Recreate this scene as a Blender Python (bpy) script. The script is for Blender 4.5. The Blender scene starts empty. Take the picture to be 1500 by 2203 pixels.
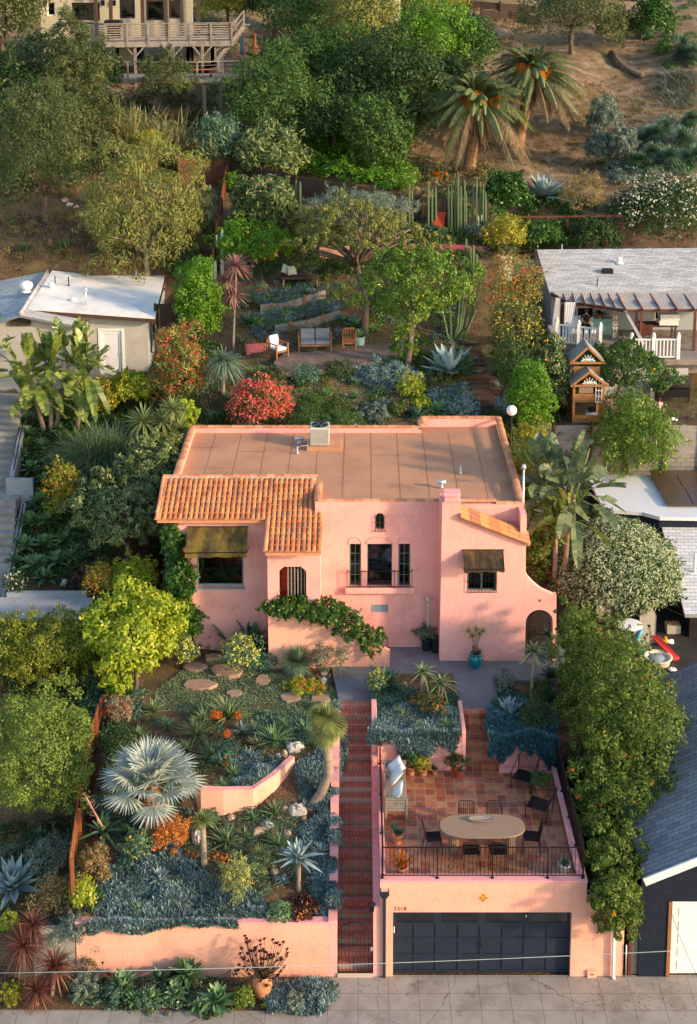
import bpy, math, random
import numpy as np
from mathutils import Vector
from mathutils.geometry import tessellate_polygon
PI=math.pi; R=math.radians
rng=np.random.default_rng(7); rnd=random.Random(11)
COL=bpy.context.scene.collection
FP=3018.0; CX=770.0; CY=407.0; PIT=R(10); CAM=np.array([0.0,-34.2,28.0]); cP,sP=math.cos(PIT),math.sin(PIT)
def ray(px,py):
    v=(py-CY)/FP
    return np.array([(px-CX)/FP, cP-v*sP, -sP-v*cP])
def atY(px,py,Y):
    d=ray(px,py); return CAM+d*((Y-CAM[1])/d[1])
def atZ(px,py,Z):
    d=ray(px,py); return CAM+d*((Z-CAM[2])/d[2])
GAR=([-100,.05,.24,3.2,4.2,6.5,10.6,11.5],[0,0,1.55,2.5,3.0,3.55,3.66,3.66])
CEN=([-100,5.5,5.6,19.3,19.6,21,24.2,27.6,28.6,32,34,38,44,50,60,71,82,150],[0,0,3.6,3.6,7.4,8.2,9.62,9.72,10.4,12.1,13.0,14.4,14.7,15.4,17.6,20.4,23.5,44])
LEF=([-100,.05,.24,6,12,14,24,27,31,33,38,46,57,70,82,150],[0,0,.5,2.6,4.1,4.5,8.2,8.85,9.2,13.3,14.7,16.6,19.4,22,25,44])
RIG=([-100,3,8,10,21.9,22.3,28,31,36,37,40,44,50,60,71,82,150],[0,0,2.5,3.6,3.8,7.85,7.95,9.1,9.3,11.3,13.0,14.5,15.4,17.6,20.4,23.5,44])
def sst(a,b,x):
    t=np.clip((x-a)/(b-a),0,1); return t*t*(3-2*t)
def ground(X,Y):
    X=np.asarray(X,float); Y=np.asarray(Y,float)
    c=np.interp(Y,*CEN); g=np.interp(Y,*GAR)
    g=np.where((X>-5.1)&(X<-1.9)&(Y>np.where(X>-3.1,3.8+(X+3.1)*1.05,3.75))&(Y<5.4),np.maximum(g,3.25),g)
    c=np.where((X<-.62)&(Y<11),g,c)
    c=np.where((X>4.4)&(X<7.6)&(Y>5.5)&(Y<9.2),3.62,c)
    c=np.where((X>.5)&(X<3.3)&(Y>5.5)&(Y<9.3),3.87,c)
    l=np.interp(Y,*LEF); r=np.interp(Y,*RIG)
    wl=sst(-7.6,-8.6,X); wr=sst(7.0,7.8,X)
    wl=np.where(Y>36,sst(-4,-16,X),wl)
    z=c*(1-wl-wr)+l*wl+r*wr
    far=sst(38,50,Y)
    z=z+far*(.35*np.sin(X*.31+Y*.17)+.25*np.sin(X*.7-Y*.23))
    n=.05*np.sin(X*2.1+1.3)*np.sin(Y*2.3)+.03*np.sin(X*5.1)*np.sin(Y*4.7+X)
    return z+np.where(Y>.2,n,0)
def onG(px,py,lift=0.0):
    px=np.atleast_1d(np.asarray(px,float)); py=np.atleast_1d(np.asarray(py,float))
    v=(py-CY)/FP; d=np.stack([(px-CX)/FP,cP-v*sP,-sP-v*cP],1)
    t=np.full(len(px),30.0); done=np.zeros(len(px),bool)
    for k in range(1100):
        p=CAM+d*t[:,None]
        hit=p[:,2]<=ground(p[:,0],p[:,1])+lift
        done|=hit
        if done.all(): break
        t=np.where(done,t,t+.12)
    p=CAM+d*t[:,None]
    return p
def G(px,py):
    return onG(px,py)[0]
def S(p): # px per metre at a point
    w=(p[1]-CAM[1])*cP-(p[2]-CAM[2])*sP
    return FP/w
def fit(x0,y0,x1,y1,lift=0.0,Y=None,sink=.12):
    """world centre and radii of the ellipsoid seen in that photo box, standing on the ground"""
    cx,cy=(x0+x1)/2,(y0+y1)/2; d=ray(cx,cy); v=(cy-CY)/FP
    gr=sP+v*cP; vr=cP-v*sP
    t=32.0
    while t<140:
        s=FP/t; a=(x1-x0)/2/s; E=(y1-y0)/2/s; b=min(a,.9*E/gr)
        c=math.sqrt(max(E*E-(b*gr)**2,(.3*a)**2))/vr; p=CAM+d*t
        if Y is not None:
            if p[1]>=Y: break
        elif p[2]-c*(1-sink)-lift<=float(ground(p[0],p[1])): break
        t+=.1
    return p,a,b,c
ORG={}
def reg(o,parent,org):
    COL.objects.link(o)
    if parent is not None: o.parent=parent
    ORG[o.name]=org
def thing(name,label,cat,loc=(0,0,0),group=None):
    o=bpy.data.objects.new(name,None); o.empty_display_size=.2
    COL.objects.link(o); o.location=loc; ORG[o.name]=np.array(loc,float)
    return tag(o,label,cat,group)
def tag(o,label=None,cat=None,group=None,kind=None):
    if label: o['label']=label
    if cat: o['category']=cat
    if group: o['group']=group
    if kind: o['kind']=kind
    return o
def copy_tree(o,parent=None):
    c=o.copy(); COL.objects.link(c); ORG[c.name]=ORG.get(o.name,np.zeros(3))
    if parent is not None: c.parent=parent
    for ch in list(o.children): copy_tree(ch,c)
    return c
def mesh_np(name,V,Q,mat,parent=None,smooth=False,loc=None):
    V=np.asarray(V,float)
    org=ORG[parent.name] if parent is not None else (np.array(loc,float) if loc is not None else np.zeros(3))
    me=bpy.data.meshes.new(name); Q=np.asarray(Q,np.int32); k=Q.shape[1]
    me.vertices.add(len(V)); me.vertices.foreach_set('co',(V-org).astype(np.float32).ravel())
    me.loops.add(Q.size); me.loops.foreach_set('vertex_index',Q.ravel())
    me.polygons.add(len(Q)); me.polygons.foreach_set('loop_start',np.arange(0,Q.size,k,dtype=np.int32))
    if smooth: me.polygons.foreach_set('use_smooth',np.ones(len(Q),bool))
    me.update(calc_edges=True); me.materials.append(mat)
    o=bpy.data.objects.new(name,me); COL.objects.link(o)
    if parent is not None: o.parent=parent
    else: o.location=org
    ORG[o.name]=org
    return o
class MB:
    def __init__(s): s.v=[]; s.f=[]; s.sm=[]; s.g=[]
    def add(s,vs,fs,sm=False):
        o=len(s.v); s.g.append((o,len(s.f))); s.v+= [tuple(float(q) for q in v) for v in vs]; s.f+=[tuple(i+o for i in f) for f in fs]; s.sm+=[sm]*len(fs); return s
    def hexa(s,p): # 8 corners: bottom 4 (ccw), top 4
        return s.add(p,[(3,2,1,0),(4,5,6,7),(0,1,5,4),(1,2,6,5),(2,3,7,6),(3,0,4,7)])
    def box(s,x0,y0,z0,x1,y1,z1):
        return s.hexa([(x0,y0,z0),(x1,y0,z0),(x1,y1,z0),(x0,y1,z0),(x0,y0,z1),(x1,y0,z1),(x1,y1,z1),(x0,y1,z1)])
    def bar(s,p,q,w,h=None,up=(0,0,1)): # box beam p->q, w wide, h tall, centred
        h=h or w; p=Vector(p);q=Vector(q); d=(q-p).normalized(); u=Vector(up)
        if abs(d.dot(u))>.98: u=Vector((0,1,0))
        a=d.cross(u).normalized()*w/2; b=a.cross(d).normalized()*h/2
        return s.hexa([p-a-b,p+a-b,q+a-b,q-a-b,p-a+b,p+a+b,q+a+b,q-a+b])
    def tube(s,pts,rad,n=8,cap=True,sm=True):
        pts=[Vector(p) for p in pts];
        if not hasattr(rad,'__len__'): rad=[rad]*len(pts)
        vs=[];fs=[]; prev=None
        for i,p in enumerate(pts):
            d=(pts[min(i+1,len(pts)-1)]-pts[max(i-1,0)])
            d=d.normalized() if d.length>1e-9 else Vector((0,0,1))
            if prev is None:
                u=Vector((0,0,1)) if abs(d.z)<.9 else Vector((1,0,0)); a=d.cross(u).normalized()
            else: a=(prev-d*prev.dot(d)); a=a.normalized() if a.length>1e-6 else d.orthogonal().normalized()
            prev=a; b=d.cross(a)
            for k in range(n):
                t=2*PI*k/n; vs.append(p+(a*math.cos(t)+b*math.sin(t))*rad[i])
        for i in range(len(pts)-1):
            for k in range(n):
                k2=(k+1)%n; fs.append((i*n+k,i*n+k2,(i+1)*n+k2,(i+1)*n+k))
        if cap: fs.append(tuple(range(n))[::-1]); fs.append(tuple((len(pts)-1)*n+k for k in range(n)))
        return s.add(vs,fs,sm)
    def lathe(s,c,prof,n=20,sx=1,sy=1,cap=True,sm=True):
        vs=[];fs=[]
        for r,z in prof:
            for k in range(n): t=2*PI*k/n; vs.append((c[0]+sx*r*math.cos(t),c[1]+sy*r*math.sin(t),c[2]+z))
        for i in range(len(prof)-1):
            for k in range(n): k2=(k+1)%n; fs.append((i*n+k,i*n+k2,(i+1)*n+k2,(i+1)*n+k))
        if cap: fs.append(tuple(range(n))[::-1]); fs.append(tuple((len(prof)-1)*n+k for k in range(n)))
        return s.add(vs,fs,sm)
    def quad(s,a,b,c,d): return s.add([a,b,c,d],[(0,1,2,3)])
    def slab(s,pts,th): # polygon (list of 3d pts) thickened downward
        n=len(pts); lo=[(p[0],p[1],p[2]-th) for p in pts]
        return s.add(list(pts)+lo,[tuple(range(n)),tuple(range(2*n-1,n-1,-1))]+[(i,n+i,n+(i+1)%n,(i+1)%n) for i in range(n)])
    def ext(s,outer,holes,fn,dv): # 2d polygon with holes -> 3d through fn(u,v), thickened by vector dv
        loops=[outer]+list(holes); flat=[p for l in loops for p in l]; n=len(flat)
        tri=tessellate_polygon([[Vector((p[0],p[1],0)) for p in l] for l in loops])
        A=[Vector(fn(*p)) for p in flat]; D=Vector(dv); B=[a+D for a in A]
        fs=[tuple(t) for t in tri]+[tuple(i+n for i in t)[::-1] for t in tri]; o=0
        for l in loops:
            m=len(l); fs+=[(o+i,o+(i+1)%m,n+o+(i+1)%m,n+o+i) for i in range(m)]; o+=m
        return s.add(A+B,fs)
    def rock(s,c,rx,ry,rz,seed):
        r=random.Random(seed); n,m=9,6; vs=[];fs=[]
        for j in range(m+1):
            ph=PI*j/m
            for k in range(n):
                t=2*PI*k/n; q=1+r.uniform(-.22,.2); vs.append((c[0]+rx*q*math.sin(ph)*math.cos(t),c[1]+ry*q*math.sin(ph)*math.sin(t),c[2]+rz*q*math.cos(ph)))
        for j in range(m):
            for k in range(n): k2=(k+1)%n; fs.append((j*n+k,j*n+k2,(j+1)*n+k2,(j+1)*n+k))
        return s.add(vs,fs)
    def build(s,name,mat,parent=None,loc=None,bevel=0):
        org=ORG[parent.name] if parent is not None else (np.array(loc,float) if loc is not None else np.zeros(3))
        me=bpy.data.meshes.new(name)
        me.from_pydata([(v[0]-org[0],v[1]-org[1],v[2]-org[2]) for v in s.v],[],s.f)
        me.polygons.foreach_set('use_smooth',s.sm); me.update(); me.materials.append(mat)
        o=bpy.data.objects.new(name,me); COL.objects.link(o)
        if parent is not None: o.parent=parent
        else: o.location=org
        ORG[o.name]=org
        if bevel:
            m=o.modifiers.new('b','BEVEL'); m.width=bevel; m.segments=2; m.limit_method='ANGLE'; m.angle_limit=R(50)
        return o
def each(mb,name,mat,parent=None,label=None,bevel=0):
    out=[]; seen=set(); G_=mb.g+[(len(mb.v),len(mb.f))]
    for (v0,f0),(v1,f1) in zip(G_[:-1],G_[1:]):
        kk=tuple(round(c,2) for c in mb.v[v0]+mb.v[v1-1])
        if kk in seen: continue
        seen.add(kk); m=MB(); m.v=mb.v[v0:v1]; m.f=[tuple(i-v0 for i in f) for f in mb.f[f0:f1]]; m.sm=mb.sm[f0:f1]; out.append(m.build(name,mat,parent,bevel=bevel))
    return out
def box(name,mat,parent,*a,bevel=0): return MB().box(*a).build(name,mat,parent,bevel=bevel)
class NT:
    def __init__(s,name):
        s.m=bpy.data.materials.new(name); s.m.use_nodes=True; s.t=s.m.node_tree; s.t.nodes.clear()
        s.out=s.t.nodes.new('ShaderNodeOutputMaterial')
    def n(s,typ,ins=None,**kw):
        o=s.t.nodes.new('ShaderNode'+typ)
        for k,v in kw.items(): setattr(o,k,v)
        for k,v in (ins or {}).items():
            if hasattr(v,'is_output') : s.t.links.new(v,o.inputs[k])
            elif hasattr(v,'outputs'): s.t.links.new(v.outputs[0],o.inputs[k])
            else: o.inputs[k].default_value=v
        return o
    def ramp(s,fac,cols,pos=None,interp='LINEAR'):
        o=s.n('ValToRGB',{0:fac}); e=o.color_ramp.elements; o.color_ramp.interpolation=interp
        pos=pos or [i/(len(cols)-1) for i in range(len(cols))]
        while len(e)<len(cols): e.new(.5)
        for i,(p,c) in enumerate(zip(pos,cols)): e[i].position=p; e[i].color=(*c[:3],1)
        return o
    def mix(s,f,a,b,bt='MIX'):
        def c4(q): return (*q,1) if isinstance(q,tuple) and len(q)==3 else q
        o=s.n('Mix',None,data_type='RGBA',blend_type=bt)
        for i,v in ((0,f),(6,c4(a)),(7,c4(b))):
            if hasattr(v,'is_output'): s.t.links.new(v,o.inputs[i])
            elif hasattr(v,'outputs'): s.t.links.new(v.outputs[2] if v.bl_idname=='ShaderNodeMix' else v.outputs[0],o.inputs[i])
            else: o.inputs[i].default_value=v
        return o.outputs[2]
    def math(s,op,a,b=0.0,c=None):
        ins={0:a,1:b}
        if c is not None: ins[2]=c
        return s.n('Math',ins,operation=op).outputs[0]
    def geo(s): return s.n('NewGeometry').outputs['Position']
    def obj(s): return s.n('TexCoord').outputs['Object']
    def noise(s,vec,scale,det=4,rough=.55,vs=None):
        if vs: vec=s.n('Mapping',{0:vec,3:vs}).outputs[0]
        return s.n('TexNoise',{'Vector':vec,'Scale':scale,'Detail':det,'Roughness':rough}).outputs[0]
    def bump(s,h,st,d=.02): return s.n('Bump',{'Height':h,'Strength':st,'Distance':d}).outputs[0]
    def pr(s,col,rough=.6,metal=0,nrm=None,spec=.4,**kw):
        ins={'Roughness':rough,'Metallic':metal,'Specular IOR Level':spec}; ins.update(kw)
        b=s.n('BsdfPrincipled',ins)
        if isinstance(col,tuple): b.inputs[0].default_value=(*col[:3],1)
        else: s.t.links.new(col.outputs[0] if hasattr(col,'outputs') else col,b.inputs[0])
        if nrm is not None: s.t.links.new(nrm,b.inputs['Normal'])
        return b
    def fin(s,sh): s.t.links.new(sh.outputs[0],s.out.inputs[0]); return s.m
def pbr(name,col,rough=.6,metal=0,var=.25,scale=3,bump=.3,bs=40,bd=.01,spec=.4,dirt=None,stretch=None):
    t=NT(name); p=t.obj(); n=t.noise(p,scale,5,.6,stretch); lo=tuple(c*(1-var) for c in col); hi=tuple(min(1,c*(1+var*.6)) for c in col)
    c=t.ramp(n,[lo,col,hi],[.3,.5,.72])
    if dirt: c=t.mix(t.ramp(t.noise(p,scale*.45+.3,6,.7),[(0,0,0),(1,1,1)],[.5,.72]),c.outputs[0],dirt)
    nb=t.noise(p,bs,3,.6,stretch)
    return t.fin(t.pr(c,rough,metal,t.bump(nb,bump,bd),spec))
def stucco(name,col,stain=None):
    t=NT(name); p=t.geo(); n=t.noise(p,.9,6,.62); n2=t.noise(p,6,5,.6)
    c=t.ramp(n,[tuple(q*.80 for q in col),col,tuple(min(1,q*1.08) for q in col)],[.3,.5,.72])
    c=t.mix(t.ramp(n2,[(0,0,0),(.35,.35,.35)],[.45,.8]).outputs[0],c.outputs[0],tuple(min(1,q*1.12+.02) for q in col))
    n4=t.noise(p,1.0,6,.7,(3.5,3.5,.35)); c=t.mix(t.ramp(n4,[(0,0,0),(.55,.55,.55)],[.55,.85]).outputs[0],c,tuple(q*.66+.02 for q in col))
    if stain:
        n3=t.noise(p,1.7,7,.7,(2.2,2.2,.5)); c=t.mix(t.ramp(n3,[(0,0,0),(.55,.55,.55)],[.56,.78]).outputs[0],c,stain)
    vo=t.n('TexVoronoi',{'Vector':t.n('VectorMath',{0:p,1:t.n('TexNoise',{'Vector':p,'Scale':2.2,'Detail':4.0}).outputs[1]},operation='ADD').outputs[0],'Scale':.42},feature='DISTANCE_TO_EDGE'); c=t.mix(t.math('MULTIPLY',t.math('LESS_THAN',vo.outputs[0],.0035),.3),c,tuple(q*.6 for q in col))
    h=t.math('ADD',t.noise(p,9,4,.6),t.math('MULTIPLY',t.noise(p,45,3,.6),.35))
    return t.fin(t.pr(c,.85,0,t.bump(h,.45,.03),.2))
def leafm(name,cols,trans=.3,rough=.5,spec=.35,nv=.5):
    k_=1.15; cols=[tuple(max(.004,min(.9,(sum(c)/3)+((q-(sum(c)/3))*1.10))*k_ if max(c)<.55 else q) for q in c) for c in cols]
    t=NT(name); g=t.n('NewGeometry'); r=g.outputs['Random Per Island']
    n=t.noise(g.outputs['Position'],.9,3,.6)
    f=t.math('ADD',t.math('MULTIPLY',r,1-nv*.6),t.math('MULTIPLY',t.math('SUBTRACT',n,.35),nv*1.1))
    c=t.ramp(f,cols)
    p=t.pr(c,rough,0,None,spec); tr=t.n('BsdfTranslucent',{0:t.mix(1.0,c.outputs[0],(1.0,1.0,.75),'MULTIPLY')})
    return t.fin(t.n('MixShader',{0:trans,1:p,2:tr}))
def grid_tile(name,size,cols,grout,gw=.05,rough=.45,plane='XY',off=(0,0),bump=.5):
    t=NT(name); p=t.n('SeparateXYZ',{0:t.geo()})
    ax={'X':0,'Y':1,'Z':2}
    a=t.math('DIVIDE',t.math('ADD',p.outputs[ax[plane[0]]],off[0]),size[0]); b=t.math('DIVIDE',t.math('ADD',p.outputs[ax[plane[1]]],off[1]),size[1])
    fa,fb=t.math('FLOOR',a),t.math('FLOOR',b)
    w=t.n('TexWhiteNoise',{'Vector':t.n('CombineXYZ',{0:fa,1:fb}).outputs[0]})
    c=t.ramp(w.outputs[0],cols)
    c=t.mix(t.ramp(t.noise(t.geo(),7,5,.7),[(0,0,0),(.8,.8,.8)],[.45,.75]).outputs[0],c.outputs[0],tuple(q*.5 for q in cols[1])); c=t.mix(t.ramp(t.noise(t.geo(),1.1,6,.7),[(0,0,0),(.35,.35,.35)],[.5,.7]).outputs[0],c,(.5,.36,.28))
    da=t.math('ABSOLUTE',t.math('SUBTRACT',t.math('FRACT',a),.5)); db=t.math('ABSOLUTE',t.math('SUBTRACT',t.math('FRACT',b),.5))
    m=t.math('GREATER_THAN',t.math('MAXIMUM',da,db),.5-gw)
    c=t.mix(m,c,grout)
    h=t.math('ADD',t.math('MULTIPLY',m,-1.0),t.math('MULTIPLY',t.noise(t.geo(),14,3),.5))
    rr=t.math('ADD',t.math('MULTIPLY',m,.35),rough)
    return t.fin(t.pr(c,rr,0,t.bump(h,bump,.008),.45))
def shingle(name,cols,size=(.3,.14),ax='XY'):
    t=NT(name); p=t.geo(); s=t.n('SeparateXYZ',{0:p}); i={'X':0,'Y':1,'Z':2}
    b=t.math('DIVIDE',s.outputs[i[ax[1]]],size[1]); fb=t.math('FLOOR',b)
    a=t.math('ADD',t.math('DIVIDE',s.outputs[i[ax[0]]],size[0]),t.math('MULTIPLY',fb,.37)); fa=t.math('FLOOR',a)
    w=t.n('TexWhiteNoise',{'Vector':t.n('CombineXYZ',{0:fa,1:fb}).outputs[0]})
    c=t.ramp(w.outputs[0],cols); c=t.mix(t.ramp(t.noise(p,.6,5,.7),[(0,0,0),(.5,.5,.5)],[.4,.75]).outputs[0],c.outputs[0],tuple(q*.7 for q in cols[0]))
    e=t.math('LESS_THAN',t.math('FRACT',b),.14); e2=t.math('LESS_THAN',t.math('FRACT',a),.05); m=t.math('MAXIMUM',e,e2)
    c=t.mix(t.math('MULTIPLY',m,.75),c,tuple(q*.35 for q in cols[0]))
    h=t.math('SUBTRACT',t.math('FRACT',b),t.math('MULTIPLY',e2,.4))
    return t.fin(t.pr(c,.9,0,t.bump(h,.6,.015),.2))
M={}
M['pink']=stucco('pink_stucco',(.84,.40,.36),(.88,.50,.45))
M['pink_cap']=stucco('pink_cap',(.82,.36,.36))
M['peach']=stucco('peach_stucco',(.84,.42,.31),(.88,.52,.41))
M['coral']=stucco('coral_wall',(.78,.20,.20))
M['greystucco']=stucco('grey_stucco',(.46,.44,.40))
M['bluegrey']=stucco('bluegrey_stucco',(.33,.38,.42))
M['navy']=stucco('navy_stucco',(.012,.018,.035))
M['concrete']=pbr('concrete',(.42,.39,.36),.9,0,.2,1.6,.5,30,.008,.2,(.2,.18,.17))
M['walk']=pbr('grey_walk',(.17,.185,.21),.8,0,.18,1.2,.4,30,.006,.25,(.11,.12,.14))
M['greyconc']=pbr('grey_concrete',(.33,.35,.38),.85,0,.2,1.2,.4,30,.008,.2,(.2,.2,.2))
M['stepconc']=pbr('step_concrete',(.30,.28,.26),.9,0,.25,1.4,.5,30,.008,.2,(.16,.15,.13))
M['iron']=pbr('black_iron',(.022,.019,.022),.5,.6,.2,8,.2)
M['white']=pbr('white_paint',(.78,.78,.78),.5,0,.06,3,.1)
M['cream']=pbr('cream_paint',(.62,.56,.42),.6,0,.08,3,.1)
M['navyp']=pbr('navy_paint',(.018,.026,.045),.5,0,.2,2.5,.15,30,.004,.3)
M['greenp']=pbr('green_window_paint',(.10,.16,.13),.5,0,.1,4,.1)
M['bluep']=pbr('bluegrey_paint',(.20,.28,.32),.5,0,.1,4,.1)
M['brown']=pbr('red_brown_paint',(.12,.035,.02),.6,0,.3,4,.3)
M['black']=pbr('dark_void',(.006,.006,.007),.9,0,.1,1,.0)
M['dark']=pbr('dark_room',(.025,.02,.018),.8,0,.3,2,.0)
M['teak']=pbr('teak',(.30,.13,.055),.5,0,.3,5,.3,30,.004,.4,None,(1,8,8))
M['oak']=pbr('grey_oak',(.29,.195,.13),.55,0,.22,4,.25,40,.003,.4,None,(1,14,14))
M['oldwood']=pbr('weathered_wood',(.27,.23,.20),.8,0,.3,4,.5,30,.006,.2,(.13,.10,.09),(1,7,7))
M['fence']=pbr('redwood_fence',(.19,.075,.038),.8,0,.45,2.5,.5,25,.008,.2,(.07,.035,.03),(6,6,.7))
M['fenced']=pbr('dark_fence',(.07,.045,.035),.85,0,.4,2.5,.5,25,.008,.2,None,(6,6,.7))
M['rust']=pbr('rusty_edging',(.26,.09,.035),.7,0,.4,3,.5,25,.006,.3,(.12,.05,.03))
M['playwood']=pbr('cedar_playhouse',(.36,.17,.065),.7,0,.25,4,.4,30,.005,.3,None,(8,8,1))
M['greyboard']=pbr('grey_boards',(.30,.28,.27),.85,0,.3,3,.5,30,.006,.2,(.16,.15,.14),(1,1,7))
M['terracotta']=pbr('terracotta',(.50,.21,.10),.75,0,.25,4,.4,30,.005,.25,(.62,.38,.26))
M['zinc']=pbr('zinc_pot',(.42,.44,.42),.6,.1,.2,4,.2)
M['teal']=pbr('teal_glaze',(.0,.17,.19),.12,0,.3,3,.1,20,.003,.7)
M['ac']=pbr('ac_metal',(.55,.53,.48),.45,.2,.1,5,.1)
M['metal']=pbr('galvanised',(.62,.64,.66),.4,.7,.15,6,.1)
M['cushion']=pbr('white_cushion',(.80,.80,.79),.9,0,.06,6,.6,60,.003,.15)
M['greycush']=pbr('grey_cushion',(.22,.235,.26),.95,0,.15,9,.6,80,.003,.1)
M['redcush']=pbr('red_cushion',(.38,.04,.02),.9,0,.15,8,.4)
M['plasticgrey']=pbr('grey_plastic',(.42,.38,.33),.5,0,.08,4,.1)
M['redplastic']=pbr('red_plastic',(.42,.03,.018),.35,0,.08,4,.05)
M['bluepl']=pbr('blue_plastic',(.02,.33,.62),.35,0,.08,4,.05)
M['greenpl']=pbr('green_plastic',(.05,.5,.2),.35,0,.08,4,.05)
M['yellowpl']=pbr('yellow_plastic',(.75,.4,.03),.35,0,.08,4,.05)
M['solar']=None
M['membrane']=pbr('white_membrane',(.72,.71,.70),.7,0,.12,.8,.4,12,.01,.25,(.5,.49,.48))
M['whiteroof']=pbr('white_flat_roof',(.66,.68,.70),.6,0,.06,.8,.2)
M['rolledroof']=pbr('rolled_roof',(.50,.26,.155),.95,0,.16,.7,.8,120,.006,.15,(.40,.20,.13))
M['capbrick']=None
M['rock']=pbr('garden_rock',(.40,.29,.22),.9,0,.5,3,.9,12,.03,.2,(.5,.42,.36))
M['rock2']=pbr('pale_rock',(.5,.46,.43),.9,0,.4,3,.9,12,.03,.2,(.32,.25,.2))
M['flag']=pbr('flagstone',(.36,.24,.18),.9,0,.25,3,.6,20,.01,.2,(.30,.19,.14))
M['bark']=pbr('bark',(.15,.105,.08),.95,0,.45,5,1,14,.03,.15,(.23,.19,.16),(3,3,.8))
M['palebark']=pbr('pale_bark',(.36,.27,.21),.95,0,.35,5,1,14,.03,.15,(.22,.16,.12),(1,1,4))
M['cutbark']=pbr('frond_stub_bark',(.33,.19,.10),.95,0,.5,5,1,10,.05,.15,(.14,.08,.05),(1,1,2.5))
M['cactus']=pbr('cactus_skin',(.10,.17,.075),.6,0,.25,5,.4,20,.01,.3,(.2,.22,.11))
M['palecactus']=pbr('pale_cactus',(.42,.46,.36),.6,0,.25,5,.4,20,.01,.3)
M['skin']=pbr('skin',(.48,.27,.18),.6,0,.05,5,.05)
M['hair']=pbr('dark_hair',(.04,.02,.012),.6,0,.2,20,.3)
M['pinkshirt']=pbr('pink_shirt',(.55,.22,.36),.9,0,.1,8,.2)
M['purple']=pbr('purple_leggings',(.17,.06,.16),.9,0,.1,8,.2)
M['lilac']=pbr('lilac_shirt',(.55,.42,.48),.9,0,.1,8,.2)
M['blackcloth']=pbr('black_cloth',(.015,.015,.018),.9,0,.1,8,.2)
M['orangetile']=pbr('orange_glazed',(.50,.14,.02),.3,0,.2,9,.1)
M['yellowtile']=pbr('yellow_glazed',(.72,.42,.10),.3,0,.2,9,.1)
M['darktile']=pbr('brown_glazed',(.06,.035,.02),.3,0,.2,9,.1)
M['curtain']=pbr('white_curtain',(.75,.76,.80),.9,0,.06,5,.3)
M['mulchleaf']=leafm('fallen_leaves',[(.35,.17,.05),(.22,.10,.04),(.45,.27,.08)],.1)
def mk():
    t=NT('window_glass'); g=t.n('BsdfGlossy',{0:(.55,.6,.65,1),1:.03}); tr=t.n('BsdfTransparent',{0:(.55,.57,.58,1)})
    fr=t.n('Fresnel',{0:1.6}); M['glass']=t.fin(t.n('MixShader',{0:t.math('ADD',fr.outputs[0],.06),1:tr,2:g}))
    t=NT('solar_glass'); p=t.n('SeparateXYZ',{0:t.geo()})
    fa=t.math('FRACT',t.math('DIVIDE',p.outputs[0],.16)); fb=t.math('FRACT',t.math('DIVIDE',p.outputs[1],.16))
    m=t.math('LESS_THAN',t.math('MINIMUM',fa,fb),.06); c=t.mix(m,(.075,.045,.030),(.10,.065,.045)); M['solar']=t.fin(t.pr(c,.25,0,None,.6))
    for nm,cols in (('tile_orange',[(.40,.12,.055),(.56,.19,.075),(.63,.27,.10),(.50,.22,.11),(.32,.13,.08)]),('cap_tile',[(.45,.17,.09),(.60,.25,.13),(.66,.33,.18)])):
        t=NT(nm); g=t.n('NewGeometry'); c=t.ramp(g.outputs['Random Per Island'],cols)
        n=t.noise(g.outputs['Position'],5,6,.7); c=t.mix(t.ramp(n,[(0,0,0),(.7,.7,.7)],[.5,.75]).outputs[0],c.outputs[0],(.30,.20,.12))
        M[nm]=t.fin(t.pr(c,.8,0,t.bump(t.noise(g.outputs['Position'],40,3),.4,.006),.25))
    t=NT('awning_canvas'); p=t.geo(); n=t.noise(p,1.3,7,.7,(1.6,1,.9)); c=t.ramp(n,[(.04,.032,.022),(.085,.065,.028),(.20,.14,.03),(.11,.085,.035)],[.32,.46,.6,.8])
    M['awning']=t.fin(t.pr(c,.9,0,t.bump(t.noise(p,60,2),.3,.003),.1))
    t=NT('awning_dark'); n=t.noise(t.geo(),2.5,6,.65,(2.4,1,.6)); c=t.ramp(n,[(.03,.024,.02),(.07,.05,.03),(.18,.10,.03)],[.35,.55,.75]); M['awning2']=t.fin(t.pr(c,.9,0,None,.1))
    t=NT('soil'); p=t.geo(); s=t.n('SeparateXYZ',{0:p})
    n=t.noise(p,1.3,7,.65); n2=t.noise(p,9,5,.7); n3=t.noise(p,.28,5,.6)
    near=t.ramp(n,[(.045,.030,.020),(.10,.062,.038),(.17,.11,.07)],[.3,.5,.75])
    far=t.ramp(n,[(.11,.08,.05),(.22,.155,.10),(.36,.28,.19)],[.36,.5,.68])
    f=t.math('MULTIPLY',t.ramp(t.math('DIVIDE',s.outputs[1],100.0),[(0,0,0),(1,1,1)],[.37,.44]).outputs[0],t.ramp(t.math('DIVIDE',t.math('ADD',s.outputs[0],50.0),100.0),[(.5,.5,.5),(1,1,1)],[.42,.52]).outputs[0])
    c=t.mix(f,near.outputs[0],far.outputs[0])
    c=t.mix(t.ramp(n2,[(0,0,0),(.7,.7,.7)],[.5,.72]).outputs[0],c,(.20,.12,.065))
    c=t.mix(t.ramp(n3,[(0,0,0),(.7,.7,.7)],[.5,.62]).outputs[0],c,(.17,.13,.06))
    v=t.n('TexVoronoi',{'Vector':p,'Scale':14.0}); c=t.mix(t.math('MULTIPLY',t.math('LESS_THAN',v.outputs[0],.28),.35),c,(.45,.33,.22))
    M['soil']=t.fin(t.pr(c,.95,0,t.bump(t.math('ADD',n2,n),.8,.06),.1))
    t=NT('sidewalk_concrete'); p=t.geo(); s=t.n('SeparateXYZ',{0:p})
    n=t.noise(p,1.1,7,.65); c=t.ramp(n,[(.20,.18,.165),(.31,.28,.26),(.38,.35,.33)],[.3,.5,.72])
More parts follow.
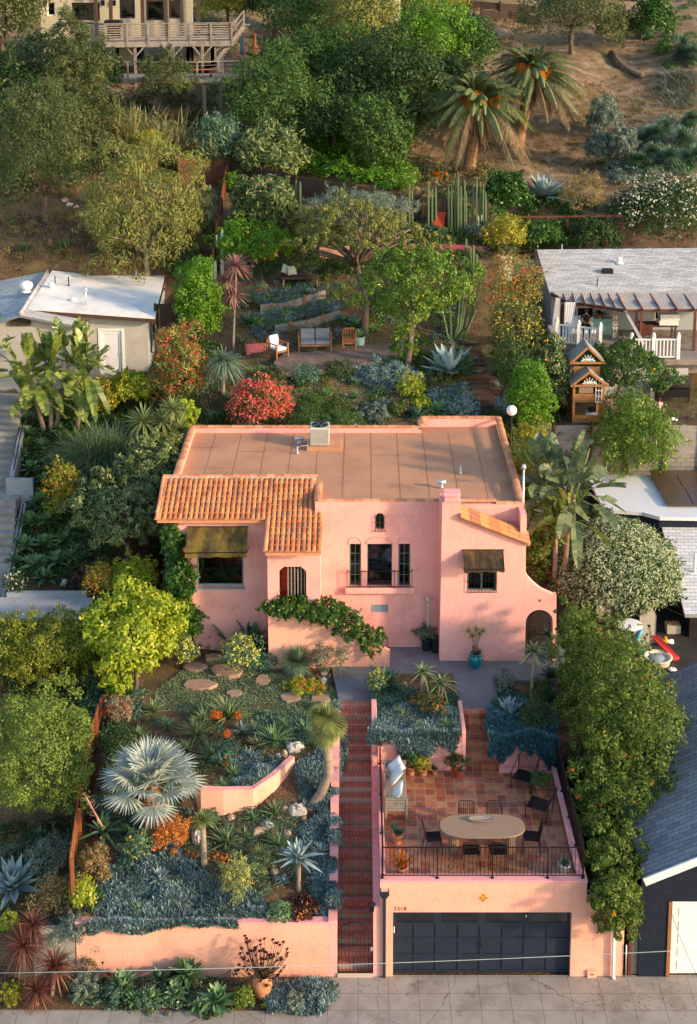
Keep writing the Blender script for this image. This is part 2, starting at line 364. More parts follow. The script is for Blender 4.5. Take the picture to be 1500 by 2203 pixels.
    w=t.n('TexWhiteNoise',{'Vector':t.n('CombineXYZ',{0:t.math('FLOOR',t.math('DIVIDE',s.outputs[0],.82)),1:t.math('FLOOR',t.math('DIVIDE',s.outputs[1],.62))}).outputs[0]})
    c=t.mix(t.math('MULTIPLY',w.outputs[0],.22),c.outputs[0],(.30,.27,.25))
    st=t.noise(p,.9,6,.7); c=t.mix(t.ramp(st,[(0,0,0),(.8,.8,.8)],[.58,.72]).outputs[0],c,(.12,.10,.095))
    fa=t.math('FRACT',t.math('DIVIDE',s.outputs[0],.82)); fb=t.math('FRACT',t.math('DIVIDE',t.math('ADD',s.outputs[1],.02),.62))
    m=t.math('MAXIMUM',t.math('LESS_THAN',fa,.022),t.math('LESS_THAN',fb,.03))
    v=t.n('TexVoronoi',{'Vector':t.n('VectorMath',{0:p,1:t.n('CombineXYZ',{0:t.math('MULTIPLY',t.noise(p,3,4),.5),1:t.math('MULTIPLY',t.noise(p,2.3,4),.5)}).outputs[0]},operation='ADD').outputs[0],'Scale':.26},feature='DISTANCE_TO_EDGE')
    cr=t.math('LESS_THAN',v.outputs[0],.0022); m=t.math('MAXIMUM',m,cr)
    c=t.mix(t.math('MULTIPLY',m,.6),c,(.07,.06,.055))
    M['sidewalk']=t.fin(t.pr(c,.9,0,t.bump(t.math('SUBTRACT',t.noise(p,40,3),t.math('MULTIPLY',m,2.0)),.4,.008),.2))
    t=NT('clapboard'); s=t.n('SeparateXYZ',{0:t.geo()}); fz=t.math('FRACT',t.math('DIVIDE',s.outputs[2],.16)); m=t.math('LESS_THAN',fz,.12)
    c=t.mix(t.math('MULTIPLY',m,.6),(.50,.46,.34),(.16,.13,.09)); M['clap']=t.fin(t.pr(c,.7,0,t.bump(fz,.6,.02),.3))
    t=NT('concrete_block'); br=t.n('TexBrick',{'Vector':t.n('CombineXYZ',{0:t.n('SeparateXYZ',{0:t.geo()}).outputs[0],1:t.n('SeparateXYZ',{0:t.geo()}).outputs[2]}).outputs[0],'Color1':(.24,.22,.21,1),'Color2':(.31,.28,.26,1),'Mortar':(.14,.13,.12,1),'Scale':1.0,'Mortar Size':.012,'Brick Width':.4,'Row Height':.2})
    M['block']=t.fin(t.pr(br.outputs[0],.9,0,t.bump(br.outputs[1],-.4,.01),.2))
    t=NT('corrugated'); s=t.n('SeparateXYZ',{0:t.geo()}); f=t.n('Math',{0:t.math('MULTIPLY',s.outputs[0],82.0)},operation='SINE').outputs[0]
    n=t.noise(t.geo(),1.4,5,.7,(1,.3,1)); c=t.ramp(n,[(.34,.31,.30),(.46,.41,.38),(.40,.27,.21)],[.35,.55,.8]); M['corr']=t.fin(t.pr(c,.5,0,t.bump(f,.8,.02),.4))
mk()
M['saltillo']=grid_tile('saltillo_floor',(.305,.305),[(.24,.065,.035),(.36,.10,.045),(.45,.15,.06),(.50,.22,.10),(.30,.075,.05)],(.30,.24,.22),.035,.38,'XY',(.1,.05))
M['tread']=grid_tile('stair_tread_tiles',(.30,.33),[(.34,.11,.075),(.42,.14,.085),(.37,.12,.085)],(.42,.32,.30),.03,.4,'XY',(.05,0))
M['riserg']=grid_tile('green_glazed_risers',(.105,5),[(.15,.27,.19),(.18,.30,.22),(.45,.16,.05),(.13,.23,.17)],(.48,.38,.33),.07,.3,'XY')
M['riserr']=grid_tile('red_glazed_risers',(.105,5),[(.36,.11,.07),(.42,.15,.09),(.33,.10,.065)],(.50,.38,.33),.08,.4,'XY')
M['shg']=shingle('grey_shingles',[(.16,.17,.185),(.20,.215,.235),(.25,.265,.285)],(.34,.17))
M['shl']=shingle('light_shingles',[(.36,.36,.37),(.48,.48,.49),(.56,.56,.56)],(.5,.17))
M['shw']=shingle('white_shingles',[(.52,.53,.56),(.62,.63,.66),(.68,.69,.72)],(.3,.2))
M['shb']=shingle('bluegrey_shingles',[(.30,.33,.36),(.38,.41,.44),(.45,.48,.50)],(.3,.17))
L=leafm
M['l_dark']=L('dark_leaf',[(.014,.034,.010),(.032,.070,.018),(.085,.13,.035)])
M['l_mid']=L('mid_leaf',[(.03,.07,.018),(.065,.13,.03),(.12,.19,.05)])
M['l_olive']=L('olive_leaf',[(.035,.055,.018),(.08,.105,.035),(.17,.19,.075)])
M['l_bright']=L('bright_leaf',[(.05,.12,.015),(.11,.24,.025),(.20,.34,.05)],.35)
M['l_lime']=L('lime_leaf',[(.10,.17,.02),(.24,.32,.035),(.42,.46,.07),(.55,.52,.10)],.35)
M['l_yel']=L('yellow_green_leaf',[(.10,.14,.02),(.22,.24,.035),(.36,.32,.06),(.42,.25,.04)],.35)
M['l_eucal']=L('willow_leaf',[(.06,.085,.025),(.13,.16,.05),(.24,.25,.08),(.45,.28,.04)],.3)
M['l_loq']=L('loquat_leaf',[(.03,.058,.022),(.07,.11,.035),(.18,.22,.09),(.44,.40,.20)],.15,.4)
M['l_vine']=L('trumpet_vine_leaf',[(.03,.065,.012),(.075,.125,.022),(.15,.20,.04),(.20,.20,.06)],.3)
M['l_ivy']=L('ivy_leaf',[(.02,.055,.012),(.045,.11,.02),(.09,.17,.035)],.25,.35)
M['l_hedge']=L('hedge_leaf',[(.06,.10,.015),(.15,.19,.025),(.26,.27,.05),(.33,.22,.09)],.3)
M['l_dry']=L('dry_leaf',[(.14,.10,.05),(.24,.18,.08),(.32,.24,.12)],.2)
M['l_grey']=L('grey_leaf',[(.08,.11,.09),(.15,.19,.15),(.24,.28,.23)],.15)
M['l_blue']=L('blue_succulent',[(.09,.11,.085),(.13,.20,.21),(.23,.32,.33),(.44,.49,.44)],.12,.5,.35,.9)
M['l_teal']=L('teal_succulent',[(.03,.08,.095),(.06,.145,.175),(.12,.24,.28)],.12,.5)
M['l_agblue']=L('blue_agave',[(.16,.23,.23),(.26,.34,.35),(.42,.50,.49)],.08,.45)
M['l_aggrn']=L('green_agave',[(.08,.16,.075),(.15,.25,.12),(.30,.37,.18)],.12,.4)
M['l_aloe']=L('aloe_leaf',[(.10,.15,.07),(.18,.24,.11),(.32,.34,.17)],.12,.4)
M['l_aloer']=L('reddish_aloe',[(.12,.15,.09),(.22,.20,.13),(.36,.20,.12)],.12,.4)
M['l_dkag']=L('dark_agave',[(.035,.075,.045),(.075,.14,.085),(.14,.22,.13)],.1,.35)
M['l_yucca']=L('yucca_leaf',[(.12,.17,.07),(.22,.26,.10),(.36,.36,.16)],.2,.45)
M['l_yuccab']=L('blue_yucca_leaf',[(.08,.14,.10),(.14,.21,.15),(.24,.30,.20)],.15,.45)
M['l_cord']=L('bronze_cordyline',[(.07,.025,.025),(.15,.06,.045),(.30,.15,.09)],.2,.4)
M['l_purp']=L('purple_cordyline',[(.15,.075,.08),(.28,.15,.14),(.46,.30,.24)],.2,.4)
M['l_fan']=L('silver_fan_palm',[(.22,.26,.24),(.36,.41,.38),(.56,.58,.48)],.2,.5)
M['l_palm']=L('date_palm_leaf',[(.05,.075,.03),(.11,.14,.05),(.23,.23,.09)],.2,.45)
M['l_palmdry']=L('dead_fronds',[(.10,.065,.04),(.18,.12,.075),(.28,.19,.12)],.15)
M['l_ban']=L('banana_leaf',[(.06,.10,.03),(.12,.18,.045),(.24,.27,.07),(.45,.38,.14)],.3,.35,.5,.6)
M['l_ban2']=L('dull_banana_leaf',[(.05,.09,.05),(.10,.15,.08),(.20,.22,.12),(.32,.25,.14)],.3,.4,.4,.8)
M['l_grass']=L('grass_blade',[(.05,.09,.04),(.11,.17,.08),(.22,.27,.14)],.3)
M['l_reed']=L('reed_leaf',[(.14,.16,.06),(.28,.27,.12),(.48,.40,.21)],.3)
M['l_lawn']=L('lawn_blade',[(.13,.18,.10),(.20,.26,.15),(.28,.33,.21)],.25)
M['l_spurge']=L('spurge_leaf',[(.05,.11,.08),(.09,.17,.12),(.15,.24,.15)],.2)
M['f_mag']=L('magenta_flower',[(.50,.05,.10),(.75,.10,.14),(.85,.24,.12),(.85,.30,.30)],.35)
M['f_orange']=L('orange_flower',[(.60,.10,.01),(.80,.20,.02),(.85,.35,.05)],.3)
M['f_red']=L('red_flower',[(.45,.06,.02),(.65,.11,.05),(.6,.20,.09)],.3)
M['f_white']=L('white_flower',[(.62,.62,.50),(.8,.8,.72),(.86,.84,.70)],.3)
M['f_yel']=L('yellow_flower',[(.50,.40,.04),(.70,.55,.10),(.75,.62,.25)],.3)
M['f_lime']=L('spurge_flower',[(.38,.42,.05),(.55,.56,.10),(.66,.62,.22)],.3)
M['f_org2']=L('orange_succulent',[(.42,.13,.02),(.62,.22,.05),(.70,.32,.10)],.2)
M['f_dates']=L('date_stalks',[(.50,.16,.01),(.68,.25,.02),(.75,.33,.05)],.2)
M['f_aeon']=L('black_aeonium',[(.02,.010,.010),(.05,.018,.014),(.11,.035,.02)],.1,.35)
M['f_fruit']=pbr('orange_fruit',(.75,.30,.01),.4,0,.1,5,.1)
M['darkpatio']=pbr('dark_patio',(.045,.042,.04),.85,0,.3,1.5,.4,30,.006,.25)
M['l_citrus']=L('citrus_leaf',[(.04,.09,.015),(.11,.20,.03),(.26,.34,.06)],.3,.35)
M['deckw']=pbr('deck_planks',(.20,.14,.115),.8,0,.4,3,.5,30,.006,.2,(.30,.24,.20),(3,3,1))
M['f_jas']=L('jasmine_flower',[(.50,.55,.33),(.66,.69,.50),(.80,.80,.68)],.3)
def nz(v): return v/np.maximum(np.linalg.norm(v,axis=-1,keepdims=True),1e-9)
def leaves(c,n,L,W,droop=0.0,seed=0,cup=.0):
    r=np.random.default_rng(seed); N=len(c); t=r.normal(size=(N,3)); t[:,2]-=droop; d=nz(t-n*(t*n).sum(1,keepdims=True)*.7)
    s=nz(np.cross(d,n)); L=np.broadcast_to(L,(N,))*r.uniform(.6,1.4,N); W=np.broadcast_to(W,(N,))*r.uniform(.75,1.2,N)
    L=L[:,None];W=W[:,None]
    a=c-d*L*.5; b=c+s*W*.5+n*W*cup; e=c+d*L*.5; f=c-s*W*.5+n*W*cup
    V=np.stack([a,b,e,f],1).reshape(-1,3); Q=np.arange(N*4).reshape(N,4); return V,Q
def lumps(p,a,b,c,n,seed,low=-.35,rc=.33):
    """clump centres over an uneven ellipsoid"""
    r=np.random.default_rng(seed); out=[]
    i=np.arange(n)+.5; z=1-(1-low)*i/n; ph=i*2.39996+r.uniform(0,6); q=np.sqrt(np.clip(1-z*z,0,1))
    u=np.stack([q*np.cos(ph),q*np.sin(ph),z],1); kk=np.random.default_rng(seed+77).uniform(0,6.28,6); wob=.16*np.sin(2*ph+kk[0]+2*z)+.12*np.sin(5*ph+kk[1]-3*z)+.10*np.sin(4*z+kk[2]); k=(r.uniform(.9,1.05,n) if n>400 else r.uniform(.72,1.10,n)+wob*.9)[:,None]
    cen=np.asarray(p)+u*k*np.array([a,b,c])*(1-rc*.55)
    rad=rc*min(a,b,c if c>.5*a else .5*a)*r.uniform(.5,1.45,n)
    return cen,rad,u
def crown(p,a,b,c,N,L,W,seed,clumps=40,low=-.35,rc=.36,droop=.3,cup=.1,fill=.18,up=.35):
    r=np.random.default_rng(seed); cen,rad,u=lumps(p,a,b,c,clumps,seed,low,rc)
    w=rad**2; w/=w.sum(); k=r.choice(len(cen),N,p=w); v=nz(r.normal(size=(N,3))); v=nz(v+u[k]*.55+np.array([0,0,.25]))
    rr=rad[k]*(r.uniform(.55,1.05,N))
    pos=cen[k]+v*rr[:,None]; nf=int(N*fill)
    if nf:
        g=nz(r.normal(size=(nf,3))); g[:,2]=np.where(g[:,2]<low,-g[:,2],g[:,2]); pos[:nf]=np.asarray(p)+g*np.array([a,b,c])*r.uniform(.5,.8,nf)[:,None]; v[:nf]=g
    ns=int(N*.07); si=r.integers(0,len(cen),max(2,clumps//2)); sj=r.integers(0,len(si),ns); tt=r.uniform(.7,1.0+.5*r.uniform(.3,1,len(si))[sj]); sd=nz(u[si]+r.normal(size=(len(si),3))*.35+np.array([0,0,.15]))
    pos[nf:nf+ns]=cen[si][sj]+sd[sj]*(rad[si][sj]*tt)[:,None]*1.25+r.normal(0,.25*L,(ns,3))
    nr=nz(v*1.0+r.normal(size=(N,3))*.42+np.array([0,0,up*.8]))
    return leaves(pos,nr,L,W,droop,seed+1,cup),(cen,rad)
def wprof(kind,t):
    if kind=='agave': return np.sin(PI*np.clip(t*.86+.14,0,1))**.7*(1-t**5)+.02
    if kind=='aloe': return (1-t)**.75*.9+.05
    if kind=='strap': return np.minimum(1,t*6+.5)*(1-t**4)
    if kind=='paddle': return np.where(t<.38,.10,np.sin(PI*np.clip((t-.36)/.64,0,1))**.55)+.02
    if kind=='finger': return np.where(t<.8,1,.6)
    if kind=='att': return np.sin(PI*np.clip(t*.8+.18,0,1))**.9*(1-t**6)+.03
    return 1-t
def blades(base,az,el,L,W,curve,kind='aloe',nseg=5,fold=.22,upc=0.0):
    """curved tapering leaves; arrays of n"""
    n=len(az); base=np.broadcast_to(base,(n,3)); L=np.broadcast_to(L,(n,))[:,None];W=np.broadcast_to(W,(n,))[:,None];cu=np.broadcast_to(curve,(n,))[:,None]
    d=np.stack([np.cos(el)*np.cos(az),np.cos(el)*np.sin(az),np.sin(el)],1); s=np.stack([-np.sin(az),np.cos(az),0*az],1)
    nr=np.stack([-np.sin(el)*np.cos(az),-np.sin(el)*np.sin(az),np.cos(el)],1); cols=3 if fold>0 else 2
    V=np.zeros((n,nseg+1,cols,3))
    for j in range(nseg+1):
        t=j/nseg; p=base+d*L*t-np.array([0,0,1.])*cu*L*t*t+nr*L*upc*t*t; w=W*float(wprof(kind,np.float64(t)))*.5
        V[:,j,0]=p-s*w; V[:,j,-1]=p+s*w
        if cols==3: V[:,j,1]=p-nr*w*fold*2
    idx=np.arange(n*(nseg+1)*cols).reshape(n,nseg+1,cols); Q=[]
    for c_ in range(cols-1):
        Q.append(np.stack([idx[:,:-1,c_],idx[:,:-1,c_+1],idx[:,1:,c_+1],idx[:,1:,c_]],-1).reshape(-1,4))
    return V.reshape(-1,3),np.concatenate(Q)
def join(parts):
    V=[];Q=[];o=0
    for v,q in parts: V.append(v);Q.append(q+o);o+=len(v)
    return np.concatenate(V),np.concatenate(Q)
def rosette(c,Rr,n,kind,W,elmin,elmax,curve,seed,nseg=5,fold=.22,jit=.15,upc=0.,pw=1.0):
    r=np.random.default_rng(seed); i=np.arange(n); f=(i+.5)/n
    az=i*2.39996+r.normal(0,jit,n); el=elmin+(elmax-elmin)*(1-f)**pw+r.normal(0,jit*.5,n)
    Ls=Rr*(.62+.38*f)*r.uniform(.88,1.1,n)
    return blades(np.asarray(c,float),az,el,Ls,W*r.uniform(.85,1.15,n),curve*r.uniform(.6,1.3,n),kind,nseg,fold,upc)
def grassball(c,Rr,n,W,curve,seed,elmin=.2,elmax=1.5,spread=.12):
    r=np.random.default_rng(seed); az=r.uniform(0,2*PI,n); el=np.arcsin(r.uniform(math.sin(elmin),math.sin(elmax),n))
    b=np.asarray(c,float)+np.stack([r.normal(0,spread*Rr,n),r.normal(0,spread*Rr,n),0*az],1)
    return blades(b,az,el,Rr*r.uniform(.6,1.15,n),W,curve*r.uniform(.5,1.4,n),'strap',5,0)
def fulldisc(c,Rr,n,W,seed,elmin=-1.1,curve=.1):
    """spherical spiky head (yucca rostrata)"""
    r=np.random.default_rng(seed); i=np.arange(n)+.5; z=np.sin(elmin)+(1-np.sin(elmin))*(1-i/n); el=np.arcsin(np.clip(z,-1,1))
    return blades(np.asarray(c,float),i*2.39996,el,Rr*r.uniform(.85,1.08,n),W,curve,'strap',3,0)
PROTO={}
def proto(key):
    if key in PROTO: return PROTO[key]
    k=key[0]; s=len(k)*17+key[1]*13
    T={'agave':lambda:rosette((0,0,.05),1.05,34,'agave',.24,.15,1.45,.08,s,6,.28),
       'att':lambda:rosette((0,0,.22),.95,30,'att',.30,.0,1.35,.12,s,5,.2,pw=1.1),
       'aloe':lambda:rosette((0,0,.05),1.1,30,'aloe',.15,.12,1.4,.05,s,5,.35,.25),
       'thin':lambda:rosette((0,0,.05),1.1,60,'aloe',.07,.1,1.45,.12,s,4,.3,.3),
       'broad':lambda:rosette((0,0,.08),1.0,26,'agave',.34,.1,1.3,.0,s,5,.3),
       'spiky':lambda:fulldisc((0,0,.3),.95,150,.05,s,-.3,.05),
       'aeon':lambda:rosette((0,0,.1),.9,34,'broad' if 0 else 'att',.34,.2,1.4,-.05,s,3,.2)}
    V,Q=T[k](); PROTO[key]=(V,Q); return PROTO[key]
PM={}
def rosette_at(kind,mat,base,Rm,name,label,cat,group=None,hs=1.0,tilt=0):
    var=rnd.randrange(3); key=(kind,mat,var)
    if key not in PM:
        V,Q=proto((kind,var)); o=mesh_np(name,V,Q,M[mat],smooth=False); PM[key]=o
    else:
        o=PM[key].copy(); COL.objects.link(o)
        for q in ('group',):
            if q in o: del o[q]
    o.name=name; o.location=base; o.scale=(Rm,Rm,Rm*hs); o.rotation_euler=(tilt*rnd.uniform(-1,1),tilt*rnd.uniform(-1,1),rnd.uniform(0,6.28))
    return tag(o,label,cat,group)
USED=set(); LM=[]
def lm(name,x,y): LM.append((name,x,y))
def where(desc,x,y):
    c=sorted(LM,key=lambda q:math.hypot(q[1]-x,q[2]-y))
    def d(q):
        dx,dy=x-q[1],y-q[2]
        if abs(dx)>1.3*abs(dy): return ('right of ' if dx>0 else 'left of ')+q[0]
        return ('in front of ' if dy>0 else 'behind ')+q[0]
    for i in range(10):
        t=f'{desc} {d(c[i])}'
        if t not in USED: USED.add(t); return t
    for i in range(6):
        for j in range(i+1,8):
            t=f'{desc} {d(c[i])} and {d(c[j])}'
            if t not in USED and len(t.split())<=16: USED.add(t); return t
    return desc
def limbs(root,base,tgts,r0,mat,fork=None,seed=0,name='trunk'):
    r=random.Random(seed); m=MB(); b=Vector(base); f=Vector(fork) if fork is not None else b.lerp(Vector(tgts[0]),.4)
    mid=b.lerp(f,.5)+Vector((r.uniform(-.12,.12),r.uniform(-.12,.12),0))*(f-b).length*.8
    m.tube([b-Vector((0,0,.3)),b,mid,f],[r0*1.35,r0*1.15,r0*.92,r0*.85],9)
    for t in tgts:
        t=Vector(t); q=f.lerp(t,.5)+Vector((r.uniform(-.2,.2),r.uniform(-.2,.2),r.uniform(.0,.25)))*(t-f).length*.5
        rr=r0*r.uniform(.4,.6); m.tube([f,f.lerp(q,.5)+Vector((0,0,.05)),q,t],[rr*1.2,rr,rr*.7,rr*.25],6)
    return m.build(name,mat,root)
def tree(bb,label,cat='tree',mat='l_mid',N=9000,L=.13,W=.07,clumps=45,lift=1.2,Y=None,seed=None,low=-.35,rc=.36,droop=.3,bark='bark',r0=.12,group=None,name='tree',fork=.45,flowers=None,fruit=0,extra=None,fill=.18,trunkpx=None,nl=7,up=.35,depth=None):
    seed=seed if seed is not None else int(bb[0]*3+bb[1]*7)%9973
    p,a,b,c=fit(*bb,lift=lift,Y=Y)
    if depth: b=depth
    if trunkpx: base=G(*trunkpx)
    else: base=np.array([p[0],p[1],float(ground(p[0],p[1]))])
    root=thing(name,label,cat,base,group); lm(LMN(label),(bb[0]+bb[2])/2,(bb[1]+bb[3])/2) if False else None
    parts=[]; (v,q),(cen,rad)=crown(p,a,b,c,N,L,W,seed,clumps,low,rc,droop,fill=fill,up=up); parts.append((v,q))
    for e in (extra or []):
        pe,ae,be,ce=fit(*e[:4],Y=p[1]+(e[5] if len(e)>5 else 0)); (v2,q2),(c2,r2)=crown(pe,ae,be,ce,e[4],L,W,seed+5,max(8,int(clumps*e[4]/N)),low,rc,droop,fill=fill,up=up); parts.append((v2,q2)); cen=np.concatenate([cen,c2]); rad=np.concatenate([rad,r2])
    V,Q=join(parts); mesh_np('crown' if lift>.3 else 'foliage',V,Q,M[mat],root)
    rr=random.Random(seed)
    if lift>.3 or trunkpx:
        tg=[tuple(cen[rr.randrange(len(cen))]) for _ in range(nl)]+[tuple(p)]
        fk=base+(p-base)*fork if trunkpx else np.array([p[0],p[1],base[2]+lift+.25*c])
        limbs(root,base,tg,r0,M[bark],fk,seed)
    if flowers:
        mt,nf,sz=flowers; g=np.random.default_rng(seed+9); k=g.integers(0,len(cen),nf); v=nz(g.normal(size=(nf,3))+np.array([0,-.5,.7])); pos=cen[k]+v*(rad[k]*1.08)[:,None]
        V,Q=leaves(np.repeat(pos,3,0)+g.normal(0,sz*.35,(nf*3,3)),nz(np.repeat(v,3,0)+g.normal(0,.5,(nf*3,3))),sz,sz*.8,0,seed); mesh_np('flowers',V,Q,M[mt],root)
    if fruit:
        m=MB();
        for _ in range(fruit):
            k=rr.randrange(len(cen)); v=Vector((rr.uniform(-1,1),rr.uniform(-1,0),rr.uniform(-.5,.7))).normalized()*rad[k]*1.05; m.lathe(Vector(cen[k])+v,[(.0,-.045),(.04,-.03),(.05,0),(.04,.03),(.0,.045)],6,cap=False)
        m.build('fruit',M['f_fruit'],root)
    return root
def shrub(bb,label,cat='shrub',mat='l_mid',N=2500,L=.10,W=.055,clumps=22,**k):
    k.setdefault('lift',0.0); k.setdefault('name','shrub'); return tree(bb,label,cat,mat,N,L,W,clumps,**k)
def headtree(heads,basepx,label,cat,mat,name,W=.035,n=130,curve=.35,elmin=-.6,r0=.07,bark='palebark',group=None,lean=None,kind='thin',Y=None):
    """dracaena / yucca / cordyline : spiky heads (px,py,rpx) on a trunk rooted at basepx"""
    base=G(*basepx) if Y is None else atY(*basepx,Y); root=thing(name,label,cat,base,group); m=MB(); s=S(base); b=Vector(base)
    hp=[]
    for i,(hx,hy,hr) in enumerate(heads):
        Yh=base[1]+(0 if lean is None else lean)+rnd.uniform(-.15,.15)*(len(heads)>1); p=atY(hx,hy,Yh); hp.append((p,hr/S(p)))
    top=min(hp,key=lambda q:-q[0][2]); fk=b.lerp(Vector(top[0]),.45) if len(hp)>1 else None
    for i,(p,r) in enumerate(hp):
        P=Vector(p)
        if fk is None: m.tube([b-Vector((0,0,.2)),b,b.lerp(P,.45)+Vector((0,0,.0)),P],[r0*1.3,r0*1.15,r0,r0*.9],9)
        else:
            if i==0: m.tube([b-Vector((0,0,.2)),b,fk],[r0*1.3,r0*1.1,r0],9)
            m.tube([fk,fk.lerp(P,.5)+Vector((P.x-fk.x,0,0))*.15,P],[r0*.95,r0*.75,r0*.7],8)
    m.build('trunk',M[bark],root)
    for i,(p,r) in enumerate(hp):
        if kind=='disc': V,Q=fulldisc(p,r,n*2,W,i+7,-1.2,.08)
        else:
            g=np.random.default_rng(i+int(p[2]*9)); k=np.arange(n); el=np.arcsin(np.clip(np.sin(elmin)+(1-np.sin(elmin))*(1-(k+.5)/n),-1,1))
            V,Q=blades(np.asarray(p),k*2.39996+g.normal(0,.2,n),el,r*g.uniform(.8,1.12,n),W*g.uniform(.8,1.2,n),curve*g.uniform(.5,1.3,n),'aloe' if kind=='aloe' else 'strap',5,.2)
        mesh_np('leaf_head',V,Q,M[mat],root)
    return root
def polymask(poly,n,seed):
    r=np.random.default_rng(seed); P=np.array(poly,float); lo,hi=P.min(0),P.max(0); out=[]
    while sum(len(o) for o in out)<n:
        q=r.uniform(lo,hi,(n*2,2)); x,y=q[:,0],q[:,1]; ins=np.zeros(len(q),bool)
        for i in range(len(P)):
            x1,y1=P[i];x2,y2=P[(i+1)%len(P)]
            c=((y1>y)!=(y2>y))&(x<(x2-x1)*(y-y1)/((y2-y1) if y2!=y1 else 1e-9)+x1); ins^=c
        out.append(q[ins])
    return np.concatenate(out)[:n]
def matcover(poly,n,name,label,cat,mat,L=.12,W=.035,per=6,seed=1,kind='finger',hump=.12,el=(.35,1.3),pts=None,curve=-.05,tagk='stuff',nrm=None,nseg=2):
    r=np.random.default_rng(seed)
    if pts is None:
        q=polymask(poly,n,seed); p=onG(q[:,0],q[:,1]);
    else: p=pts
    hz=np.sin(p[:,0]*4.1+seed)*np.sin(p[:,1]*3.7+seed*2)*.5+.5; p=p+np.stack([0*hz,0*hz,hump*hz],1)
    p=np.repeat(p,per,0)+r.normal(0,L*.30,(len(p)*per,3))*np.array([1,1,.3]); N=len(p)
    V,Q=blades(p,r.uniform(0,2*PI,N),r.uniform(el[0],el[1],N),L*r.uniform(.6,1.2,N),W,curve,kind,nseg,0)
    o=mesh_np(name,V,Q,M[mat],loc=p.mean(0)); tag(o,label,cat,None,tagk); return o
def carpet(poly,n,name,label,cat,mat,L=.08,W=.05,seed=1,hump=.3,tagk='stuff',hz=None):
    """leafy creeping cover"""
    r=np.random.default_rng(seed); q=polymask(poly,n,seed); p=onG(q[:,0],q[:,1]); h=np.sin(p[:,0]*1.9+seed)*np.sin(p[:,1]*2.3+seed)*.5+.5+.3*np.sin(p[:,0]*6)*np.sin(p[:,1]*5)
    p=p+np.stack([0*h,0*h,hump*np.clip(h,0,2)+r.uniform(0,hump*.35,n)],1)
    V,Q=leaves(p,nz(r.normal(size=(n,3))*.6+np.array([0,-.2,.9])),L,W,.3,seed,.1)
    o=mesh_np(name,V,Q,M[mat],loc=p.mean(0)); return tag(o,label,cat,None,tagk)
def column_cactus(cols,label,name='cactus',mat='cactus',group=None,arms=None,cat='cactus',r=.07):
    base=G(cols[0][0],cols[0][2]); root=thing(name,label,cat,base,group)
    for (x,y0,y1) in cols:
        b=G(x,y1) if len(cols)>1 else base; top=atY(x,y0,b[1]); m=MB(); ribs=8; pr=[]
        n=16; H=top[2]-b[2]; vs=[];fs=[]; zz=[0,.3,.6,.85,.96,1.0]; rr=[.9,1,1,.95,.6,.05]
        for zf,rf in zip(zz,rr):
            for k in range(n):
                t=2*PI*k/n; q=r*rf*(1 if k%2 else .74); vs.append((b[0]+(top[0]-b[0])*zf+q*math.cos(t),b[1]+q*math.sin(t),b[2]-.1+(H+.1)*zf))
        for i in range(len(zz)-1):
            for k in range(n): k2=(k+1)%n; fs.append((i*n+k,i*n+k2,(i+1)*n+k2,(i+1)*n+k))
        m.add(vs,fs); m.build('stem',M[mat],root)
    for (x0,y0,x1,y1,x2,y2) in (arms or []):
        a=[Vector(atY(x,y,base[1])) for x,y in ((x0,y0),(x1,y1),(x2,y2))]; MB().tube(a,[r*.7,r*.75,r*.5],9).build('arm',M[mat],root)
    return root
def pot(root_or_none,p,r,h,mat,label=None,cat='pot',flare=.75,name='pot',parent=None):
    m=MB(); m.lathe(p,[(r*flare,0),(r*(flare+.12),h*.4),(r*.97,h*.82),(r*1.08,h*.84),(r*1.08,h),(r*.95,h),(r*.9,h*.88),(0,h*.86)],20,cap=False)
    o=m.build(name,M[mat],parent,loc=p if parent is None else None)
    return o
def mounds(poly,n,name,label,mats,R0=(.2,.5),L=.09,W=.04,per=120,seed=1,sq=.8):
    for mi,mt in enumerate(mats):
        r=np.random.default_rng(seed*31+mi); q=polymask(poly,max(2,n//len(mats)),seed*31+mi); p=onG(q[:,0],q[:,1]); m=len(p); rad=r.uniform(R0[0],R0[1],m)
        k=np.repeat(np.arange(m),per); u=nz(r.normal(size=(len(k),3))); u[:,2]=np.abs(u[:,2]); rr=rad[k]*r.uniform(.75,1.05,len(k))
        pos=p[k]+u*rr[:,None]*np.array([1,1,sq]); V,Q=leaves(pos,nz(u+r.normal(size=u.shape)*.5),L*(.7+.6*rad[k]/R0[1]),W*(.7+.6*rad[k]/R0[1]),-.4,seed,.1)
        tag(mesh_np(name,V,Q,M[mt],loc=p.mean(0)),label[mi] if isinstance(label,list) else label,'ground cover',None,'stuff')
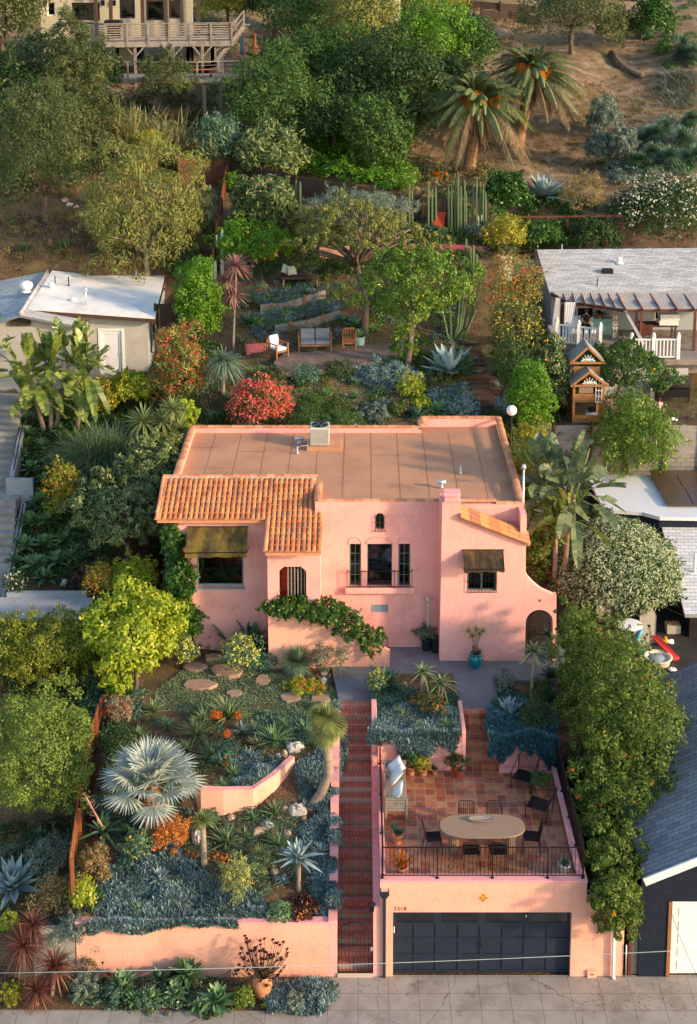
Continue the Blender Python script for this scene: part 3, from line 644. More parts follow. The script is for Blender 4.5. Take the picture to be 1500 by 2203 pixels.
def paddles(base,az,el,L,W,curve,seed=0,ns=15):
    """banana-like leaves: bare stalk, then a blade torn into strips each side of the midrib"""
    r=np.random.default_rng(seed); VV=[]
    for i in range(len(az)):
        d=np.array([math.cos(el[i])*math.cos(az[i]),math.cos(el[i])*math.sin(az[i]),math.sin(el[i])]); sd=np.array([-math.sin(az[i]),math.cos(az[i]),0]);
        def P(t): return base[i]+d*L[i]*t-np.array([0,0,1.])*curve[i]*L[i]*t*t
        for a_,b_,w in ((0,.2,.05),(.2,.42,.04),(.42,.7,.028),(.7,1,.018)): p,q=P(a_),P(b_); VV.append(np.stack([p-sd*w,p+sd*w,q+sd*w*.8,q-sd*w*.8]))
        fold=r.uniform(.1,.7); tw=r.normal(0,.25)
        for s_ in (-1,1):
            tear=0
            for j in range(ns):
                t0=.42+.58*j/ns; t1=.42+.58*(j+1)/ns; tm=(t0+t1)/2; x=(tm-.42)/.58; w=W[i]*.5*math.sin(PI*min(1,x*.93+.07))**.5; tg=P(t1)-P(t0); tg/=np.linalg.norm(tg); up=np.cross(sd,tg)*-1
                if r.random()<.25: tear=r.normal(0,.30)
                o=(sd*s_*math.cos(fold)+up*(math.sin(fold)+tear+tw*s_))*w+tg*w*.45; g_=.04 if r.random()<.3 else 0
                VV.append(np.stack([P(t0),P(t1),P(t1)+o*(1-g_)-tg*g_*w,P(t0)+o+tg*g_*w]))
    V=np.concatenate(VV); return V,np.arange(len(V)).reshape(-1,4)
def terrain():
    xs=np.unique(np.concatenate([np.arange(-70,-14,2.0),np.arange(-14,18,.3),np.arange(18,72,2.0)])); ys=np.unique(np.concatenate([np.arange(-60,-1,3.0),np.arange(-1,12,.2501),np.arange(12,45,.4),np.arange(45,160,2.0),[.05,.24,5.5,5.6,19.3,19.6]]))
    X,Y=np.meshgrid(xs,ys); Z=ground(X,Y)-.012; Z=np.where((X>-.75)&(X<6.9)&(Y>-.1)&(Y<9.4),-.1,Z); n,m=len(ys),len(xs); i=np.arange(n*m).reshape(n,m)
    Q=np.stack([i[:-1,:-1],i[:-1,1:],i[1:,1:],i[1:,:-1]],-1).reshape(-1,4)
    tag(mesh_np('ground',np.stack([X,Y,Z],-1).reshape(-1,3),Q,M['soil'],smooth=True),kind='structure')
terrain()
tag(MB().slab([(-.9,-3.4,.006),(60,-3.4,.006),(60,.05,.006),(-.9,.05,.006)],.1).build('sidewalk',M['sidewalk']),kind='structure')
tag(MB().slab([(-60,-3.4,.004),(-.9,-3.4,.004),(-.9,-1.25,.004),(-60,-1.0,.004)],.1).build('pavement',M['sidewalk']),kind='structure')
tag(MB().slab([(-60,-12,-.12),(60,-12,-.12),(60,-3.4,-.12),(-60,-3.4,-.12)],.1).build('road',M['concrete']),kind='structure')
NS=24; ZT=3.7; rise=ZT/NS; Y0s=.28; run=(7.82-Y0s)/NS; XA,XB=-.56,.42
st=thing('garden_stair','long straight flight of red tile steps with green glazed risers behind the iron gate','stairs',(-.07,Y0s,0))
tr=MB(); rg=MB(); rr_=MB()
tr.box(XA,-.02,0,XB,Y0s,.02)
for i in range(NS):
    y=Y0s+i*run; z=(i+1)*rise
    tr.box(XA,y+.012,0 if i<1 else z-rise-.1,XB,y+run+.05,z); (rg if i%2==0 else rr_).box(XA,y,z-rise,XB,y+.011,z-.014)
SO=each(tr,'step',M['tread'],st)[1:]
for q,o_ in zip(each(rg,'riser',M['riserg'],None),SO[::2]): q.parent=o_; q.location=-ORG[st.name]
for q,o_ in zip(each(rr_,'riser',M['riserr'],None),SO[1::2]): q.parent=o_; q.location=-ORG[st.name]
box('threshold',M['riserg'],st,XA,-.045,0,XB,-.022,.13)
def stepwall(name,label,x0,x1,z0,zs,ys,mat='pink'):
    o=thing(name,label,'wall',((x0+x1)/2,ys[0],0)); m=MB(); c=MB()
    for i,z in enumerate(zs):
        m.box(x0,ys[i],z0 if i==0 else z0,x1,ys[i+1],z-.03); c.box(x0-.004,ys[i]-.004,z-.03,x1+.004,ys[i+1]-.008,z)
    m.build('wall',M[mat],o); c.build('cap',M['pink_cap'],o); return o
ys=[0]+[Y0s+run*(2.2*k+1) for k in range(1,11)]+[7.6];
stepwall('stepped_wall','low pink wall stepping up the left side of the tiled stair beside the blue succulents',-.80,-.565,0,[max(1.72,1.55+.335*(k))for k in range(len(ys)-1)][:1]+[min(3.85,1.78+.30*k) for k in range(1,len(ys)-1)],ys)
stepwall('stepped_wall','pink wall stepping up between the tiled stair and the garage terrace',.425,.60,0,[max(2.15,.85+.335*k) if k<8 else 3.2+.12*(k-7) for k in range(len(ys)-1)],ys)
rw=thing('retaining_wall','long salmon stucco retaining wall along the sidewalk with succulents spilling over its top','wall',(-4,0,0))
MB().hexa([(-7.72,.0,-.1),(-.575,.0,-.1),(-.575,.25,-.1),(-7.72,.25,-.1),(-7.72,.02,1.60),(-.575,.0,1.60),(-.575,.25,1.60),(-7.72,.25,1.60)]).build('wall',M['peach'],rw,bevel=.02)
MB().box(-7.73,-.01,1.602,-.57,.26,1.66).build('coping',M['pink_cap'],rw,bevel=.015)
tag(MB().box(-8.9,.03,-.1,-7.74,.25,1.4).build('neighbour_wall',M['stepconc'],loc=(-8.6,.1,0),bevel=.01),'short bare grey concrete wall left of the salmon retaining wall','wall')
def ribbon_wall(name,label,pts,th,mat,capm='pink_cap',zb=None):
    """pts: (x,y,ztop)"""
    o=thing(name,label,'wall',(pts[0][0],pts[0][1],float(ground(pts[0][0],pts[0][1])))); m=MB(); c=MB(); P=[Vector((p[0],p[1],0)) for p in pts]; nn=[]
    for i in range(len(P)):
        d=(P[min(i+1,len(P)-1)]-P[max(i-1,0)]).normalized(); nn.append(Vector((-d.y,d.x,0))*th)
    for i in range(len(P)-1):
        a,b=P[i],P[i+1]; a2,b2=a+nn[i],b+nn[i+1]; za,zb_=pts[i][2],pts[i+1][2]; g=min(float(ground(a.x,a.y)),float(ground(b.x,b.y)))-.6
        m.hexa([(a.x,a.y,g),(b.x,b.y,g),(b2.x,b2.y,g),(a2.x,a2.y,g),(a.x,a.y,za-.03),(b.x,b.y,zb_-.03),(b2.x,b2.y,zb_-.03),(a2.x,a2.y,za-.03)])
        e=nn[i]*.06; c.hexa([(a.x-e.x,a.y-e.y,za-.03),(b.x-e.x,b.y-e.y,zb_-.03),(b2.x,b2.y,zb_-.03),(a2.x,a2.y,za-.03),(a.x-e.x,a.y-e.y,za),(b.x-e.x,b.y-e.y,zb_),(b2.x,b2.y,zb_),(a2.x,a2.y,za)])
    m.build('wall',M[mat],o); c.build('cap',M[capm],o); return o
def zt(px,py,Y): return tuple(atY(px,py,Y))
ribbon_wall('garden_wall','curved pink planter wall in the rock garden with blue succulents spilling over it',[zt(398,1688,4.0),zt(432,1696,3.45),zt(480,1699,3.42),zt(545,1697,3.55),zt(592,1666,4.1),zt(634,1628,4.9)],.16,'peach')
YT=5.5; ZF=2.70
ga=thing('garage','salmon stucco garage under the tiled terrace with a wide navy door','garage',(3.4,0,0))
gx0,gx1,gzt=.96,5.83,1.975
MB().ext([(.605,-.05),(gx0,-.05),(gx0,gzt),(gx1,gzt),(gx1,-.05),(6.22,-.05),(6.22,2.87),(.605,2.87)],[],lambda u,v:(u,0,v),(0,.3,0)).build('front_wall',M['peach'],ga)
MB().box(6.222,.02,-.05,7.28,.3,2.25).box(6.0,.302,0,6.22,5.5,2.9).build('side_wall',M['peach'],ga)
MB().box(6.222,.0,2.252,7.30,.32,2.30).build('side_coping',M['pink_cap'],ga)
MB().box(.61,.3,0,.75,5.5,2.9).build('parapet',M['pink'],ga)
MB().box(.60,-.012,2.872,6.24,.31,2.93).box(5.97,.312,2.902,6.23,5.49,2.95).box(.605,.312,2.902,.755,5.49,2.95).build('parapet_coping',M['pink_cap'],ga,bevel=.012)
MB().box(.76,.302,2.55,5.96,YT+.01,ZF).build('terrace_floor',M['saltillo'],ga)
MB().box(.7,.31,-.05,6.0,.33,2.5).build('inner_dark',M['dark'],ga) if False else None
gd=box('door',M['navyp'],ga,gx0+.005,.20,-.02,gx1-.005,.24,gzt-.004)
fr=MB(); W8=(gx1-gx0)/8; hz=[0.02,.50,1.0,1.48,gzt]
for i in range(9):
    x=gx0+i*W8; fr.box(max(gx0+.006,x-(.035 if i%2 else .05)),.178,-.018,min(gx1-.006,x+(.035 if i%2 else .05)),.199,1.50)
for z in (0.0,.48,.98,1.46): fr.box(gx0+.006,.172,z,gx1-.006,.1775,z+.07)
for i in range(5):
    x=gx0+2*i*W8; fr.box(max(gx0+.006,x-.10),.176,1.532,min(gx1-.006,x+.10),.1985,gzt-.006)
fr.box(gx0+.006,.171,gzt-.06,gx1-.006,.1755,gzt-.005); fr.build('door_panel_frame',M['navyp'],gd,bevel=.004)
gl=MB()
for i in range(4): x=gx0+2*i*W8; gl.box(x+.1,.186,1.53,x+2*W8-.1,.19,gzt-.06)
gl.build('door_window',M['glass'],gd)
MB().tube([(3.38,.15,.78),(3.38,.14,.84),(3.38,.14,.96),(3.38,.15,1.0)],.014,6).lathe((3.38,.165,1.04),[(.0,-.02),(.025,0),(0,.02)],8,cap=False).build('handle',M['iron'],gd)
box('lock_plate',M['white'],gd,4.60,.165,1.70,4.62,.17,1.76); box('sensor',M['white'],gd,.985,.16,1.22,1.01,.171,1.42)
tz=2.42; tm=MB(); td=MB()
for dx,dz in ((0,.065),(0,-.065),(.065,0),(-.065,0)):
    cx,cz=3.42+dx*1.06,tz+dz*1.06
    tm.add([(cx,-.012,cz-.062),(cx+.062,-.012,cz),(cx,-.012,cz+.062),(cx-.062,-.012,cz),(cx,.0,cz-.062),(cx+.062,.0,cz),(cx,.0,cz+.062),(cx-.062,.0,cz)],[(0,1,2,3),(0,4,5,1),(1,5,6,2),(2,6,7,3),(3,7,4,0)])
    td.add([(cx+a*.04,-.015,cz+b*.04) for a,b in ((0,-1),(1,0),(0,1),(-1,0))],[(0,1,2,3)])
    td.add([(cx+a*.012,-.018,cz+b*.012) for a,b in ((0,-1),(1,0),(0,1),(-1,0))],[(0,1,2,3)])
tm.build('ornament_tile',M['yellowtile'],ga); td.build('ornament_pattern',M['orangetile'],ga)
def text(s,size,loc,mat,parent,name,vertical=True,ext=.01):
    c=bpy.data.curves.new('t','FONT'); c.body=s; c.size=size; c.extrude=ext; c.space_character=1.15
    o=bpy.data.objects.new('t',c); me=bpy.data.meshes.new_from_object(o); bpy.data.objects.remove(o)
    m=MB(); m.add([(loc[0]+v.co.x,loc[1]-v.co.z,loc[2]+v.co.y) for v in me.vertices],[tuple(p.vertices) for p in me.polygons]); return m.build(name,mat,parent)
text('3318',.16,(.975,-.008,2.035),M['rust'],ga,'house_number',ext=.003)
ds=thing('downspout','dark square downspout with a rain hopper left of the navy garage door','downspout',(.72,-.06,0))
MB().box(.685,-.085,0.02,.765,-.015,2.42).hexa([(.69,-.08,2.42),(.76,-.08,2.42),(.76,-.01,2.42),(.69,-.01,2.42),(.61,-.15,2.58),(.84,-.15,2.58),(.84,-.005,2.58),(.61,-.005,2.58)]).box(.60,-.16,2.582,.85,-.004,2.70).build('pipe',M['navyp'],ds)
MB().box(.63,-.14,2.7,.82,-.02,2.715).build('hopper_rim',M['metal'],ds)
tag(MB().tube([(7.0,-.06,.05),(7.0,-.06,.2),(6.98,-.06,1.6)],.045,10).tube([(7.0,-.06,.1),(7.01,-.12,.02)],.05,10).build('drain_pipe',M['white'],loc=(7,-.06,0)),'white drain pipe on the salmon wall right of the garage door','pipe')
box('vent_block',M['peach'],ga,6.30,-.06,.0,6.55,-.002,.22); MB().lathe((6.42,-.064,.13),[(.0,-.002),(.045,0),(0,.002)],10,1,1,cap=False).build('drain_hole',M['black'],ga)
ln=thing('wall_lantern','black lantern mounted on the pier where the stair meets the garage','lantern',(.40,-.02,2.0))
MB().hexa([(.33,-.10,2.05),(.43,-.10,2.05),(.43,-.01,2.05),(.33,-.01,2.05),(.30,-.13,2.27),(.46,-.13,2.27),(.46,-.005,2.27),(.30,-.005,2.27)]).add([(.28,-.15,2.272),(.48,-.15,2.272),(.48,-.0,2.272),(.28,-.0,2.272),(.38,-.07,2.38)],[(0,1,4),(1,2,4),(2,3,4),(3,0,4),(3,2,1,0)]).build('lamp_body',M['iron'],ln)
PSTS=[]
def railing(label,pts,h,zfun=None,sp=.105,name='iron_railing',scroll=False,r=.009,knob=False):
    o=thing(name,label,'railing',pts[0]); rails=MB(); bars=MB(); post=MB()
    for a,b in zip(pts[:-1],pts[1:]):
        a=Vector(a);b=Vector(b); U=Vector((0,0,1)); rails.bar(a+U*h,b+U*h,.03,.022); rails.bar(a+U*.08,b+U*.08,.022,.018)
        Ln=(b-a).length; k=max(2,int(Ln/sp));
        for i in range(k+1):
            p=a.lerp(b,i/k)
            if i%14==0 or i==k: post.bar(p,p+U*(h+.0),.032); post.lathe(p,[(.05,0),(.05,.012)],8)
            else:
                bars.bar(p+U*.08,p+U*h,.014)
                if i%4==2: bars.lathe(p+U*(h*.5),[(0,-.03),(.018,0),(0,.03)],5,cap=False)
            if scroll and i%10==7:
                q=a.lerp(b,(i+.5)/k)
                for sx in (1,-1):
                    for sz in (1,-1):
                        d=(b-a).normalized(); pts2=[q+U*h*.5+d*sx*.10*math.sin(t*PI/5)*(1-.1*t)+U*sz*(.02+.035*t) for t in range(7)]; bars.tube(pts2,.007,4)
    PSTS.append((post,o)); rails.build('rail',M['iron'],o); bars.build('balusters',M['iron'],o); return o
railing('black iron railing with scrolls along the front edge of the terrace above the garage door',[(.66,.12,2.93),(6.12,.12,2.93)],.92,scroll=True)
railing('black iron railing along the left parapet of the terrace',[(.68,.2,2.95),(.68,5.45,2.95)],.90,sp=.13)
railing('black iron railing along the right parapet of the terrace against the trumpet vine',[(6.14,.2,2.95),(6.10,5.4,2.95)],.92,sp=.09)
for post,o in PSTS:
    for i in range(0,len(post.g),2):
        g0=post.g[i]; g1=post.g[i+2] if i+2<len(post.g) else (len(post.v),len(post.f)); m=MB(); m.v=post.v[g0[0]:g1[0]]; m.f=[tuple(k-g0[0] for k in f) for f in post.f[g0[1]:g1[1]]]; m.sm=post.sm[g0[1]:g1[1]]; m.build('post',M['iron'],o)
gt=thing('iron_gate','arched black iron garden gate closing the foot of the tiled stair','gate',(-.07,-.02,0))
g=MB(); x0,x1=XA+.02,XB-.02; arc=[((x0+x1)/2-(x1-x0)/2*math.cos(PI*k/14),.02,1.32+.34*math.sin(PI*k/14)) for k in range(15)]
g.tube([(x0,.02,.10)]+arc+[(x1,.02,.10)],.016,6).bar((x0,.02,.12),(x1,.02,.12),.03).bar((x0,.02,.95),(x1,.02,.95),.02); g.build('gate_frame',M['iron'],gt)
b=MB()
for k in range(1,9):
    x=x0+(x1-x0)*k/9; q=(x-(x0+x1)/2)/((x1-x0)/2); b.bar((x,.02,.12),(x,.02,1.32+.34*math.sqrt(max(0,1-q*q))),.011)
for z in (.5,1.15):
    for s in (1,-1): b.tube([((x0+x1)/2+s*.07*math.sin(t),.018,z+.035*t-.1) for t in (0,.8,1.6,2.4,3.1,3.9,4.7,5.5)],.006,4)
b.build('bars',M['iron'],gt); box('latch',M['metal'],gt,x1-.05,-.01,.80,x1+.01,.0,.92)
pl=thing('planter_wall','pink planter wall behind the white sofa on the terrace','wall',(2,YT,ZF))
MB().box(.61,YT+.012,2.0,3.20,YT+.2,3.87).box(3.202,YT+.012,2.0,3.335,7.3,4.02).box(.43,YT+.2,2.4,.60,7.4,4.02).build('wall',M['pink'],pl,bevel=.02)
MB().box(.60,YT+.005,3.872,3.19,YT+.21,3.90).build('coping',M['pink_cap'],pl)
pl2=thing('planter_wall','pink planter wall behind the black lounge chairs on the terrace','wall',(5.2,YT,ZF))
MB().box(4.40,YT+.012,2.0,6.2,YT+.2,3.62).box(4.40,YT+.202,2.0,4.52,7.3,3.7).build('wall',M['pink'],pl2,bevel=.02)
MB().box(4.37,YT-.13,2.6,6.0,YT+.01,2.86).build('ledge',M['pink_cap'],pl2,bevel=.01)
t2=thing('terrace_stair','short flight of terracotta tiled steps from the terrace up to the grey walk','stairs',(3.86,YT,ZF)); m=MB()
for i in range(6):
    z=ZF+(i+1)/6; y=YT+.02+i*.31; m.box(3.337,y,2.3,4.398,y+.33 if i<5 else y+.36,z-.001)
each(m,'step',M['saltillo'],t2)
for nm,P_ in (('planter_soil',[(.605,5.7),(3.2,5.7),(3.2,9.3),(.605,9.3)]),('planter_soil',[(4.53,5.7),(7.2,5.7),(7.2,9.15),(4.53,9.15)])):
    zz=3.84 if P_[0][0]<4 else 3.60; tag(MB().slab([(x,y,zz) for x,y in P_],.8).build(nm,M['soil']),kind='structure')
tag(MB().slab([(-.62,7.83,3.705),(.62,7.83,3.705),(.62,9.25,3.705),(3.15,9.25,3.705),(3.15,7.37,3.705),(4.50,7.37,3.705),(4.62,9.1,3.705),(7.6,9.1,3.705),(7.6,11.5,3.705),(-.9,11.5,3.705),(-.9,10.0,3.705)],.3).build('path',M['walk']),kind='structure')
M['seam']=pbr('tar_seam',(.25,.12,.08),.9)
YW=11.36; YC=10.4; YP=10.14
def XZ(px,py,Y): p=atY(px,py,Y); return (p[0],p[2])
def rect(x0,y0,x1,y1,Y): a=XZ(x0,y1,Y); b=XZ(x1,y0,Y); return [(a[0],a[1]),(b[0],a[1]),(b[0],b[1]),(a[0],b[1])]
ho=thing('pink_house','pink stucco house with a flat brown roof and clay tile eaves on the left','house',(0,12,3.6))
XL=XZ(354,1112,YW)[0]; XM=XZ(678,1078,YW)[0]; XR=5.72; ZPa=9.08; ZE=8.46
wl=rect(424,1190,524,1262,YW); wc=rect(790,1170,844,1262,YW); ws1=rect(752,1170,777,1262,YW); ws2=rect(857,1170,883,1262,YW); wv=rect(798,1301,835,1317,YW)
a=rect(808,1104,827,1140,YW); cx=(a[0][0]+a[1][0])/2; rx=(a[1][0]-a[0][0])/2; zc=a[2][1]-rx
warch=[a[0],a[1]]+[(cx+rx*math.cos(t),zc+rx*math.sin(t)) for t in [PI*k/8 for k in range(9)]]
fw=MB().ext([(XL,3.3),(2.85,3.3),(2.85,ZPa),(XM,ZPa),(XM,ZE),(XL,ZE)],[wl,wc,ws1,ws2,warch,wv],lambda u,v:(u,YW,v),(0,.28,0)).build('facade_wall',M['pink'],ho)
def relief(r,rise,name='arch_moulding'):
    x0,x1,z=r[0][0],r[1][0],r[2][1]; c=(x0+x1)/2; h=(x1-x0)/2; pts=[(c-(h+.03)*math.cos(PI*k/12),YW-.008,z+rise*math.sin(PI*k/12)) for k in range(13)]; MB().tube(pts,.022,6).build(name,M['pink'],fw)
relief(wc,.27); relief(ws1,.26); relief(ws2,.26)
def window(r,Y,cols,rows,fmat,parent,fw_=.045,name='window',rec=.10,room=True,glass=True,split=None):
    x0,x1,z0,z1=r[0][0],r[1][0],r[0][1],r[2][1]; y=Y+rec; m=MB()
    m.box(x0,y,z0,x0+fw_,y+.05,z1).box(x1-fw_,y,z0,x1,y+.05,z1).box(x0+fw_,y,z0,x1-fw_,y+.05,z0+fw_).box(x0+fw_,y,z1-fw_,x1-fw_,y+.05,z1)
    for i in range(1,cols): x=x0+(x1-x0)*i/cols; m.box(x-.011,y+.008,z0+fw_,x+.011,y+.04,z1-fw_)
    for j in range(1,rows): z=z0+(z1-z0)*j/rows; m.box(x0+fw_,y+.01,z-.011,x1-fw_,y+.038,z+.011)
    o=m.build(name,M[fmat],parent)
    if glass: MB().box(x0+fw_,y+.02,z0+fw_,x1-fw_,y+.026,z1-fw_).build('pane',M['glass'],o)
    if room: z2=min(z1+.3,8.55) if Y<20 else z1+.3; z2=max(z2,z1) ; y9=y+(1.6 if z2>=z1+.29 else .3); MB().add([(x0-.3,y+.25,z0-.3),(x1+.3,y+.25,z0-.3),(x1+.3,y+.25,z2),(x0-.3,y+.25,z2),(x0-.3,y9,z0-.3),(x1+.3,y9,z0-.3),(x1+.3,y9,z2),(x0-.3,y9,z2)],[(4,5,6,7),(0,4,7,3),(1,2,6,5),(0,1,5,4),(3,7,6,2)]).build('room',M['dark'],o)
    return o
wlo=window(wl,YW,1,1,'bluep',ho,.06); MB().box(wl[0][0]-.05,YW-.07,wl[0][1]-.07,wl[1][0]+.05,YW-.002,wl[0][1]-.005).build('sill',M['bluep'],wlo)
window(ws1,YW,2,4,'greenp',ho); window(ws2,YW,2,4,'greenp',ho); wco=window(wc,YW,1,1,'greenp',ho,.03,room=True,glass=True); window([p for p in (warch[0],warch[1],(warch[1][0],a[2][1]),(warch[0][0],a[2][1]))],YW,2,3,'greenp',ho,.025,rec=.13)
x0,x1,z0,z1=wc[0][0],wc[1][0],wc[0][1],wc[2][1]
MB().ext([(x0+.05,z0+.9)]+[(x0+.05+(x1-x0-.1)*k/8,z0+.55-.12*math.sin(PI*k/8)) for k in range(9)]+[(x1-.05,z1),(x0+.05,z1)],[],lambda u,v:(u,YW+.5,v),(0,.01,0)).build('blind',M['greycush'],wco)
MB().lathe(((x0+x1)/2,YW+.3,z1-.35),[(.04,-.1),(.14,-.05),(.16,0),(.12,.06),(.02,.08)],12).build('hanging_basket',M['oldwood'],wco)
V,Q=leaves(np.array([[(x0+x1)/2,YW+.3,z1-.32]])+rng.normal(0,.07,(60,3)),nz(rng.normal(size=(60,3))),.07,.05,0,3); mesh_np('basket_flowers',V,Q,M['l_yel'],wco)
m=MB(); xm=(x0+x1)/2+.05
for k in range(5): m.bar((xm-.15+.075*k,YW+.45,z0+.12),(xm-.15+.075*k,YW+.42,z0+.5),.016)
m.bar((xm-.17,YW+.42,z0+.5),(xm+.17,YW+.42,z0+.5),.03).box(xm-.2,YW+.3,z0+.12,xm+.2,YW+.6,z0+.15).bar((xm-.18,YW+.3,z0+.14),(xm-.2,YW+.28,z0-.2),.02).bar((xm+.18,YW+.3,z0+.14),(xm+.2,YW+.28,z0-.2),.02)
m.build('dining_chair',M['iron'],wco)
x0,x1,z0,z1=wv[0][0],wv[1][0],wv[0][1],wv[2][1]; m=MB().box(x0,YW+.10,z0,x1,YW+.12,z1)
for k in range(4): z=z0+(z1-z0)*(k+.5)/4; m.bar((x0,YW+.04,z),(x1,YW+.04,z),.012,.055,up=(0,.6,1))
m.build('vent',M['bluep'],ho)
m=MB(); cxw=(a[0][0]+a[1][0])/2
for k in range(4): x=a[0][0]+(a[1][0]-a[0][0])*k/3; m.bar((x,YW-.06,a[0][1]-.05),(x,YW-.06,a[2][1]-.02+(.0 if k in(0,3) else .06)),.012)
for z in (a[0][1]-.02,(a[0][1]+a[2][1])/2,a[2][1]-.12): m.bar((a[0][0]-.07,YW-.06,z),(a[1][0]+.07,YW-.06,z),.012);
m.bar((a[0][0]-.06,YW-.06,a[0][1]-.02),(a[0][0]-.06,YW,a[0][1]-.02),.012).bar((a[1][0]+.06,YW-.06,a[0][1]-.02),(a[1][0]+.06,YW,a[0][1]-.02),.012); m.build('window_grille',M['iron'],ho)
l=rect(742,1265,892,1278,YW-.15); MB().box(l[0][0],YW-.20,l[0][1],l[1][0],YW-.002,l[2][1]).build('balcony_ledge',M['pink'],ho,bevel=.05)
m=MB(); rb=rect(747,1229,887,1263,YW-.16); zb,ztp=rb[0][1],rb[2][1];
for z in (zb+.01,ztp): m.bar((rb[0][0],YW-.16,z),(rb[1][0],YW-.16,z),.022)
nb=22
for k in range(nb+1): x=rb[0][0]+(rb[1][0]-rb[0][0])*k/nb; m.bar((x,YW-.16,zb-.03 if k%8==0 else zb),(x,YW-.16,ztp+(.05 if k%8 in(0,) else 0)),.022 if k%8==0 else .011)
for x in (rb[0][0],rb[1][0]): m.bar((x,YW-.16,ztp),(x,YW,ztp),.018)
m.build('balcony_railing',M['iron'],ho)
zc1=XZ(990,1116,YC)[1]; zc2=XZ(1130,1168,YC)[1]; zch=XZ(950,1083,YC)[1]; xch=XZ(991,1100,YC)[0]
wr=rect(1005,1215,1069,1272,YC); X1b=XZ(1128,1230,YC)[0]; wing=[XZ(1128,1226,YC),XZ(1136,1243,YC),XZ(1149,1257,YC),XZ(1165,1270,YC),XZ(1190,1281,YC)]
ar=[XZ(1128,1425,YC)[0]+.02,XZ(1188,1425,YC)[0]]; acx=(ar[0]+ar[1])/2; arx=(ar[1]-ar[0])/2; zar=XZ(1158,1312,YC)[1]-arx
archpts=[(acx+arx*math.cos(t),zar+arx*math.sin(t)) for t in [PI*k/14 for k in range(15)]]
outer=[(2.80,3.3),(ar[0],3.3)]+archpts[::-1]+[(ar[1],3.3),(ar[1]+.14,3.3),(wing[-1][0]+.12,wing[-1][1])]+wing[::-1]+[(X1b+.06,zc2),(xch,zc1),(xch,zch),(2.84,zch)]
bay=MB().ext(outer,[wr],lambda u,v:(u,YC,v),(0,.26,0)).build('bay_wall',M['pink'],ho)
MB().box(2.80,YC+.262,3.3,3.05,YW-.002,zch-.02).box(XR-.2,YC+.262,3.3,XR,19.6,8.9).box(3.06,YC+.262,3.3,3.08,YW,8.0).build('bay_side_wall',M['pink'],ho)
ch=XZ(957,1083,YC)[0]; ch2=XZ(988,1083,YC)[0]
MB().box(2.82,YC-.006,zch-.02,xch+.015,YC+.62,zch+.03).hexa([(ch-.03,YC+.02,zch+.03),(ch2+.03,YC+.02,zch+.03),(ch2+.03,YC+.5,zch+.03),(ch-.03,YC+.5,zch+.03),(ch,YC+.05,zch+.22),(ch2,YC+.05,zch+.22),(ch2,YC+.45,zch+.22),(ch,YC+.45,zch+.22)]).box(ch-.05,YC,zch+.22,ch2+.05,YC+.5,zch+.33).box(2.86,YC+.262,zc1-1.2,xch-.002,YC+.6,zch-.021).build('chimney',M['pink_cap'],ho,bevel=.03)
window(wr,YC,1,1,'greenp',ho,.05,split=1); m=MB(); x0,x1,z0,z1=wr[0][0],wr[1][0],wr[0][1],wr[2][1]
for k in range(9): x=x0+(x1-x0)*k/8; m.bar((x,YC-.05,z0-.02),(x,YC-.05,z1),.012)
for z in (z0-.01,z0+.38): m.bar((x0-.03,YC-.05,z),(x1+.03,YC-.05,z),.014)
m.build('window_bars',M['iron'],ho); MB().box((x0+x1)/2-.03,YC+.07,z0,(x0+x1)/2+.03,YC+.1,z1).build('mullion',M['greenp'],ho)
_ow=MB().box(2.852,YW,7.4,XR-.01,YW+.2,8.98).box(XL,YW+.282,3.3,XL+.2,13.05,8.4).box(XL,13.052,3.3,XL+.2,19.0,9.05).box(XL+.2,18.8,3.3,2.5,19.0,9.05).box(2.5,19.5,3.3,XR,19.7,9.2).box(XM,YW+.282,8.0,XM+.0+.18,13.1,9.08); each(_ow,'outer_wall',M['pink'],ho)
dt=XZ(1162,1292,YC-.01); MB().add([(dt[0],YC-.012,dt[1]-.06),(dt[0]+.06,YC-.012,dt[1]),(dt[0],YC-.012,dt[1]+.06),(dt[0]-.06,YC-.012,dt[1]),(dt[0],YC,dt[1]-.06),(dt[0]+.06,YC,dt[1]),(dt[0],YC,dt[1]+.06),(dt[0]-.06,YC,dt[1])],[(0,1,2,3),(0,4,5,1),(1,5,6,2),(2,6,7,3),(3,7,4,0)]).build('ornament_tile',M['orangetile'],ho)
m=MB(); m.tube([(acx-.30,YC+.4,3.7)]+[(acx+.05-.35*math.cos(PI*k/10),YC+.4,5.0+.35*math.sin(PI*k/10)) for k in range(11)]+[(acx+.40,YC+.4,3.7)],.02,6)
for k in range(1,6): m.bar((acx-.3+.117*k,YC+.4,3.75),(acx-.3+.117*k,YC+.4,5.2),.012)
m.build('side_gate',M['iron'],ho)
MB().box(ar[0]-.1,YC+.8,3.3,ar[1]+.1,YC+.84,5.6).build('passage_shade_panel',M['dark'],ho)  # dark panel added behind the arch to stand in for the passage's shade
rf=MB().slab([(XL+.2,12.9,8.80),(XM+.18,12.9,8.80),(XM+.18,YW+.2,8.80),(XR-.2,YW+.2,8.80),(XR-.2,19.5,8.86),(2.5,19.5,8.86),(2.5,18.8,8.86),(XL+.2,18.8,8.86)],.15).build('flat_roof',M['rolledroof'],ho)
m=MB()
for k in range(1,13):
    x=XL+k*1.02; m.bar((x,YW+.3 if x>XM+.2 else 13.0,8.805),(x+.03,18.75,8.865),.012,.003)
for (x,y,l) in ((-5.5,15.1,1.0),(-4.5,16.8,1.0),(-2.4,14.2,1.0),(.6,16.4,1.0),(-6.5,17.2,1.0)): m.bar((x,y,8.806+(y-11.4)*.0081),(x+l,y,8.806+(y-11.4)*.0081),.012,.004)
m.build('roof_seam',M['seam'],rf)
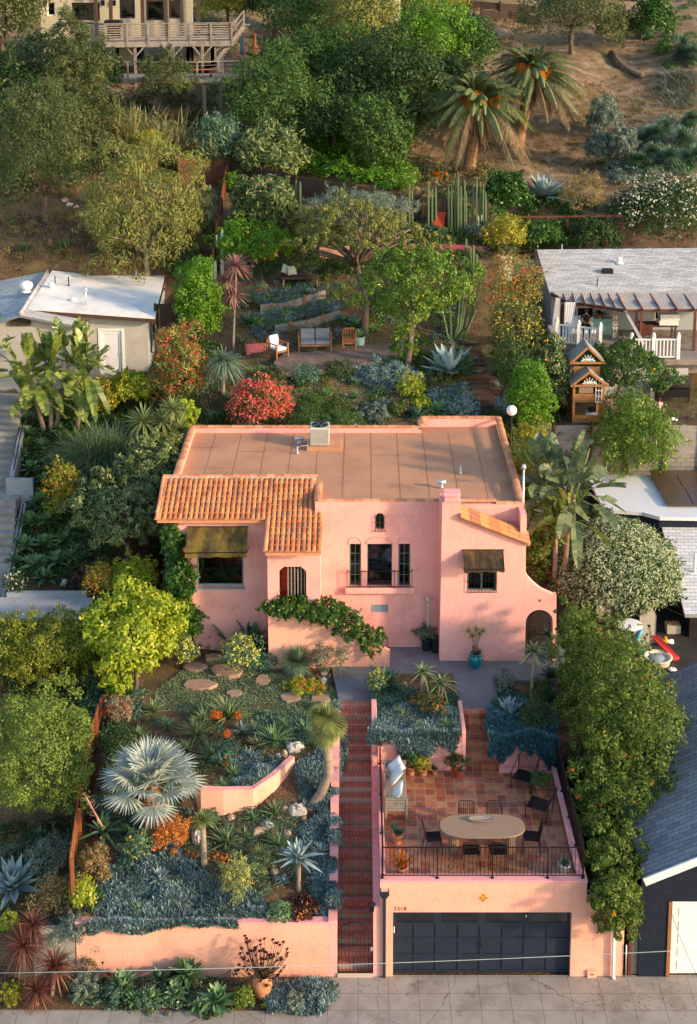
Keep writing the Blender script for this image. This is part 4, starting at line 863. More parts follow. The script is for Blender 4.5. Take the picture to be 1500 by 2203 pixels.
def caprow(pts,w=.13,seg=.31,name='cap_tile',mat='cap_tile',parent=None,h=.06):
    m=MB()
    for a_,b_ in zip(pts[:-1],pts[1:]):
        A=Vector(a_);B=Vector(b_); d=(B-A); n=max(1,round(d.length/seg)); u=d.normalized(); s=u.cross(Vector((0,0,1))).normalized()
        for i in range(n):
            p=A+d*(i/n); q=A+d*((i+1.04)/n)+Vector((0,0,-.006)); off=s*rnd.uniform(-.006,.006); z=rnd.uniform(0,.008); vs=[];K=6
            for (c_,rr) in ((p,w),(q,w*.93)):
                for k in range(K+1): t=PI*k/K; vs.append(c_+off+s*rr*math.cos(t)+Vector((0,0,h*math.sin(t)*rr/w+z)))
            fs=[(k,k+1,K+2+k,K+1+k) for k in range(K)]+[tuple(range(K,-1,-1)),tuple(range(K+1,2*K+2))]; m.add(vs,fs,False)
    return m.build(name,M[mat],parent)
zp=9.08
caprow([(XL+.1,13.1,zp),(XL+.1,18.9,zp),(2.45,18.9,zp)],parent=rf); caprow([(2.6,18.95,zp+.05),(2.6,19.6,zp+.14),(XR-.1,19.6,zp+.14),(XR-.1,12.6,zp+.0),(XR-.1,YW+.1,8.98)],parent=rf)
caprow([(XM+.1,YW+.1,zp),(4.75,YW+.1,zp)],.12,parent=rf); caprow([(4.75,YW+.1,8.99),(XR,YW+.1,8.98)],.12,parent=rf); caprow([(XM+.09,12.95,9.10),(XM+.09,YW+.1,9.08)],.14,parent=rf)
MB().box(2.40,18.8,9.0,2.5,19.6,9.2).box(XR-.2,YW+.2,8.85,XR-.002,19.5,8.98).build('parapet',M['rolledroof'],ho)
XP=XZ(571,1195,9.62)[0]; XT0=-6.87; XT1=XZ(691,1195,9.62)[0]; SL=.36
def zt_(y): return 9.28-SL*(13.05-y)
tb=MB().slab([(XT0,11.08,zt_(11.08)-.06),(XP,11.08,zt_(11.08)-.06),(XP,9.63,zt_(9.63)-.06),(XT1,9.63,zt_(9.63)-.06),(XT1,YW,zt_(YW)-.06),(XM,YW,zt_(YW)-.06),(XM,13.05,zt_(13.05)-.06),(XT0,13.05,zt_(13.05)-.06)],.09).build('tile_roof',M['cap_tile'],ho)
m=MB(); pit=.178; cs=.262; K=5; x=XT0+.07; ci=0
while x<XT1-.03:
    y0=9.60 if x>XP+.02 else 11.04; y=y0; ymax=13.0
    while y<ymax-.02:
        y2=min(y+cs+.045,ymax+.02); jz=rnd.uniform(0,.012); jx=rnd.uniform(-.005,.005)
        if x>XM-.05 and y>YW-.1: break
        vs=[]
        for (yy,rr,zz) in ((y,.083,.028),(y2,.068,.0)):
            for k in range(K+1): t=PI*k/K; vs.append((x+jx+rr*math.cos(t),yy,zt_(yy)-.035+zz+jz+rr*.85*math.sin(t)))
        m.add(vs,[(k,k+1,K+2+k,K+1+k) for k in range(K)]+[tuple(range(K+1))],False); y+=cs
    x+=pit; ci+=1
m.build('barrel_tiles',M['tile_orange'],tb)
caprow([(XT0,13.12,9.30),(XM+.05,13.12,9.32)],.10,parent=tb,name='ridge_tile'); caprow([(XT0-.01,11.0,zt_(11.0)+.02),(XT0-.01,13.1,zt_(13.05)+.03)],.07,parent=tb,name='rake_tile'); caprow([(XP-.0,9.6,zt_(9.6)+.02),(XP-.0,11.0,zt_(11.0)+.02)],.08,parent=tb,name='rake_tile')
MB().box(XT0,13.0,9.12,XM,13.04,9.31).build('mortar',M['rock2'],tb)
px0,px1=XZ(576,1250,YP)[0],XZ(689,1250,YP)[0]; po=rect(601,1219,659,1290,YP); x0,x1,z0,z1=po[0][0],po[1][0],po[0][1],po[2][1]; c=.16
po2=[(x0,5.6),(x1,5.6),(x1,z1-c),(x1-c*1.1,z1),(x0+c*1.1,z1),(x0,z1-c)]
MB().ext([(px0,3.3),(px1,3.3),(px1,zt_(YP)-.05),(px0,zt_(YP)-.05)],[po2],lambda u,v:(u,YP,v),(0,.2,0)).box(px0,YP+.202,3.3,px0+.2,YW-.002,7.95).box(px1-.2,YP+.202,5.2,px1,YW-.002,7.95).build('porch_wall',M['pink'],ho)
m=MB()
for k in range(6): xx=x0+.30+(x1-x0-.34)*k/5.2; m.bar((xx,YP+.12,5.6),(xx,YP+.12,z1-.02),.045)
m.build('porch_bars',M['oldwood'],ho)
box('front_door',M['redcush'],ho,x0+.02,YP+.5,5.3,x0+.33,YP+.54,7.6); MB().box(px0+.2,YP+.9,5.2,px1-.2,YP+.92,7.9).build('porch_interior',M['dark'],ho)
box('porch_floor',M['tread'],ho,px0+.2,YP+.2,5.1,px1-.2,YW,5.3)
def awning(label,tl,tr_,bl,br,Yt,Yb,drop,mat):
    o=thing('awning',label,'awning',atY(tl[0],tl[1],Yt)); A,B=Vector(atY(*tl,Yt)),Vector(atY(*tr_,Yt)); C,D=Vector(atY(*br,Yb)),Vector(atY(*bl,Yb)); m=MB(); n=10
    T=lambda u,v:(A.lerp(B,u)).lerp(D.lerp(C,u),v)+Vector((0,0,-.03*math.sin(PI*v)-.015*math.sin(u*PI*n/1.7)**2*v))
    K,J=16,6; vs=[T(i/K,j/J) for j in range(J+1) for i in range(K+1)]; fs=[(j*(K+1)+i,j*(K+1)+i+1,(j+1)*(K+1)+i+1,(j+1)*(K+1)+i) for j in range(J) for i in range(K)]
    m.add(vs,fs,True); va=[T(i/K,1)+Vector((0,0,-.002)) for i in range(K+1)]; vb=[p+Vector((0,rnd.uniform(-.01,.01),-drop-(.02*math.sin(i*1.3)))) for i,p in enumerate(va)]
    m.add(va+vb,[(i,i+1,K+2+i,K+1+i) for i in range(K)]);
    for P,Q_ in ((A,D),(B,C)): m.add([P,Q_,Q_-Vector((0,0,drop)),P-Vector((0,0,.02))],[(0,1,2,3)])
    ob=m.build('canvas',M[mat],o); f=MB()
    for P,Q_ in ((A,D),(B,C)): f.bar(Q_-Vector((0,0,.02)),Vector((Q_.x,Yt,Q_.z-.25)),.022)
    f.bar(D,C,.025); f.bar(A+Vector((-.03,0,0)),B+Vector((.03,0,0)),.03); f.build('frame',M['iron'],o); return o
awning('mottled yellow and brown canvas awning over the wide left window',(405,1133),(533,1133),(398,1190),(531,1188),YW-.02,YW-.95,.16,'awning')
awning('dark brown canvas awning over the small right window beside the chimney',(996,1183),(1083,1183),(999,1226),(1086,1224),YC-.02,YC-.75,.10,'awning2')
A=np.array([xch+.0,YC-.06,zc1+.08]); B=np.array([X1b+.16,YC-.06,zc2+.02]); tr2=thing('tile_strip','narrow slope of old orange clay tiles right of the chimney','tile roof',A)
nn=9
for r_ in range(3):
    caprow([tuple(A+np.array([0,r_*.26,.045*r_+.04])),tuple(B+np.array([0,r_*.26,.045*r_]))],.13,.34,parent=tr2,name='barrel_tiles',mat='tile_orange',h=.10)
MB().hexa([tuple(A+[0,-.02,-.1]),tuple(B+[0,-.02,-.1]),tuple(B+[0,.9,-.02]),tuple(A+[0,.9,-.02]),tuple(A+[0,-.02,.02]),tuple(B+[0,-.02,.02]),tuple(B+[0,.9,.10]),tuple(A+[0,.9,.10])]).build('deck',M['cap_tile'],tr2)
sw=thing('stair_wall','pink stair wall rising left from the walk to the porch under a leafy vine','wall',(1.0,10.1,3.7))
a1=XZ(838,1412,10.0); a2=XZ(838,1398,10.0); YS=10.0; pt=[XZ(800,1382,YS),XZ(760,1356,YS),XZ(690,1318,YS),XZ(640,1306,YS),XZ(578,1304,YS)]
MB().ext([(a1[0],3.4),(a1[0],a2[1]-.05)]+pt+[(pt[-1][0],3.4)],[],lambda u,v:(u,YS,v),(0,.13,0)).build('wall',M['peach'],sw,bevel=.02)
hs=MB()
for k in range(10): hs.box(a1[0]-.25-.24*(k+1),10.31,3.4,a1[0]-.25-.24*k,YW-.003,3.7+.165*(k+1))
hs.build('steps',M['tread'],sw)
hr=MB(); hp=[(a1[0]-.05,10.2,3.7+.1),(a1[0]-.05,10.2,4.65),(a1[0]-1.0,10.2,5.2),(a1[0]-2.0,10.2,5.8)]; hr.tube(hp,.014,6)
for k in range(8): t=k/8; hr.bar((a1[0]-.1-t*1.9,10.2,3.9+t*1.1),(a1[0]-.1-t*1.9,10.2,4.68+t*1.12),.012)
hr.build('handrail',M['iron'],sw)
ac=thing('air_conditioner','beige air conditioning unit on the flat roof of the pink house','air conditioner',(-1.35,16.6,8.86))
def bx3(c,sx,sy,z0,z1): return (c[0]-sx/2,c[1]-sy/2,z0,c[0]+sx/2,c[1]+sy/2,z1)
p=atZ(688,962,8.95); bx_=p[0]; by_=p[1]+.35
box('plinth',M['rolledroof'],ac,bx_-.5,by_-.5,8.8,bx_+.85,by_+.5,9.0,bevel=.02); box('casing',M['ac'],ac,bx_-.37,by_-.37,9.02,bx_+.37,by_+.37,9.72,bevel=.02)
m=MB()
for k in range(22): x=bx_-.34+k*.0324; m.bar((x,by_-.378,9.08),(x,by_-.378,9.66),.012)
for k in range(9): z=9.1+k*.068; m.bar((bx_-.35,by_-.383,z),(bx_+.35,by_-.383,z),.008)
m.build('grille',M['ac'],ac)
MB().lathe((bx_,by_,9.722),[(.30,0),(.30,.004),(0,.004)],24,cap=False).build('fan_opening',M['dark'],ac); m=MB()
for rr in (.31,.24,.17,.1): m.tube([(bx_+rr*math.cos(2*PI*k/24),by_+rr*math.sin(2*PI*k/24),9.74) for k in range(25)],.006 if rr<.3 else .012,4,cap=False)
for k in range(4): t=PI*k/4; m.bar((bx_-.31*math.cos(t),by_-.31*math.sin(t),9.745),(bx_+.31*math.cos(t),by_+.31*math.sin(t),9.745),.01)
m.build('fan_guard',M['iron'],ac); m=MB()
for k in range(4): t=PI*k/2+.4; m.bar((bx_,by_,9.73),(bx_+.26*math.cos(t),by_+.26*math.sin(t),9.731),.09,.004)
m.build('fan_blade',M['metal'],ac)
MB().tube([(bx_-.38,by_-.2,9.5),(bx_-.46,by_-.25,9.2),(bx_-.44,by_-.35,9.02),(bx_-.7,by_-.3,8.98),(bx_-.9,by_-.35,8.9)],.016,5).build('hose',M['ac'],ac)
def roofvent(px,py,label,kind='hood',Z=8.86):
    p=atZ(px,py,Z); m=MB()
    if kind=='hood': m.lathe(p,[(.09,0),(.09,.02),(.055,.03),(.055,.14)],12); m.tube([(p[0]-.16,p[1],p[2]+.19),(p[0]+.16,p[1],p[2]+.19)],.075,12); mt='metal'
    elif kind=='pipe': m.lathe(p,[(.07,0),(.05,.03),(.03,.04),(.03,.28),(.0,.28)],10); mt='metal'
    elif kind=='dark': m.lathe(p,[(.07,0),(.04,.03),(.025,.04),(.025,.42),(.0,.42)],8); mt='iron'
    elif kind=='turbine': m.lathe(p,[(.25,0),(.2,.04),(.17,.10),(.26,.16),(.31,.3),(.28,.42),(.15,.5),(0,.52)],16); mt='white'
    elif kind=='cone': m.lathe(p,[(.25,0),(.12,.05),(.09,.06),(.09,.18),(.17,.2),(.15,.27),(0,.32)],14); mt='white'
    elif kind=='box': m.box(p[0]-.25,p[1]-.2,p[2]-.05,p[0]+.25,p[1]+.2,p[2]+.22); mt='iron'
    return tag(m.build('roof_vent',M[mt],loc=p),label,'vent')
roofvent(644,953,'silver hooded vent beside the air conditioner on the flat roof'); roofvent(950,1048,'silver hooded vent on the flat roof behind the chimney'); roofvent(991,1018,'thin metal vent pipe standing on the right of the flat roof','pipe'); roofvent(765,926,'short vent pipe at the back parapet of the flat roof','pipe')
roofvent(640,975,'small dark pipe stub in front of the silver vent near the air conditioner','pipe')
p=atY(1118,1080,YW+.1); m=MB().tube([(p[0]+.12,p[1],6),(p[0]+.12,p[1],10.2)],.035,8).lathe((p[0]+.12,p[1],10.2),[(.04,0),(.09,.05),(.06,.16),(0,.2)],10).bar((p[0]-.05,p[1],9.5),(p[0]+.2,p[1],9.5),.03)
tag(m.build('service_mast',M['metal'],loc=(p[0],p[1],6)),'thin metal electric service mast at the right corner of the pink house','mast')
def P3(px,py,Y): return tuple(float(q) for q in atY(px,py,Y))
def roofslab(c,th=.12): # 4 corners fl,fr,br,bl
    return MB().slab(c,th)
lh=thing('neighbour_house','grey stucco house with a white membrane roof and a white glazed door on the left','house',(-11.5,27,8.8))
YL=26.4; FL=P3(60,664,26.0); FR=P3(333,684,26.0); BR=P3(355,590,32.6); BL=P3(190,590,32.6); zf=11.5
FR=tuple(atY(333,684,26.0)); xw=P3(318,700,26.4)[0]
roofslab([FL,FR,(BR[0],BR[1],BR[2]),(BL[0],BL[1],BL[2]),P3(112,582,31.6)],.06).build('white_roof',M['membrane'],lh)
MB().bar(Vector(FL)-Vector((0,0,.13)),Vector(FR)-Vector((0,0,.13)),.1,.15).bar(Vector(FR)-Vector((.0,0,.13)),Vector(BR)-Vector((.0,0,.13)),.1,.15).build('fascia',M['fenced'],lh)
dr=rect(217,709,264,806,YL)
MB().ext([(-20,8.2),(xw,8.2),(xw,FR[2]-.2),(FL[0],FL[2]-.25),(-20,11.0)],[dr],lambda u,v:(u,YL,v),(0,.2,0)).build('front_wall',M['greystucco'],lh)
_o=MB().box(xw-.2,YL+.202,8.2,xw,32.3,11.35).box(-20,32.1,8.2,xw,32.3,11.6); each(_o,'side_wall',M['bluegrey'],lh)
x0,x1,z0,z1=dr[0][0],dr[1][0],dr[0][1],dr[2][1]; m=MB().box(x0-.06,YL-.03,z0,x0+.05,YL+.08,z1+.05).box(x1-.05,YL-.03,z0,x1+.06,YL+.08,z1+.05).box(x0+.05,YL-.03,z1-.06,x1-.05,YL+.08,z1+.05).box(x0+.05,YL+.02,z0,x0+.17,YL+.06,z1-.06).box(x1-.17,YL+.02,z0,x1-.05,YL+.06,z1-.06).box(x0+.17,YL+.02,z0,x1-.17,YL+.06,z0+.28).box(x0+.17,YL+.02,z1-.22,x1-.17,YL+.06,z1-.06)
do=m.build('door',M['white'],lh); box('pane',M['curtain'],do,x0+.17,YL+.05,z0+.28,x1-.17,YL+.055,z1-.22); MB().lathe((x1-.1,YL-.03,z0+1.0),[(0,-.03),(.03,0),(0,.03)],8,cap=False).build('handle',M['iron'],do)
wy=[27.6,28.3]; MB().box(xw+.001,27.5,9.9,xw+.03,28.4,11.0).build('side_window',M['white'],lh); MB().box(xw+.031,27.6,10,xw+.035,28.3,10.9).build('side_window_pane',M['glass'],lh)
MB().tube([P3(187,690,26.3),P3(190,740,26.3)],.04,8).build('conduit',M['greystucco'],lh)
pk=P3(42,678,25.0); rb_=P3(102,583,31.5); pr_=P3(178,704,25.0);
MB().slab([P3(-60,712,25.0),pk,rb_,P3(-40,612,31.5)],.1).build('shingle_roof',M['shb'],lh)
MB().slab([pk,pr_,P3(150,645,28.3),rb_],.1).build('shingle_roof',M['shl'],lh)
MB().tube([Vector(pk)+Vector((0,0,.02)),Vector(rb_)+Vector((0,0,.02))],.07,8).build('ridge_cap',M['shl'],lh)
g0=P3(-60,712,25.2); MB().ext([(g0[0],8.5),(pr_[0],8.5),(pr_[0],pr_[2]-.12),(pk[0],pk[2]-.12),(g0[0],g0[2]-.12)],[],lambda u,v:(u,25.4,v),(0,.2,0)).build('gable_wall',M['greystucco'],lh)
q=rect(22,686,65,701,25.3); MB().box(q[0][0],25.3,q[0][1],q[1][0],25.398,q[2][1]).build('gable_vent',M['fenced'],lh)
def ov(px,py,Y,label,kind):
    p=P3(px,py,Y); roofvent(px,py,label,kind,Z=p[2])
ov(57,628,28.2,'white turbine vent on the shingled slope of the left house','turbine'); ov(112,622,29,'white conical vent on the left part of the white roof','cone'); ov(158,655,27.5,'white conical vent near the front of the white roof','cone')
ov(119,612,29.5,'short black pipe at the top of the white roof nearest the ridge','dark'); ov(148,614,29.5,'second short black pipe on the white roof','dark'); ov(293,592,32,'small pipe vent at the back right of the white roof','pipe')
p=P3(186,668,27); tag(MB().tube([p,(p[0]+.0,p[1],p[2]+1.1)],.025,6).tube([(p[0],p[1],p[2]+1.0),(p[0]-.25,p[1],p[2]+.6)],.012,5).tube([(p[0]-.1,p[1],p[2]+1.1),(p[0]+.1,p[1],p[2]+.9)],.04,6).build('service_mast',M['metal'],loc=p),'thin service mast with a wire on the white roof','mast')
ls=thing('concrete_stairs','long grey concrete stairs running down the left edge of the photo','stairs',P3(20,1290,13)); m=MB()
X0l,X1l=-16.2,-11.0
def stairs(px_l,px_r,ya,yb,Ya,Za,n,go,rs,parent,mat,name='step'):
    m=MB()
    for i in range(n):
        y=Ya+i*go; z=Za+(i+1)*rs; xr=P3(px_r(i/n),0,y)[0] if callable(px_r) else px_r; m.box(X0l,y,z-rs-.3,xr,y+go+.04,z)
    return each(m,name,M[mat],parent)
def xat(px,Y,Z):
    w_=(Y-CAM[1])*cP-(Z-CAM[2])*sP; return (px-CX)/FP*w_
lY=[13.3,17.9,19.0,23.6]; lZ=[4.3,6.5,6.5,8.5]
m=MB(); n1=13
for i in range(n1): y=lY[0]+i*(lY[1]-lY[0])/n1; z=lZ[0]+(i+1)*(lZ[1]-lZ[0])/n1; m.box(X0l,y,z-.45,xat(18+i*1.3,y,z),y+(lY[1]-lY[0])/n1+.02,z)
m.box(X0l,lY[1],6.0,xat(48,18.5,6.5),lY[2],6.51); n2=12
for i in range(n2): y=lY[2]+i*(lY[3]-lY[2])/n2; z=lZ[2]+(i+1)*(lZ[3]-lZ[2])/n2; m.box(X0l,y,z-.45,xat(18+i*2.6,y,z),y+(lY[3]-lY[2])/n2+.02,z)
m.box(X0l,lY[3],8.0,xat(62,25,8.5),26.3,8.5); each(m,'step',M['stepconc'],ls)
lw=thing('stair_parapet','blue grey stepped parapet with a metal handrail beside the concrete stairs','wall',P3(30,1080,18)); m=MB()
def qd(pts,th,zb): # wall strip between (px,py,Y) top points
    m=MB();
    for a_,b_ in zip(pts[:-1],pts[1:]):
        A_,B_=P3(*a_),P3(*b_); m.hexa([(A_[0],A_[1],A_[2]-zb),(B_[0],B_[1],B_[2]-zb),(B_[0]+th,B_[1],B_[2]-zb),(A_[0]+th,A_[1],A_[2]-zb),A_,B_,(B_[0]+th,B_[1],B_[2]),(A_[0]+th,A_[1],A_[2])])
    return m
each(qd([(20,1022,18.7),(38,940,21.2),(52,895,23.6),(62,850,26)],.2,.9),'wall',M['greyconc'],lw)
each(qd([(2,1290,13.3),(26,1180,15.6),(46,1082,18.0)],.2,.9),'wall',M['greyconc'],lw)
a_=P3(15,1023,18.4); b_=P3(70,1032,18.2); MB().box(a_[0],18.2,5.6,b_[0],18.4,7.15).build('pier_wall',M['greyconc'],lw)
MB().tube([P3(30,1010,18.9),P3(44,935,21.2),P3(58,880,24)],.025,6).tube([P3(12,1285,13.3),P3(36,1170,15.6),P3(50,1085,17.6)],.025,6).build('handrail',M['iron'],lw)
pw=thing('patio_wall','grey blue patio wall behind the clipped hedge on the left','wall',P3(110,1300,13)); a_=P3(14,1276,13.2); b_=P3(186,1274,13.2)
MB().box(a_[0],13.2,3.2,b_[0],13.4,a_[2]).build('wall',M['bluegrey'],pw); MB().slab([P3(-30,1330,11.9),P3(200,1330,11.9),P3(200,1285,13.2),P3(-30,1285,13.2)],.1).build('patio_floor',M['greyconc'],pw)
def board_fence(name,label,pts,h,mat,cat='fence',bw=.15,posts=True,top=None,tilt=0,gap=.008):
    """pts (px,py of fence foot, Y or None)"""
    P=[Vector(G(p[0],p[1])) if len(p)<3 or p[2] is None else Vector(P3(*p[:3])) for p in pts]; o=thing(name,label,cat,P[0]); m=MB(); ps=MB()
    for A_,B_ in zip(P[:-1],P[1:]):
        L_=(B_-A_).length; n=max(1,int(L_/bw)); d=(B_-A_)/n; t=.022
        for i in range(n):
            p=A_+d*i; q=A_+d*(i+1)*1.0; q=p+(q-p)*(1-gap/bw); hh=h+rnd.uniform(-.02,.02); s=Vector((-(q-p).y,(q-p).x,0)).normalized()*t*(1+.5*(i%2)); zb=-.3
            m.hexa([p+Vector((0,0,zb)),q+Vector((0,0,zb)),q+s+Vector((0,0,zb)),p+s+Vector((0,0,zb)),p+Vector((0,0,hh)),q+Vector((0,0,hh)),q+s+Vector((0,0,hh)),p+s+Vector((0,0,hh))])
        k=max(1,round(L_/2.2))
        if posts:
            for i in range(k+1): p=A_.lerp(B_,i/k); s=Vector((-(B_-A_).y,(B_-A_).x,0)).normalized()*-.06; ps.bar(p+s-Vector((0,0,.3)),p+s+Vector((0,0,h+.05)),.09)
    m.build('boards',M[mat],o)
    if posts: each(ps,'post',M[mat],o)
    return o
board_fence('wooden_fence','red brown board fence crossing the hillside behind the garden',[(385,392),(490,400)],1.5,'fence')
board_fence('wooden_fence','dark wooden fence running right behind the cacti and the grey green bush',[(495,402),(640,436),(760,460),(905,483),(1048,492)],1.45,'fenced')
board_fence('wooden_fence','red brown fence panel stepping toward the camera behind the tall yucca',[(458,592),(470,520),(488,408)],1.3,'fence')
board_fence('wooden_fence','dark fence panel beside the right end of the white roofed house',[(336,742,27.0),(378,742,27.0)],1.9,'fenced')
board_fence('wooden_fence','leaning rusty wooden fence between the rock garden and the round green bush',[(152,1905,.5),(168,1790,2.8),(170,1720,4.2),(205,1590,6.4),(222,1545,7.2)],.75,'rust',bw=.3)
rh=thing('neighbour_house','grey shingled house with a covered white railed porch on the right','house',(13,31,9.3))
RA=P3(1155,537,35.2); RB=P3(1640,532,35.2); RCx=P3(1182,628,30.6); RD=P3(1640,628,30.6)
MB().slab([RCx,RD,RB,RA],.12).build('roof',M['shg'] if 0 else M['shl'],rh); bk=(RA[0],38.5,RA[2]-1.2); MB().slab([RA,RB,(RB[0],38.5,RA[2]-1.2),bk],.12).build('back_roof',M['shl'],rh)
MB().bar((RA[0]-.9,36.5,RA[2]-.55),(RA[0]+.02,35.2,RA[2]-.03),.3,.1).build('eave_return',M['fenced'],rh)
wx=RCx[0]+.15; rwall=rect(1240,660,1280,690,31.0); wwin=rect(1408,668,1462,690,31.0)
MB().ext([(wx,8.6),(RD[0],8.6),(RD[0],RCx[2]-.1),(wx,RCx[2]-.1)],[rwall,wwin],lambda u,v:(u,31.0,v),(0,.2,0)).build('front_wall',M['bluegrey'],rh)
for r_ in (rwall,wwin): window(r_,30.96,2,1,'white',rh,.07)
MB().add([(wx-.02,31,7),(wx-.02,38,8.5),(wx-.02,38.0,RA[2]-1.1),(wx-.25,35.2,RA[2]-.1),(wx-.02,31,RCx[2]-.1)],[(0,1,2,3,4)]).build('side_wall',M['bluegrey'],rh)
pf=[P3(1188,735,29.6),P3(1215,742,28.6),P3(1300,742,28.0),P3(1385,765,26.1),P3(1640,770,26.1),P3(1640,710,31),P3(1185,712,31)]
zpf=9.65; pf=[(p[0],p[1],zpf) for p in pf]; MB().slab(pf,.25).build('porch_floor',M['oldwood'],rh)
MB().ext([(pf[1][0],6.9),(pf[4][0],6.9),(pf[4][0],9.4),(pf[1][0],9.4)],[],lambda u,v:(u,28.7,v),(0,.1,0)).build('porch_skirt',M['greyboard'],rh)
t=NT('white_lattice'); s_=t.n('SeparateXYZ',{0:t.geo()}); u_=t.math('FRACT',t.math('MULTIPLY',t.math('ADD',s_.outputs[0],s_.outputs[2]),9.0)); v_=t.math('FRACT',t.math('MULTIPLY',t.math('SUBTRACT',s_.outputs[0],s_.outputs[2]),9.0))
mm=t.math('MAXIMUM',t.math('LESS_THAN',u_,.45),t.math('LESS_THAN',v_,.45)); M['lattice']=t.fin(t.pr(t.mix(mm,(.02,.02,.02),(.62,.64,.66)),.6))
lt=P3(1300,850,26.9); lb=P3(1470,780,26.5); MB().box(P3(1200,800,27)[0],26.25,7.7,P3(1478,800,26.5)[0],26.3,9.2).build('lattice',M['lattice'],rh)
PA=P3(1188,628,30.5); PB=P3(1640,626,30.5); PC=P3(1640,662,28.3); PD=P3(1345,664,28.3); PE=P3(1215,645,29.9)
MB().slab([PA,PE,PD,PC,PB],.04).build('porch_roof',M['corr'],rh)
m=MB(); up=Vector((0,0,-.1))
for a_,b_ in ((PE,PD),(PD,PC),(PA,PE)): m.bar(Vector(a_)+up,Vector(b_)+up,.1,.13)
for k in range(14): a_=Vector(PE).lerp(Vector(PD),k/6) if k<7 else Vector(PD).lerp(Vector(PC),(k-6)/8); b_=Vector((a_.x,30.5,PA[2])); m.bar(a_+Vector((0,-.25,-.03)),b_+Vector((0,0,-.06)),.05,.09)
m.build('porch_beams',M['brown'],rh)
def post3(px,py0,Y,w_=.11,mat='brown',zb=zpf,name='porch_post'):
    p=P3(px,py0,Y); MB().bar((p[0],p[1],zb-.1),p,w_).build(name,M[mat],rh)
post3(1209,655,28.9,zb=7.4); post3(1213,655,28.75,zb=7.4); post3(1370,672,28.0,zb=8); post3(1380,672,27.9,zb=8); post3(1496,672,27.5)
def wrail(pts,label):
    o=thing('white_railing',label,'railing',pts[0]); r_=MB(); b_=MB(); n_=MB()
    for A_,B_ in zip(pts[:-1],pts[1:]):
        A_=Vector(A_);B_=Vector(B_); U=Vector((0,0,1)); r_.bar(A_+U*.9,B_+U*.9,.10,.05); r_.bar(A_+U*.1,B_+U*.1,.06,.06); k=int((B_-A_).length/.14)
        for i in range(1,k): p=A_.lerp(B_,i/k); b_.bar(p+U*.1,p+U*.9,.05)
        for p in ((A_,B_) if not n_.g else (B_,)): n_.bar(p-U*.1,p+U*1.05,.15); n_.lathe(p+U*1.05,[(.11,0),(.11,.03),(.05,.05),(.08,.11),(.03,.17),(0,.17)],10)
    r_.build('rail',M['white'],o); b_.build('balusters',M['white'],o)
    for i in range(0,len(n_.g),2):
        if i and n_.v[n_.g[i][0]]==n_.v[n_.g[i-2][0]] : continue
        g0=n_.g[i]; g1=n_.g[i+2] if i+2<len(n_.g) else (len(n_.v),len(n_.f)); m=MB(); m.v=n_.v[g0[0]:g1[0]]; m.f=[tuple(k-g0[0] for k in f) for f in n_.f[g0[1]:g1[1]]]; m.sm=n_.sm[g0[1]:g1[1]]; m.build('newel_post',M['white'],o)
def zf3(px,py,Y,Z=zpf): p=P3(px,py,Y); return (p[0],Y,Z)
wrail([zf3(1216,0,28.7),zf3(1265,0,28.3),zf3(1314,0,27.9)],'white turned railing on the left half of the neighbour porch')
wrail([zf3(1385,0,26.2),zf3(1434,0,26.2),zf3(1490,0,26.2)],'white railing on the right half of the neighbour porch in front of the dining table')
M['mint']=pbr('mint_paint',(.22,.42,.38),.6)
def curtain(label,tl,tr_,br,bl,Y):
    A_,B_,C_,D_=[Vector(P3(*q,Y)) for q in (tl,tr_,br,bl)]; K,J=14,8; vs=[]
    for j in range(J+1):
        for i in range(K+1): p=A_.lerp(B_,i/K).lerp(D_.lerp(C_,i/K),j/J); vs.append(p+Vector((0,.05*math.sin(i*2.1),0)))
    tag(MB().add(vs,[(j*(K+1)+i,j*(K+1)+i+1,(j+1)*(K+1)+i+1,(j+1)*(K+1)+i) for j in range(J) for i in range(K)],True).build('curtain',M['curtain'],loc=A_),label,'curtain')
curtain('white curtain tied back at the front left corner post of the porch',(1215,650),(1240,650),(1225,728),(1212,730),28.6)
curtain('white curtain blowing outside the left end of the porch',(1196,640),(1206,642),(1206,710),(1186,708),29.2)
curtain('white curtain draped diagonally at the middle posts of the porch',(1342,668),(1350,670),(1390,740),(1382,742),27.8)
o=thing('daybed','white cushioned daybed on the left of the neighbour porch','daybed',zf3(1250,0,29.6)); p=zf3(1250,0,29.7)
box('base',M['oldwood'],o,p[0]-1.1,29.3,9.65,p[0]+1.1,30.3,9.9); box('mattress',M['cushion'],o,p[0]-1.08,29.32,9.905,p[0]+1.08,30.28,10.1,bevel=.06)
def cushion(p,sx,sz,mat,label,ry=0,rz=0,tilt=.3,th=.16,name='cushion'):
    K=10; vs=[];
    for sg in (-1,1):
        for j in range(K+1):
            for i in range(K+1):
                u,v=2*i/K-1,2*j/K-1; e=max(0,(1-u**4))*max(0,(1-v**4)); ww=1-.10*(1-abs(v))*abs(u)**3; hh=1-.10*(1-abs(u))*abs(v)**3; vs.append((u*sx/2*(hh*.0+1-.09*(1-v*v)),sg*th/2*e**.6,v*sz/2*(1-.09*(1-u*u))))
    n=(K+1)**2; fs=[]
    for j in range(K):
        for i in range(K): a_=j*(K+1)+i; fs+=[(a_,a_+1,a_+K+2,a_+K+1),(n+a_,n+a_+K+1,n+a_+K+2,n+a_+1)]
    o=MB().add(vs,fs,True).build(name,M[mat]); o.location=p; o.rotation_euler=(-tilt,ry,rz); ORG[o.name]=np.array(p)
    return tag(o,label,'cushion')
cushion((p[0]-.5,30.05,10.35),.62,.55,'cushion','square white cushion on the left of the porch daybed'); cushion((p[0]+.25,30.05,10.35),.62,.55,'cushion','square white cushion in the middle of the porch daybed'); cushion((p[0]+.85,30.05,10.3),.5,.45,'cushion','small white cushion beside the seated person on the porch')
